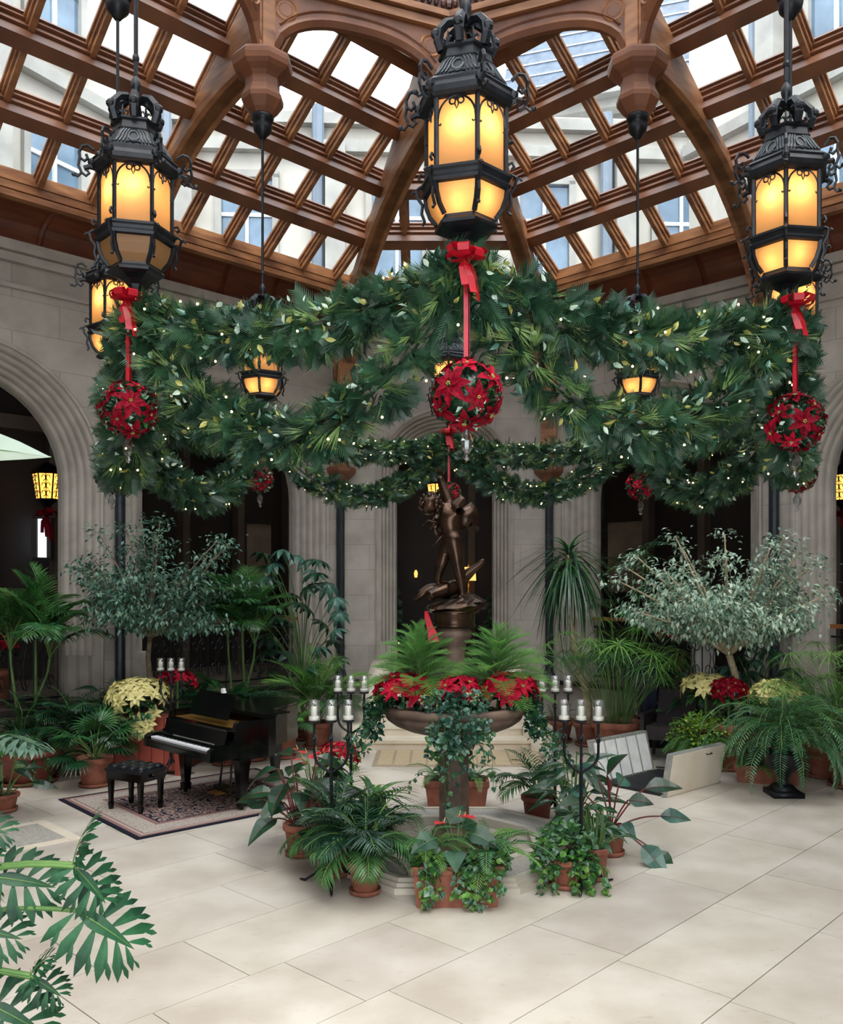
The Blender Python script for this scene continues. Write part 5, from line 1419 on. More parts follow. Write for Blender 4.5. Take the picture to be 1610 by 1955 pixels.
def xmas_tree(x, y, h, label, seed):
    global RNG; RNG = np.random.default_rng(seed)
    t = thing('christmas_tree', label, 'tree', (x, y, HALL_Z)); n = 700
    zz = h * (1 - np.sqrt(RNG.random(n)) * .92); a = RNG.uniform(0, 2 * PI, n); r = .55 * (1 - zz / h) * RNG.uniform(.6, 1, n)
    p = np.stack([r * np.cos(a), r * np.sin(a), zz + .1], 1); d = np.stack([np.cos(a), np.sin(a), np.full(n, -.25)], 1)
    mm = MM(); scatter(mm, SPRAY_CEDAR, p, d, RNG.uniform(0, 6, n), RNG.uniform(1, 1.5, n), 'pine'); mm.build('needles', t, 'stuff')
    m = MB(); m.tube([(0, 0, 0), (0, 0, h)], [.05, .01], 6); m.build('trunk', 'bark', t)
    m = MB()
    for i in range(0, n, 14): m.ball(tuple(p[i] * np.array((1.08, 1.08, 1))), .012, 5, 4)
    m.build('fairy_lights', 'fairy_light', t, kind='stuff')
    m = MB()
    for i in range(5, n, 40): m.ball(tuple(p[i] * np.array((1.05, 1.05, 1))), .03, 7, 5)
    m.build('baubles', 'ribbon_red', t, kind='stuff')
xmas_tree(-1.25, 17.75, 2.3, 'lit Christmas tree in the hall at the left side of the centre arch', 71)
xmas_tree(1.28, 17.75, 2.3, 'lit Christmas tree in the hall at the right side of the centre arch', 72)
def painting(ang, dist, u, z0, z1, hw, label):
    F = side_frame(R(ang), dist - .14); p = thing('wall_painting', label, 'painting')
    nn = F(0, -1, 0) - F(0, 0, 0)
    m = MB(); m.slab([F(u - hw, 0, z0), F(u + hw, 0, z0), F(u + hw, 0, z1), F(u - hw, 0, z1)], nn * .02); m.build('canvas', 'hall_panel', p)
    m = MB()
    for a, b in (((u - hw, z0), (u + hw, z0)), ((u + hw, z0), (u + hw, z1)), ((u + hw, z1), (u - hw, z1)), ((u - hw, z1), (u - hw, z0))): m.beam(F(a[0], -.03, a[1]), F(b[0], -.03, b[1]), .06, .06, up=nn)
    m.build('picture_frame', 'hall_dark', p)
painting(135, LD + 4.0, -5.05, 2.35, 3.85, .36, 'pale framed panel in the dark hall right of the tree behind the piano')
painting(135, LD + 4.0, -6.2, 2.35, 3.85, .36, 'pale framed panel in the dark hall nearest the wall behind the piano')
painting(45, LD + 4.0, 5.1, 2.3, 3.9, .5, 'pale framed panel in the dark hall behind the long-leaved dracaena')
WN = struct('window_1', 'bright daylight window far inside the leftmost arch')
F = side_frame(R(135), LD + 3.9)
m = MB(); m.add([F(-.42, -.2, 2.98), F(-.22, -.2, 2.98), F(-.22, -.2, 3.68), F(-.42, -.2, 3.68)], [(0, 1, 2, 3)]); m.build('pane', 'daylight_pane', WN)
m = MB()
for u in (-.45, -.19): m.beam(F(u, -.2, 2.93), F(u, -.2, 3.74), .06, .1)
m.beam(F(-.48, -.2, 2.95), F(-.16, -.2, 2.95), .1, .06); m.beam(F(-.48, -.2, 3.71), F(-.16, -.2, 3.71), .1, .06); m.build('window_frame', 'hall_dark', WN)

IN = thing('floor_inlay', 'pale mosaic floor panel with a marble border at the left edge', 'floor panel', (-4.32, 8.72, 0.0), R(45))
m = MB(); m.box((0, 0, .003), (.95, .95, .006)); m.build('border', 'marble_step', IN)
m = MB(); m.box((0, 0, .006), (.72, .72, .006)); m.build('mosaic', 'pool_mosaic', IN)
# ------------------------------------------------------------------ plants: builders
def pot(root, r, h, m='terracotta', saucer=True, soil_z=None):
    mb = MB(); z0 = .03 if saucer else 0.0
    mb.lathe([(r * .68, z0), (r * .72, z0 + .01), (r * .88, h * .78), (r * .90, h * .80), (r * 1.0, h * .81), (r * 1.02, h * .86), (r * 1.02, h * .97), (r * .99, h), (r * .88, h), (r * .86, h * .88), (r * .2, h * .87)], 24, cap=False)
    mb.build('pot', m, root, True)
    mb = MB(); mb.lathe([(r * .87, h * .88), (r * .5, h * .91), (.01, h * .92)], 16); mb.build('soil', 'soil', root)
    if saucer:
        mb = MB(); mb.lathe([(r * .70, 0), (r * .86, .012), (r * .90, .045), (r * .86, .045), (r * .80, .02), (.01, .02)], 24, cap=False); mb.build('saucer', m, root, True)
def trough(root, lx, ly, h, m='terracotta'):
    mb = MB(); mb.taper((0, 0, 0), (lx * .86, ly * .84), (0, 0, h * .74), (lx * .95, ly * .94)); mb.taper((0, 0, h * .74), (lx * .95, ly * .94), (0, 0, h * .80), (lx, ly))
    mb.box((0, 0, h * .89), (lx, ly, h * .18)); mb.build('pot', m, root)
    mb = MB(); mb.box((0, 0, h * .985), (lx * .9, ly * .85, .015)); mb.build('soil', 'soil', root)
def arc(L, e0, e1, n=10):
    """curve in the xz plane starting at elevation e0, ending at e1 (degrees)"""
    p = Vector((0, 0, 0)); out = [p.copy()]; tn = []
    for i in range(n):
        e = R(e0 + (e1 - e0) * (i + .5) / n); d = Vector((math.cos(e), 0, math.sin(e))); p = p + d * (L / n); out.append(p.copy())
    return out
def frond_mesh(name, L, e0, e1, nl, ll, lw, leaf, stem, bare=.25, fwd=.8, droop=.35, vee=.25, sr=.008, taper_pow=.6, nseg=3, rnd=.1, base=None):
    rr = random.Random(hash((L, e0, nl)) % 1000)
    pts = arc(L, e0, e1, 14); mm = MM()
    t_ = MB(); t_.tube(pts, [sr * (1 - .8 * i / 14) + .0015 for i in range(15)], 5); mm.mb(t_, stem)
    pos = []; dirs = []; sc = []; rl = []
    for i in range(nl):
        t = bare + (1 - bare) * i / (nl - 1); f = t * 14; k = min(13, int(f)); p = pts[k].lerp(pts[k + 1], f - k); tg = (pts[k + 1] - pts[k]).normalized()
        nrm = Vector((-tg.z, 0, tg.x)); u = (t - bare) / (1 - bare)
        s_ = (math.sin(PI * min(1, .18 + .82 * u) ** .8) ** taper_pow) * .85 + .15
        for sg in (-1, 1):
            d = Vector((0, sg, 0)) + tg * (fwd + u * .8) + nrm * (vee + rr.uniform(-rnd, rnd))
            pos.append(tuple(p)); dirs.append(tuple(d)); sc.append(s_ * rr.uniform(.9, 1.08)); rl.append(sg * .25 + rr.uniform(-.15, .15))
    scatter(mm, base or blade(ll, lw, nseg, droop, .15, .3), pos, np.array(dirs), np.array(rl), np.array(sc), leaf)
    return mm.mesh(name)
def fan_mesh(name, pet, L, W, nseg, leaf, stem, e0=60, e1=15, spread=115):
    pts = arc(pet, e0, e1, 8); mm = MM(); t_ = MB(); t_.tube(pts, .006, 5); mm.mb(t_, stem)
    tip = pts[-1]; tg = (pts[-1] - pts[-2]).normalized(); nrm = Vector((-tg.z, 0, tg.x)); pos = []; dirs = []; sc = []
    for i in range(nseg):
        a = R(-spread + 2 * spread * i / (nseg - 1)); d = tg * math.cos(a) + Vector((0, math.sin(a), 0)) + nrm * (.15 - .12 * abs(math.sin(a)))
        pos.append(tuple(tip)); dirs.append(tuple(d)); sc.append(1 - .25 * abs(a) / 2)
    scatter(mm, blade(L, W, 4, .35, .25, .45), pos, np.array(dirs), np.zeros(nseg), np.array(sc), leaf)
    return mm.mesh(name)
def set_fronds(root, meshes, n, base, r0=.0, tilt=(0, 0), scale=(.85, 1.1), seed=1, name='frond', a0=None, a1=None, zoff=0.0):
    rr = random.Random(seed)
    for i in range(n):
        a = i * 2.39996 + rr.uniform(-.25, .25) + seed if a0 is None else a0 + (a1 - a0) * (i + rr.random() * .6) / n
        s_ = rr.uniform(*scale)
        link(name, meshes[i % len(meshes)], root, loc=(base[0] + r0 * math.cos(a), base[1] + r0 * math.sin(a), base[2] + rr.uniform(0, zoff)), rot=(rr.uniform(-.12, .12), R(rr.uniform(*tilt)), a), scale=s_)
def twig_base(L=.13, n=13):
    v = []; f = []
    for i in range(n):
        t = i / (n - 1)
        for sg in (-1, 1):
            b = Vector((L * t, 0, .1 * L * t)); tip = b + Vector((.014, sg * .009, .012)); k = len(v); w = Vector((.0035, 0, 0)); v += [b - w, tip, b + w]; f.append((k, k + 1, k + 2))
    k = len(v); v += [Vector((0, -.002, 0)), Vector((L * 1.1, 0, .12 * L)), Vector((0, .002, 0))]; f.append((k, k + 1, k + 2))
    return np.array([tuple(p) for p in v]), f
TWIG = twig_base()
FRM = {}
def FR(kind):
    if kind in FRM: return FRM[kind]
    if kind == 'kentia': v = [frond_mesh('frond', 1.15, 80, 0, 28, .42, .046, 'leaf_palm', 'stem_green', .28, .6, .35, .3, .010), frond_mesh('frond', 1.05, 86, 30, 26, .40, .046, 'leaf_palm', 'stem_green', .28, .7, .3, .35, .010), frond_mesh('frond', 1.0, 66, -35, 26, .38, .046, 'leaf_mid', 'stem_green', .28, .55, .45, .25, .010)]
    elif kind == 'areca': v = [frond_mesh('frond', .95, 82, 5, 24, .30, .020, 'leaf_bright', 'stem_green', .3, .9, .3, .35, .008), frond_mesh('frond', .85, 70, -30, 24, .28, .020, 'leaf_mid', 'stem_green', .3, .8, .4, .25, .008)]
    elif kind == 'parlor': v = [frond_mesh('frond', .46, 74, -30, 16, .17, .020, 'leaf_dark', 'stem_green', .28, .7, .45, .2, .005), frond_mesh('frond', .40, 55, -50, 15, .16, .020, 'leaf_mid', 'stem_green', .28, .7, .45, .2, .005), frond_mesh('frond', .50, 84, 0, 16, .17, .020, 'leaf_dark', 'stem_green', .28, .7, .45, .2, .005)]
    elif kind == 'boston': v = [frond_mesh('frond', .80, 58, -95, 29, .095, .020, 'leaf_fern', 'stem_green', .08, .12, .15, .1, .004, .45, 2), frond_mesh('frond', .70, 75, -70, 27, .095, .020, 'leaf_mid', 'stem_green', .08, .12, .15, .1, .004, .45, 2), frond_mesh('frond', .62, 30, -100, 24, .09, .020, 'leaf_fern', 'stem_green', .08, .12, .15, .1, .004, .45, 2)]
    elif kind == 'norfolk': v = [frond_mesh('branch', .42, 30, -14, 15, .085, .011, 'norfolk', 'stem_green', .08, .75, -.25, .15, .004, .5, base=TWIG), frond_mesh('branch', .38, 42, 0, 14, .08, .011, 'norfolk', 'stem_green', .08, .75, -.25, .2, .004, .5, base=TWIG)]
    elif kind == 'fern': v = [frond_mesh('frond', .34, 62, -40, 22, .06, .012, 'leaf_mid', 'stem_green', .15, .4, .1, .1, .003, .5, 2), frond_mesh('frond', .28, 40, -50, 20, .055, .012, 'leaf_bright', 'stem_green', .15, .4, .1, .1, .003, .5, 2)]
    elif kind == 'bamboo': v = [frond_mesh('frond', .60, 60, -20, 10, .17, .035, 'leaf_dark', 'stem_green', .2, .6, .4, .15, .005), frond_mesh('frond', .50, 35, -40, 9, .17, .035, 'leaf_mid', 'stem_green', .2, .6, .4, .15, .005)]
    elif kind == 'fan': v = [fan_mesh('fan_leaf', .45, .34, .04, 19, 'leaf_mid', 'stem_green', 75, 20), fan_mesh('fan_leaf', .40, .32, .04, 19, 'leaf_dark', 'stem_green', 50, -15)]
    elif kind == 'umbrella':
        v = []
        for s in range(2):
            mm = MM(); n = 8; a = np.array([2 * PI * i / n for i in range(n)]); scatter(mm, blade(.24, .085, 4, .45, .2, .55), np.zeros((n, 3)), np.stack([np.cos(a), np.sin(a), np.full(n, -.05 - .25 * s)], 1), np.zeros(n), np.full(n, 1.0), 'leaf_blue' if s else 'leaf_dark'); v.append(mm.mesh('leaf_whorl'))
    elif kind == 'papyrus':
        v = []
        for s in range(3):
            mm = MM(); L = (1.15, .95, 1.3)[s]; pts = arc(L, 88, 62 - 8 * s, 8); t_ = MB(); t_.tube(pts, .006, 4); mm.mb(t_, 'stem_green'); n = 20; a = np.array([2 * PI * i / n * 1.0 + s for i in range(n)]); z = np.array([.35 + .4 * ((i * 7) % 5) / 5 for i in range(n)])
            scatter(mm, blade(.34, .017, 4, .75, .1, .3), np.tile(np.array(pts[-1]), (n, 1)), np.stack([np.cos(a), np.sin(a), z], 1), np.zeros(n), np.full(n, 1.0), 'leaf_bright' if s != 1 else 'leaf_mid'); v.append(mm.mesh('stem'))
    FRM[kind] = v; return v
def leaf_on_stalk(root, base, at, d, L, W, leaf, stem, droop=.35, sr=.006, fold=.25, roll=0.0, n=6, name='leaf', peak=.38):
    mm = MM(); base, at = Vector(base), Vector(at); mid = base.lerp(at, .55) + Vector((0, 0, .12 * (at - base).length))
    t_ = MB(); t_.tube(bezier(base, mid, mid.lerp(at, .4), at, 6), sr, 5); mm.mb(t_, stem)
    scatter(mm, blade(L, W, n, droop, fold, peak), [tuple(at)], [tuple(d)], np.array([roll]), np.array([1.0]), leaf)
    v0 = blade(L, W, n, droop, fold, peak)[0]; rib_ = MB(); Fm = frames(np.array([tuple(d)]), np.array([roll]))[0]
    mids = [Vector(Fm @ v0[3 * i + 1]) + at + Vector(Fm @ np.array((0, 0, .002))) for i in range(n + 1)]
    rib_.tube(mids, [sr * .5 * (1 - i / (n + 1)) + .0006 for i in range(n + 1)], 4); mm.mb(rib_, stem)
    return mm.build(name, root, smooth=False)
def broad_plant(root, n, hgt, spread, L, W, leaf, stem, z0, seed, droop=.45, lo=.25, sr=.007, hub=.05):
    rr = random.Random(seed)
    for i in range(n):
        a = i * 2.39996 + rr.uniform(-.3, .3); u = (i + .5) / n; e = lo + (1 - lo) * (1 - u)
        r = spread * (.35 + .65 * u) * rr.uniform(.75, 1.1); z = z0 + hgt * e * rr.uniform(.85, 1.05)
        at = (r * math.cos(a), r * math.sin(a), z); d = (math.cos(a), math.sin(a), rr.uniform(-.15, .35) * (1 if u > .4 else 2))
        s_ = rr.uniform(.8, 1.1); leaf_on_stalk(root, (hub * math.cos(a), hub * math.sin(a), z0), at, d, L * s_, W * s_, leaf, stem, droop, sr, roll=rr.uniform(-.4, .4) + .6 * math.cos(a))
IVY_LEAF = (np.array([(0, 0, 0), (.018, -.024, .004), (.034, -.016, .002), (.05, 0, -.006), (.034, .016, .002), (.018, .024, .004), (.006, -.014, .002), (.006, .014, .002)]) * 1.05, [(0, 6, 1), (0, 1, 2), (0, 2, 3), (0, 3, 4), (0, 4, 5), (0, 5, 7)])
def ivy_cloud(root, blobs, mats, size=1.0, seed=0, base=IVY_LEAF, name='ivy_leaves', outward=.8, zb=.2):
    """blobs: (centre, radii, count)"""
    global RNG; RNG = np.random.default_rng(seed); mm = MM()
    for c, r, n in blobs:
        d = rand_dirs(n); q = RNG.uniform(.45, 1.0, n)[:, None]; p = np.array(c) + d * np.array(r) * q
        dd = d * outward + rand_dirs(n) * .8 - np.array((0, 0, zb)); k = len(mats)
        for j, m_ in enumerate(mats):
            sl = slice(j * n // k, (j + 1) * n // k); nn_ = len(p[sl]); scatter(mm, base, p[sl], dd[sl], RNG.uniform(-.8, .8, nn_), RNG.uniform(.7, 1.25, nn_) * size, m_)
    return mm.build(name, root, 'stuff')
def ivy_trail(root, paths, mats, per=18, size=1.0, seed=0, width=.03):
    global RNG; RNG = np.random.default_rng(seed)
    for pts in paths:
        mm = MM(); P = [Vector(p) for p in pts]; t_ = MB(); t_.tube(P, .0025, 4); mm.mb(t_, 'stem_green'); n = int(per * sum((P[i + 1] - P[i]).length for i in range(len(P) - 1)) / .2)
        t = RNG.uniform(0, len(P) - 1.001, n); p = np.array([tuple(P[int(x)].lerp(P[int(x) + 1], x - int(x))) for x in t]) + rand_dirs(n) * width
        dd = rand_dirs(n) * .9 + np.array((0, 0, -.7)); k = len(mats)
        for j, m_ in enumerate(mats):
            sl = slice(j, None, k); nn_ = len(p[sl]); scatter(mm, IVY_LEAF, p[sl], dd[sl], RNG.uniform(-1, 1, nn_), RNG.uniform(.7, 1.2, nn_) * size, m_)
        mm.build('ivy_trail', root)
def poinsettia(root, m, blooms, s, z, r, seed, leaves=26, leaf='leaf_dark'):
    """blooms spread over a dome of radius r at height z, dark leaves below"""
    global RNG; RNG = np.random.default_rng(seed); rr = random.Random(seed)
    mm = MM(); n = leaves * 4; d = rand_dirs(n, -.5, .5); p = d * np.array((r * .75, r * .75, r * .5)) + np.array((0, 0, z - r * .35))
    scatter(mm, blade(.13, .075, 3, .35, .2, .45), p, d + np.array((0, 0, -.1)), RNG.uniform(-.5, .5, n), RNG.uniform(.7, 1.1, n), leaf); mm.build('leaves', root, 'stuff')
    for i in range(blooms):
        u = (i + .5) / blooms; zz = 1 - 1.2 * u; a = i * 2.39996 + seed; q = math.sqrt(max(0, 1 - zz * zz)); dd = Vector((q * math.cos(a), q * math.sin(a), zz))
        place_bloom(root, m, Vector((dd.x * r, dd.y * r, z + dd.z * r * .55)), dd + Vector((0, 0, .35)), s * rr.uniform(.85, 1.15), i)
    t_ = MB(); t_.tube([(0, 0, 0.02), (0, 0, z)], .02, 6); t_.build('stem', 'stem_green', root)
def tree_skeleton(root, trunk_pts, trunk_r, branches, bark):
    t_ = MB(); t_.tube(trunk_pts, trunk_r, 8); t_.build('trunk', bark, root, True)
    for b in branches: t_ = MB(); t_.tube(b[0], b[1], 6); t_.build('branch', bark, root, True)
def ficus(root, top, cen, rad, nb, nl, mats, bark, seed, trunk, tr, leaf=(.085, .036), limit=None):
    rr = random.Random(seed); top = Vector(top); br = []; tips = []
    for i in range(nb):
        a = i * 2.39996 + rr.uniform(-.3, .3); u = (i + .5) / nb; z = -0.72 + 1.7 * ((i * 5) % nb) / nb; q = math.sqrt(max(.1, 1 - min(1, z * z) * .85))
        tip = Vector(cen) + Vector((rad[0] * q * math.cos(a) * rr.uniform(.7, .95), rad[1] * q * math.sin(a) * rr.uniform(.7, .95), rad[2] * z * .9))
        mid = top.lerp(tip, .45) + Vector((rr.uniform(-.08, .08), rr.uniform(-.08, .08), .14)); pts = bezier(top, top.lerp(mid, .6), mid, tip, 7)
        br.append((pts, [tr[-1] * .6 * (1 - .8 * k / 7) + .004 for k in range(8)])); tips += [pts[3], pts[4], pts[5], pts[6], pts[7], pts[7]]
        for _ in range(3):
            p0 = pts[rr.choice((3, 4, 5))]; d = Vector((rr.uniform(-1, 1) + .7 * math.cos(a), rr.uniform(-1, 1) + .7 * math.sin(a), rr.uniform(-.35, .8))).normalized() * rr.uniform(.22, .42)
            br.append(([p0, p0 + d * .5 + Vector((0, 0, .03)), p0 + d], [.008, .006, .003])); tips += [p0 + d, p0 + d * .7]
    tree_skeleton(root, trunk, tr, br, bark)
    global RNG; RNG = np.random.default_rng(seed); T = np.array([tuple(t) for t in tips]); idx = RNG.integers(0, len(T), nl)
    p = T[idx] + RNG.normal(0, .085, (nl, 3)) * np.array((1.25, 1.25, .7)); d = rand_dirs(nl, -.9, .25) + (p - np.array(cen)) * .5; mm = MM(); k = len(mats)
    if limit is not None: keep = np.array([limit(q) for q in p]); p, d = p[keep], d[keep]
    for j, m_ in enumerate(mats):
        sl = slice(j, None, k); n_ = len(p[sl]); scatter(mm, blade(leaf[0], leaf[1], 2, .3, .25, .45), p[sl], d[sl], RNG.uniform(-.6, .6, n_), RNG.uniform(.7, 1.2, n_), m_)
    mm.build('leaves', root, 'stuff')
def split_leaf_mesh(name, L, W, leaf, stem, droop=.35, lobes=6):
    """deeply cut philodendron leaf along +x"""
    mm = MM(); mm.add(*blade(L, W * .26, 8, droop, .1, .3), leaf); pos = []; dirs = []; sc = []; rl = []
    for i in range(lobes):
        t = .05 + .84 * i / (lobes - 1); x = L * t * (1 - .25 * droop * t); z = -droop * L * t * t; ln = W * .68 * (.66 + .5 * math.sin(PI * (t * .85 + .15))) * (1 if t < .85 else .8)
        for sg in (-1, 1):
            a = R(112 - 88 * t); d = Vector((math.cos(a), sg * math.sin(a), -.06 - .2 * t)); pos.append((x - .02, sg * .01, z)); dirs.append(tuple(d)); sc.append(ln); rl.append(sg * .15)
            d2 = Vector((math.cos(a - R(24)), sg * math.sin(a - R(24)), -.2 - .3 * t)); pos.append((x + d.x * ln * .45, sg * .01 + d.y * ln * .45, z + d.z * ln * .45)); dirs.append(tuple(d2)); sc.append(ln * .48); rl.append(sg * .2)
    scatter(mm, blade(1.0, .25, 5, .3, .12, .6), pos, np.array(dirs), np.array(rl), np.array(sc), leaf)
    v0 = blade(L, W * .26, 8, droop, .1, .3)[0]; t_ = MB(); t_.tube([Vector(v0[3 * i + 1]) + Vector((0, 0, .004)) for i in range(9)], [.006 * (1 - .1 * i) for i in range(9)], 5); mm.mb(t_, stem)
    return mm.mesh(name)
# ------------------------------------------------------------------ plants in the fountain bowl
def plant(name, label, cat, x, y, z=0.0, rz=0.0, group=None): return thing(name, label, cat, (x, y, z), rz, group)
BZ = 1.345                                              # soil level of the bowl
for x, lab, sd in ((-.33, 'feathery bright green fern tree in the bowl left of the statue', 1), (.40, 'feathery bright green fern tree in the bowl right of the statue', 2)):
    t = plant('norfolk_pine', lab, 'fern', FX + x, FY - .16, BZ, sd)
    m = MB(); m.tube([(0, 0, 0), (.01, 0, .3), (0, .01, .70)], [.012, .009, .004], 6); m.build('stem', 'stem_green', t)
    for zz, n, s_, tl in ((.16, 11, 1.2, (8, 24)), (.25, 11, 1.2, (2, 16)), (.34, 10, 1.1, (-6, 8)), (.43, 10, .95, (-14, 2)), (.52, 9, .8, (-22, -5)), (.60, 7, .6, (-40, -15)), (.67, 6, .4, (-60, -25))):
        set_fronds(t, FR('norfolk'), n, (0, 0, zz), .01, tl, (s_ * .9, s_ * 1.08), sd * 10 + int(zz * 100), 'branch')
for x, y, k, lab in ((-.47, -.24, 9, 'red poinsettia at the left side of the fountain bowl'), (.02, -.36, 6, 'red poinsettia at the front middle of the fountain bowl'), (.50, -.24, 9, 'red poinsettia at the right side of the fountain bowl')):
    t = plant('poinsettia', lab, 'poinsettia', FX + x, FY + y, BZ - .01, x * 3)
    poinsettia(t, 'poinsettia_red', k + 5, .15, .20, .24 if k > 6 else .2, 7 + int(x * 10), 18)
t = plant('ivy', 'blue-green ivy spilling over the front of the fountain bowl', 'ivy', FX, FY - .60, BZ)
ivy_cloud(t, [((0.0, 0, .10), (.30, .14, .14), 340), ((.0, -.10, -.10), (.24, .09, .22), 280)], ['leaf_blue', 'leaf_dark', 'leaf_blue', 'leaf_ficus'], 1.0, 3)
ivy_trail(t, [[(x, -.1, 0), (x * 1.1, -.16, -.15), (x * 1.2, -.12, -.32), (x * 1.15 + .03, -.05, -l)] for x, l in ((-.14, .45), (-.09, .95), (-.04, .6), (.03, .5), (.12, .5), (.20, .42), (.26, .65), (-.2, .3))], ['leaf_blue', 'leaf_mid', 'leaf_ficus'], 14, .95, 4)
for sg, lab in ((-1, 'ivy hanging from the left rim of the fountain bowl'), (1, 'ivy hanging from the right rim of the fountain bowl')):
    t = plant('ivy', lab, 'ivy', FX + sg * .64, FY - .20, BZ)
    ivy_cloud(t, [((sg * .04, 0, .05), (.13, .2, .1), 150), ((sg * .10, -.05, -.12), (.10, .16, .16), 170)], ['leaf_dark', 'leaf_blue', 'leaf_mid'], .9, 6 + sg)
    ivy_trail(t, [[(sg * .06, y_, .0), (sg * .14, y_, -.12), (sg * (.17 + .06 * i), y_ - .02, -.28), (sg * (.18 + .09 * i), y_, -.38 - .05 * i)] for i, y_ in enumerate((-.14, -.05, .05, .12))], ['leaf_mid', 'leaf_blue'], 16, .9, 8 + sg)
t = plant('kalanchoe', 'cluster of small cream flowers between the red poinsettias', 'flowers', FX - .12, FY - .50, BZ)
ivy_cloud(t, [((-.1, -.05, .12), (.10, .06, .07), 70), ((.26, -.06, .17), (.09, .06, .06), 60)], ['poinsettia_cream', 'leaf_variegated'], .5, 9, name='blossoms'); m = MB(); m.tube([(-.1, -.05, 0), (-.1, -.05, .12)], .006, 4); m.tube([(.26, -.06, 0), (.26, -.06, .17)], .006, 4); m.build('stems', 'stem_green', t)

# ------------------------------------------------------------------ planters and pots around the fountain
def box_planter(x, y, rz, lab, seed, front):
    t = plant('trough_planter', lab, 'planter', x, y, 0, rz)
    trough(t, .72, .34, .33)
    if front:
        for cx, cy, k in ((-.24, .06, 16), (.25, .07, 20)): set_fronds(t, FR('fern'), k, (cx, cy, .32), .02, (-30, 15), (1.2, 1.8), seed + k)
        rr = random.Random(seed)
        for px_, py_, z_, d, L, W in ((-.16, -.10, .53, (-.7, -.6, -.1), .22, .17), (-.02, -.16, .45, (.0, -.9, -.3), .18, .15), (.08, -.06, .56, (.8, -.5, -.1), .26, .17), (-.05, .02, .6, (.3, .3, .4), .2, .15), (.02, -.02, .58, (.6, .5, .2), .2, .15)):
            leaf_on_stalk(t, (0, 0, .30), (px_, py_, z_), d, L * 1.2, W * 1.25, 'leaf_dark', 'stem_green', .3, .004, peak=.3, roll=.5 * (1 if d[0] > 0.2 else -1 if d[0] < -.2 else 0))
        for px_, z_ in ((-.10, .63), (.02, .68), (.06, .67)):
            o = leaf_on_stalk(t, (0, 0, .3), (px_, -.02, z_), (-.5 if px_ < 0 else .6, -.75, .15), .13, .12, 'anthurium_red', 'stem_green', .1, .003, .1, name='red_spathe', peak=.3)
            m = MB(); m.tube([(px_, -.03, z_ + .005), (px_ + .01, -.05, z_ + .045)], [.006, .003], 5); m.build('spadix', 'poinsettia_cream', o)
        ivy_cloud(t, [((-.2, -.14, .34), (.16, .10, .09), 150), ((.17, -.15, .33), (.2, .12, .1), 190), ((.33, -.05, .34), (.1, .14, .1), 80)], ['leaf_bright', 'leaf_mid', 'leaf_ficus', 'leaf_mid'], 1.05, seed)
        ivy_trail(t, [[(x_, -.16, .33), (x_, -.22, .27), (x_ * 1.05, -.23, .15), (x_ * 1.1, -.24, .02 + zz)] for x_, zz in ((-.24, .0), (-.20, .06), (-.15, .12), (.0, .1), (.07, .02), (.12, .0), (.17, .03), (.22, .08), (.3, .15))], ['leaf_bright', 'leaf_mid', 'leaf_ficus'], 26, 1.0, seed, .035)
    else:
        set_fronds(t, FR('fern'), 14, (-.2, 0, .32), .02, (-15, 25), (.9, 1.4), seed); set_fronds(t, FR('fern'), 12, (.22, 0, .32), .02, (-15, 25), (.9, 1.4), seed + 1)
        broad_plant(t, 7, .24, .16, .2, .13, 'leaf_dark', 'stem_green', .31, seed)
        leaf_on_stalk(t, (-.1, 0, .3), (-.14, -.05, .62), (-.4, -.8, .2), .09, .08, 'anthurium_red', 'stem_green', .1, .003, .1, name='red_spathe', peak=.3)
        ivy_trail(t, [[(-.3, .0, .33), (-.40, -.02, .38), (-.5, .0, .3), (-.55, .0, .2)], [(.3, 0, .33), (.42, 0, .36), (.5, 0, .28), (.55, 0, .2)]], ['leaf_mid', 'leaf_blue'], 10, .9, seed)
    return t
box_planter(-.01, 6.99, 0.02, 'long terracotta trough with ivy and red anthuriums in front of the pool', 5, True)
box_planter(.06, 9.92, 0.0, 'long terracotta trough with ferns behind the fountain column', 6, False)

def potted_palm(name, lab, x, y, r, h, kind, n, scale, tilt, seed, stems=None, m='terracotta', saucer=True, cat='palm', zoff=0.0, r0=.03, group=None):
    t = plant(name, lab, cat, x, y, 0, 0, group); pot(t, r, h, m, saucer)
    if stems:
        for sx, sy, tx, ty, tz, k in stems:
            mb = MB(); mb.tube(bezier((sx, sy, h * .85), (sx, sy, h + (tz - h) * .4), (tx, ty, h + (tz - h) * .7), (tx, ty, tz), 6), [.026, .024, .022, .02, .018, .017, .016], 7); mb.build('stem', 'stem_green', t)
            set_fronds(t, FR(kind), k, (tx, ty, tz), .0, tilt, scale, seed + int(tx * 50))
    else: set_fronds(t, FR(kind), n, (0, 0, h * .88), r0, tilt, scale, seed, zoff=zoff)
    return t
potted_palm('parlor_palm', 'bushy dark parlor palm in a small terracotta pot in front of the pool', -.745, 7.17, .145, .27, 'parlor', 46, (1.0, 1.5), (-22, 25), 3, zoff=.14)
potted_palm('parlor_palm', 'dark parlor palm in a shaded pot behind the near left candle stand', -1.02, 7.62, .14, .25, 'parlor', 36, (1.1, 1.6), (-25, 20), 4, zoff=.12)
t = plant('philodendron', 'big-leaved philodendron with red stems left of the pool', 'philodendron', -1.42, 8.18); pot(t, .16, .30)
broad_plant(t, 24, .66, .42, .38, .21, 'leaf_dark', 'stem_red', .27, 12, .45, .1, .007)
t = plant('bromeliad', 'strap-leaved green plant with arching leaves behind the left candle stands', 'plant', -.80, 8.85); pot(t, .13, .36); rr = random.Random(4)
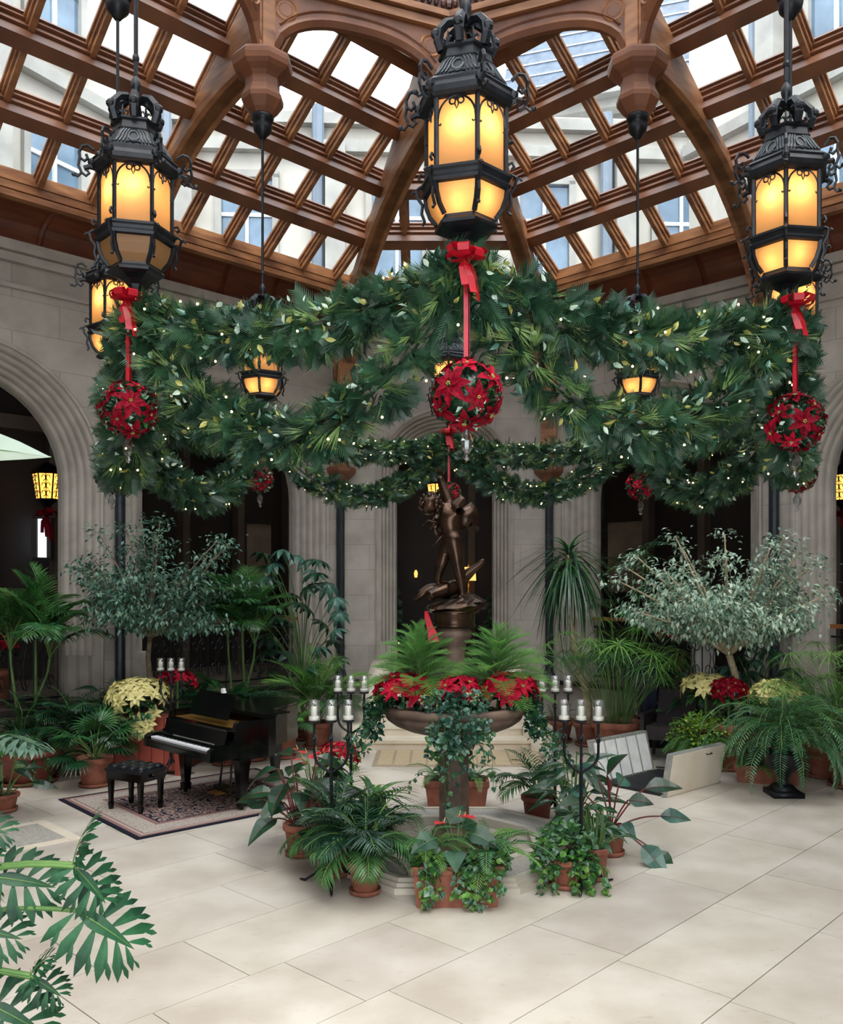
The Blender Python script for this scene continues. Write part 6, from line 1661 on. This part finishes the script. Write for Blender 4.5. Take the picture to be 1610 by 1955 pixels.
for i in range(34):
    a = i * 2.4; e = .35 + .9 * ((i * 7) % 24) / 24
    mm = MM(); scatter(mm, strap(.52, .06, 7, .75, .3), [(.02 * math.cos(a), .02 * math.sin(a), .33)], [(math.cos(a), math.sin(a), e * 1.4)], np.zeros(1), np.array([rr.uniform(.75, 1.1)]), 'leaf_bright' if i % 3 else 'leaf_mid'); mm.build('leaf', t)
def anthurium(lab, x, y, seed, n=8):
    t = plant('anthurium', lab, 'anthurium', x, y); pot(t, .15, .3); broad_plant(t, 14, .42, .26, .22, .14, 'leaf_mid', 'stem_green', .27, seed, .3); rr = random.Random(seed)
    for i in range(n):
        a = i * 2.4; r = rr.uniform(.04, .22); z = rr.uniform(.66, .82); x_, y_ = r * math.cos(a), r * math.sin(a)
        o = leaf_on_stalk(t, (0, 0, .28), (x_, y_, z), (math.cos(a), math.sin(a) - .5, .2), .13, .11, 'anthurium_red', 'stem_green', .1, .003, .1, name='red_spathe', peak=.3)
        m = MB(); m.tube([(x_, y_, z + .01), (x_ + .02 * math.cos(a), y_ - .01, z + .06)], [.006, .003], 5); m.build('spadix', 'poinsettia_cream', o)
    return t
anthurium('red anthurium with glossy spathes beside the rug', -1.40, 9.12, 21, 10)
t = plant('poinsettia', 'red poinsettia in a pot just behind the far left candle stand', 'poinsettia', -1.22, 9.62); pot(t, .15, .28); poinsettia(t, 'poinsettia_red', 8, .12, .66, .2, 23, 16, 'leaf_bright')
t = plant('pothos', 'green leafy trailing plant in a terracotta pot right of the front trough', 'plant', .90, 7.34); pot(t, .165, .25)
ivy_cloud(t, [((0, 0, .36), (.24, .22, .16), 330), ((-.16, -.1, .25), (.14, .12, .14), 120), ((.14, -.12, .22), (.13, .12, .16), 130)], ['leaf_bright', 'leaf_mid', 'leaf_ficus', 'leaf_mid'], 1.15, 31)
ivy_trail(t, [[(x_, -.10, .26), (x_ * 1.3, -.2, .22), (x_ * 1.4, -.24, .1), (x_ * 1.5, -.25, .02)] for x_ in (-.16, -.08, .04, .12, .2)], ['leaf_bright', 'leaf_mid'], 16, 1.1, 32)
t = plant('pothos', 'small leafy plant in an orange pot behind the near right candle stand', 'plant', 1.17, 7.52); pot(t, .13, .28)
broad_plant(t, 26, .34, .22, .17, .065, 'leaf_dark', 'stem_green', .25, 33, .5)
t = plant('philodendron', 'large philodendron with dark red stalks right of the pool', 'philodendron', 1.45, 8.2); pot(t, .14, .26)
rr = random.Random(9)
for at, d, L, W in (((.30, -.05, .62), (.9, -.2, .25), .36, .15), ((.42, -.10, .38), (1, -.3, .1), .30, .12), ((.22, -.25, .16), (.5, -.7, -.45), .36, .15), ((.34, -.2, .10), (.6, -.6, -.5), .30, .13), ((-.05, -.06, .74), (.35, -.3, .9), .30, .17), ((-.12, .0, .70), (-.4, -.3, .5), .30, .16), ((-.26, -.08, .50), (-.9, -.4, .0), .32, .15), ((-.28, .05, .36), (-.9, -.1, -.1), .30, .14), ((.05, -.2, .34), (.3, -.9, -.2), .24, .11), ((-.1, -.22, .30), (-.3, -.8, -.2), .28, .13), ((.14, -.08, .52), (.7, -.4, .1), .24, .12), ((.1, .15, .6), (.5, .8, .3), .32, .14), ((-.2, .18, .5), (-.5, .8, .2), .32, .14)):
    leaf_on_stalk(t, (0, 0, .23), at, d, L, W * 1.45, 'leaf_blue' if rr.random() < .4 else 'leaf_dark', 'stem_red', .3, .008, .25, rr.uniform(-.2, .2) + .65 * (1 if d[0] > 0 else -1))
leaf_on_stalk(t, (0, 0, .23), (-.02, -.05, .58), (-.15, -.2, 1), .2, .06, 'stem_red', 'stem_red', .1, .006, .5, name='new_leaf')
potted_palm('areca_palm', 'young areca palm in a dark pot behind the pool on the right', .90, 9.35, .17, .28, 'parlor', 22, (1.0, 1.45), (-20, 15), 14, m='terracotta_red', saucer=False, zoff=.1)
t = plant('peace_lily', 'dark glossy broad-leaved plant between the right candle stands', 'plant', 1.18, 8.72); pot(t, .17, .26, 'iron', False)
broad_plant(t, 30, .62, .30, .34, .10, 'leaf_dark', 'stem_green', .22, 15, .5, .15)
t = plant('peace_lily', 'low dark leafy plant at the foot of the near right stand', 'plant', 1.12, 7.92); pot(t, .14, .2, 'terracotta_red', False)
broad_plant(t, 34, .36, .24, .22, .07, 'leaf_dark', 'stem_green', .18, 16, .5, .15)

# ------------------------------------------------------------------ left side of the garden
t = plant('box_planter', 'large red wooden planter box behind the piano with a grey-green tree', 'planter', -3.93, 12.1, 0, R(-6))
m = MB(); m.box((0, 0, .42), (.90, .90, .76)); m.build('box_body', 'terracotta_red', t)
for sx in (-1, 1):
    for sy in (-1, 1): m = MB(); m.box((sx * .46, sy * .46, .43), (.09, .09, .86)); m.build('corner_post', 'red_paint', t)
for i in range(5):
    for sy in (-1, 1): m = MB(); m.box((-.34 + i * .17, sy * .462, .42), (.16, .025, .70)); m.build('plank', 'red_paint', t)
    m = MB(); m.box((-.462, -.34 + i * .17, .42), (.025, .16, .70)); m.build('plank', 'red_paint', t)
m = MB(); m.box((0, 0, .80), (.86, .86, .02)); m.build('soil', 'soil', t)
t = plant('ficus_tree', 'grey-green small-leaved ficus tree growing from the red planter box', 'tree', -4.12, 12.2, .78)
ficus(t, (.02, 0, .98), (.16, -.05, 1.80), (1.28, .85, 1.0), 24, 6500, ['leaf_ficus', 'leaf_ficus', 'leaf_blue'], 'bark', 17, [(0, 0, 0), (.03, 0, .35), (-.01, 0, .7), (.02, 0, 1.0)], [.05, .042, .036, .032], (.095, .044), limit=lambda q: abs(q[0] - 4.12) + q[1] + 12.2 < 17.85)
t = plant('poinsettia', 'mass of cream yellow poinsettias at the front of the red planter box', 'poinsettia', -4.10, 11.75, .80)
poinsettia(t, 'poinsettia_cream', 26, .15, .22, .40, 41, 20, 'leaf_mid')
for i, (x_, y_, z_) in enumerate(((.10, -.30, -.06), (.22, -.26, -.10), (.05, -.32, -.16), (.16, -.30, -.22), (.26, -.22, .02), (-.2, -.28, .0))): place_bloom(t, 'poinsettia_cream', (x_, y_, z_), (.1, -1, .4), .13, i)
t = plant('poinsettia', 'small red poinsettia behind the cream ones by the far candle stand', 'poinsettia', -3.66, 11.98, .80); poinsettia(t, 'poinsettia_red', 8, .12, .40, .24, 42, 14)
potted_palm('kentia_palm', 'tall palm with arching fronds at the far left', -5.66, 11.9, .26, .42, 'kentia', 0, (.8, 1.05), (-22, 12), 51, [(-.1, 0, -.22, 0, 1.6, 10), (.1, .05, .12, 0, 1.75, 12), (.02, -.1, .36, -.12, 1.5, 9)])
potted_palm('kentia_palm', 'tall palm with arching fronds behind the piano', -3.02, 12.85, .26, .42, 'kentia', 0, (.75, .98), (-22, 10), 53, [(-.08, 0, -.16, 0, 1.7, 9), (.08, .05, .05, 0, 1.85, 12), (.02, -.1, .24, -.05, 1.6, 9)])
potted_palm('fan_palm', 'fan palm in a terracotta pot with saucer left of the piano bench', -4.40, 11.0, .215, .36, 'fan', 18, (.8, 1.15), (-30, 8), 55)
potted_palm('fan_palm', 'low fan palm spreading behind the piano lid', -3.1, 12.3, .2, .5, 'fan', 18, (1.0, 1.5), (-25, 15), 57, zoff=.2)
potted_palm('parlor_palm', 'dense dark palm clump beside the big pot at the left edge', -5.0, 11.75, .22, .4, 'parlor', 34, (1.2, 1.9), (-20, 25), 59, zoff=.25)
potted_palm('parlor_palm', 'dense palm clump behind the fan palm at the left', -4.52, 11.8, .22, .4, 'parlor', 32, (1.3, 2.0), (-20, 20), 60, zoff=.3)
t = plant('planter_bowl', 'broad terracotta bowl of low dark plants at the left edge', 'planter', -5.32, 11.2); pot(t, .40, .42, 'terracotta_red')
set_fronds(t, FR('parlor'), 24, (-.05, 0, .38), .15, (-15, 35), (.8, 1.3), 61); ivy_trail(t, [[(.3, -.2, .38), (.38, -.28, .3), (.4, -.3, .15), (.42, -.32, .05)], [(.2, -.3, .38), (.24, -.38, .28), (.26, -.4, .1)]], ['leaf_dark', 'leaf_mid'], 18, .9, 62)
t = plant('schefflera', 'dark umbrella-leaved shrub left of the centre arch column', 'shrub', -2.32, 14.3); pot(t, .24, .4); rr = random.Random(5)
for i in range(34):
    a = i * 2.4; z = .9 + 2.2 * (((i * 9) % 34) / 34) ** .8; r = .62 * (1 - abs(z - 1.9) / 2.4) + .12; x_, y_ = r * math.cos(a) + (z - 1.5) * -.12, .6 * r * math.sin(a) - .1
    m = MB(); m.tube(bezier((0, 0, .35), (0, 0, z * .6), (x_ * .4, y_ * .4, z * .8), (x_, y_, z), 6), .008, 5); b_ = m.build('stem', 'stem_green', t)
    link('leaf_whorl', FR('umbrella')[i % 2], b_, loc=(x_, y_, z), rot=(rr.uniform(-.1, .7), rr.uniform(-.4, .4), a), scale=rr.uniform(1.0, 1.45))
potted_palm('areca_palm', 'bright arching areca palm right of the piano', -1.98, 13.55, .24, .4, 'areca', 34, (1.0, 1.35), (-20, 20), 64, zoff=.2)
potted_palm('areca_palm', 'short areca palm behind the piano tail', -2.35, 12.75, .2, .36, 'areca', 18, (.6, .85), (-15, 30), 66)
t = plant('aspidistra', 'dark broad-leaved clump below the ficus tree', 'plant', -4.58, 12.1); pot(t, .22, .4); broad_plant(t, 26, .75, .5, .4, .11, 'leaf_dark', 'stem_green', .36, 67, .5)
t = plant('rubber_plant', 'glossy dark rubber plant in a pot at the left edge by the floor', 'plant', -4.93, 9.75); pot(t, .17, .2)
broad_plant(t, 16, .42, .34, .3, .12, 'leaf_dark', 'stem_green', .18, 68, .4)
t = plant('monstera', 'pale yellow-green lobed leaves reaching in at the left edge', 'plant', -4.95, 9.15); pot(t, .2, .3)
sl = [split_leaf_mesh('leaf', .55, .40, 'leaf_bright', 'stem_green', .15), split_leaf_mesh('leaf', .5, .4, 'leaf_ficus', 'stem_green', .2)]
for at, rz_, ry, s_, k in (((.18, .0, .92), -.05, .02, 1.0, 1), ((.34, .05, .94), -.25, .10, .95, 1), ((-.02, -.05, .86), .3, -.05, .9, 0), ((.05, .15, .8), .9, .1, .9, 1), ((-.15, -.1, .75), 2.5, .2, .9, 0)):
    m = MB(); m.tube(bezier((0, 0, .26), (0, 0, .6), (at[0] * .5, at[1] * .5, at[2]), at, 8), .009, 6); s0 = m.build('stalk', 'stem_green', t); link('leaf', sl[k], s0, loc=at, rot=(0, ry, rz_), scale=s_)
# near plants beside the camera
t = plant('philodendron', 'deeply cut dark green philodendron leaves in the near left corner', 'philodendron', -2.35, 3.35); pot(t, .28, .45)
sd_ = [split_leaf_mesh('leaf', .46, .42, 'leaf_near', 'stem_green', .3), split_leaf_mesh('leaf', .42, .36, 'leaf_near', 'stem_green', .25)]
m = MB(); m.tube([(0, 0, .4), (.02, 0, .8), (.0, .02, 1.15)], [.06, .055, .045], 8); m.build('trunk', 'bark', t)
for at, rz_, ry, rx, s_, k in (((.825, -.05, 1.457), .1, -1.42, .25, .66, 1), ((.835, -.06, 1.45), .0, .80, .9, .60, 0), ((.52, -.05, 1.41), .1, .12, .95, .74, 0), ((.835, -.05, 1.285), .0, .52, .9, .86, 0), ((.44, -.05, 1.22), .0, .15, .9, .68, 1), ((.68, -.06, 1.04), .0, .55, .9, .42, 0), ((.67, -.06, 1.05), .0, -1.0, .6, .36, 1), ((.50, -.06, .95), .0, .45, .9, .8, 0), ((.44, -.05, 1.60), .0, .1, .9, .45, 0), ((.45, -.08, 1.53), .0, .3, .9, .4, 1), ((.1, .3, 1.3), 1.4, .2, 0, 1, 0), ((-.3, .2, 1.3), 2.8, .2, 0, 1, 1), ((-.1, -.35, 1.2), -1.7, .3, 0, 1, 0)):
    m = MB(); m.tube(bezier((.02, 0, 1.0), (at[0] * .3, at[1] * .3, max(1.15, at[2])), (at[0] * .7, at[1] * .7, at[2] + .02), at, 9), .009, 6); s0 = m.build('stalk', 'stem_green', t)
    link('leaf', sd_[k], s0, loc=at, rot=(rx, ry, rz_), scale=s_ * .7)
t = plant('banana_plant', 'single pale leaf seen from below at the upper left edge', 'plant', -2.45, 2.75); pot(t, .26, .42)
m = MB(); m.tube([(0, 0, .38), (.02, 0, 1.4), (.05, .02, 2.5)], [.06, .05, .03], 8); m.build('trunk', 'stem_green', t)
for at, d in (((.38, .2, 2.97), (1, .12, .02)), ((-.1, .3, 2.9), (-.3, 1, .5)), ((-.2, -.2, 2.8), (-.8, -.6, .4))): leaf_on_stalk(t, (.05, .02, 2.4), at, d, .62, .24, 'leaf_pale', 'stem_green', .12, .012, .3, -0.7)

# ------------------------------------------------------------------ right side of the garden
t = plant('dracaena', 'tall dracaena with a bent pale trunk and drooping strap leaves', 'dracaena', 2.20, 13.75); pot(t, .24, .36)
m = MB(); m.tube(bezier((0, 0, .3), (.02, 0, 1.2), (-.36, 0, 1.3), (-.32, 0, 2.95), 12), [.062 - .0022 * i for i in range(13)], 8); m.build('trunk', 'bark_pale', t, True)
rr = random.Random(12)
st = [MM() for _ in range(2)]
for s, (dr, mt) in enumerate(((1.7, 'leaf_dark'), (1.3, 'leaf_mid'))): scatter(st[s], strap(.86, .055, 9, dr, .3), [(0, 0, 0)], [(1, 0, .9 if s else .55)], np.zeros(1), np.array([1.0]), mt)
stm = [q.mesh('strap_leaf') for q in st]
for i in range(170):
    a = i * 2.4; u = ((i * 37) % 170) / 170
    link('strap_leaf', stm[i % 2], t, loc=(-.30 + .02 * math.cos(a), .02 * math.sin(a), 2.60 + .38 * u), rot=(0, R(34 - 72 * u ** 2 + rr.uniform(-12, 12)), a), scale=rr.uniform(.62, .98))
t = plant('papyrus', 'tall bright green papyrus in a large terracotta pot', 'papyrus', 2.48, 13.0); pot(t, .37, .50)
set_fronds(t, FR('papyrus'), 58, (0, 0, .45), .20, (-4, 22), (.72, 1.28), 81, 'stem')
t = plant('planter_bowl', 'low terracotta bowl of grass beside the marble steps on the right', 'planter', 1.72, 14.1); pot(t, .32, .36); set_fronds(t, FR('fern'), 20, (0, 0, .33), .15, (-40, 10), (.7, 1.1), 83)
potted_palm('bamboo_palm', 'tall dark bamboo palm behind the dracaena', 2.86, 14.1, .24, .4, 'bamboo', 0, (.9, 1.3), (-20, 25), 84, [(-.1, 0, -.25, -.05, 2.1, 7), (.1, 0, .1, 0, 2.75, 8), (0, .1, .45, -.1, 2.3, 8), (.05, 0, .0, 0, 1.4, 6), (-.05, 0, .25, -.1, 2.9, 6)])
t = plant('navy_planter', 'tall glossy navy blue planter behind the armchair', 'planter', 3.22, 13.7)
m = MB(); m.lathe([(.20, 0), (.22, .02), (.28, .7), (.34, 1.38), (.35, 1.42), (.31, 1.42), (.30, 1.3), (.02, 1.3)], 20, cap=False); m.build('pot', 'navy_glaze', t, True)
set_fronds(t, FR('areca'), 9, (0, 0, 1.3), .05, (0, 45), (.5, .75), 85)
t = plant('ficus_tree', 'pale variegated ficus tree with a leaning bare trunk on the right', 'tree', 4.0, 12.35); pot(t, .30, .46)
ficus(t, (-.10, -.05, 1.52), (-.18, -.1, 2.50), (1.72, 1.05, .86), 28, 8200, ['leaf_variegated', 'leaf_variegated', 'leaf_ficus'], 'bark_pale', 18, [(.05, 0, .4), (.05, 0, .95), (.0, 0, 1.25), (-.10, -.05, 1.52)], [.062, .056, .050, .046], (.095, .044), limit=lambda q: q[0] + 4.0 + q[1] + 12.35 < 17.85)
for x_, y_, m_, lab, sd in ((3.56, 12.25, 'poinsettia_cream', 'cream poinsettia at the left of the flowers under the pale tree', 91), (3.78, 11.95, 'poinsettia_deep', 'dark red poinsettia between two cream ones under the pale tree', 92), (4.22, 11.45, 'poinsettia_cream', 'cream poinsettia behind the boston fern', 93)):
    t = plant('poinsettia', lab, 'poinsettia', x_, y_); pot(t, .20, .62); poinsettia(t, m_, 15, .165, 1.08, .30 if sd != 92 else .22, sd, 18, 'leaf_mid')
t = plant('maidenhair_fern', 'light green feathery bush in front of the armchair', 'fern', 3.42, 11.95); pot(t, .22, .22)
set_fronds(t, FR('fern'), 60, (0, 0, .2), .08, (-35, 25), (1.1, 1.9), 94, zoff=.2); ivy_cloud(t, [((0, -.02, .44), (.48, .36, .36), 1900)], ['leaf_lime', 'leaf_lime', 'leaf_bright'], .75, 95, IVY_LEAF, 'small_leaves')
t = plant('boston_fern', 'large boston fern cascading from a dark pedestal urn', 'fern', 3.95, 10.5)
m = MB(); m.box((0, 0, .03), (.36, .36, .06)); m.taper((0, 0, .06), (.30, .30), (0, 0, .14), (.16, .16)); m.lathe([(.07, .13), (.06, .2), (.1, .27), (.2, .36), (.24, .48), (.26, .52), (.22, .52), (.02, .48)], 18, cap=False); m.build('urn', 'iron', t, True)
set_fronds(t, FR('boston'), 105, (0, 0, .55), .10, (-52, 20), (1.0, 1.5), 96, zoff=.18)
t = plant('trough_planter', 'low terracotta trough of green foliage behind the boston fern', 'planter', 4.02, 11.2, 0, R(-20)); trough(t, .8, .32, .22)
set_fronds(t, FR('fern'), 22, (-.15, 0, .2), .1, (-40, 20), (1.0, 1.6), 97); set_fronds(t, FR('fern'), 20, (.2, 0, .2), .1, (-40, 20), (1.0, 1.6), 98)
t = plant('papyrus', 'feathery papyrus with thin arching leaves at the right edge', 'papyrus', 4.95, 10.95); pot(t, .30, .46); set_fronds(t, FR('papyrus'), 40, (0, 0, .42), .18, (-5, 28), (.8, 1.25), 99, 'stem')
potted_palm('areca_palm', 'spreading palm behind the papyrus at the right edge', 4.85, 11.55, .26, .42, 'areca', 26, (.95, 1.3), (-15, 30), 101, zoff=.3)
potted_palm('boston_fern', 'drooping fern in a terracotta pot at the right edge', 4.92, 10.25, .24, .42, 'boston', 34, (.7, 1.0), (-40, 15), 102, cat='fern')
t = plant('schefflera', 'dark umbrella-leaved shrub behind the pale tree trunk', 'shrub', 4.35, 12.5); pot(t, .22, .4); rr = random.Random(6)
for i in range(20):
    a = i * 2.4; z = .7 + 1.0 * ((i * 9) % 20) / 20; r = .55; x_, y_ = r * math.cos(a) * rr.uniform(.4, 1), r * .5 * math.sin(a)
    m = MB(); m.tube(bezier((0, 0, .35), (0, 0, z * .6), (x_ * .4, y_ * .4, z * .8), (x_, y_, z), 6), .008, 5); b_ = m.build('stem', 'stem_green', t)
    link('leaf_whorl', FR('umbrella')[i % 2], b_, loc=(x_, y_, z), rot=(rr.uniform(-.4, .4), rr.uniform(-.4, .4), a), scale=rr.uniform(.9, 1.3))
t = plant('aspidistra', 'dark broad-leaved clump between the navy planter and the pale tree', 'plant', 3.75, 13.1); pot(t, .22, .4); broad_plant(t, 30, .8, .5, .4, .11, 'leaf_dark', 'stem_green', .36, 103, .5)

potted_palm('parlor_palm', 'dark palm clump below the tall palm at the left edge', -5.55, 11.55, .2, .36, 'parlor', 32, (1.0, 1.4), (-25, 20), 110, zoff=.25)
potted_palm('parlor_palm', 'dark palm clump between the tall palm and the piano lid', -2.75, 12.6, .2, .36, 'parlor', 30, (1.3, 1.8), (-25, 15), 111, zoff=.3)
for x_, y_, lab, sd in ((3.96, 15.44, 'red poinsettia in the hall behind the railing on the right', 112), (-6.55, 12.95, 'red poinsettia in the hall behind the leftmost railing', 113)):
    t = plant('poinsettia', lab, 'poinsettia', x_, y_, HALL_Z); pot(t, .18, .5); poinsettia(t, 'poinsettia_red', 9, .14, .85, .24, sd, 14)
t = plant('marble_urn', 'white marble urn on a pedestal in the hall behind the pale tree', 'urn', 4.35, 15.0, HALL_Z)
m = MB(); m.box((0, 0, .04), (.42, .42, .08)); m.box((0, 0, .42), (.32, .32, .70)); m.box((0, 0, .80), (.40, .40, .06)); m.build('pedestal', 'white_marble', t)
m = MB(); m.lathe([(.10, .83), (.06, .90), (.10, .96), (.20, 1.08), (.23, 1.25), (.19, 1.38), (.21, 1.44), (.17, 1.45)], 18); m.build('urn_body', 'white_marble', t, True)
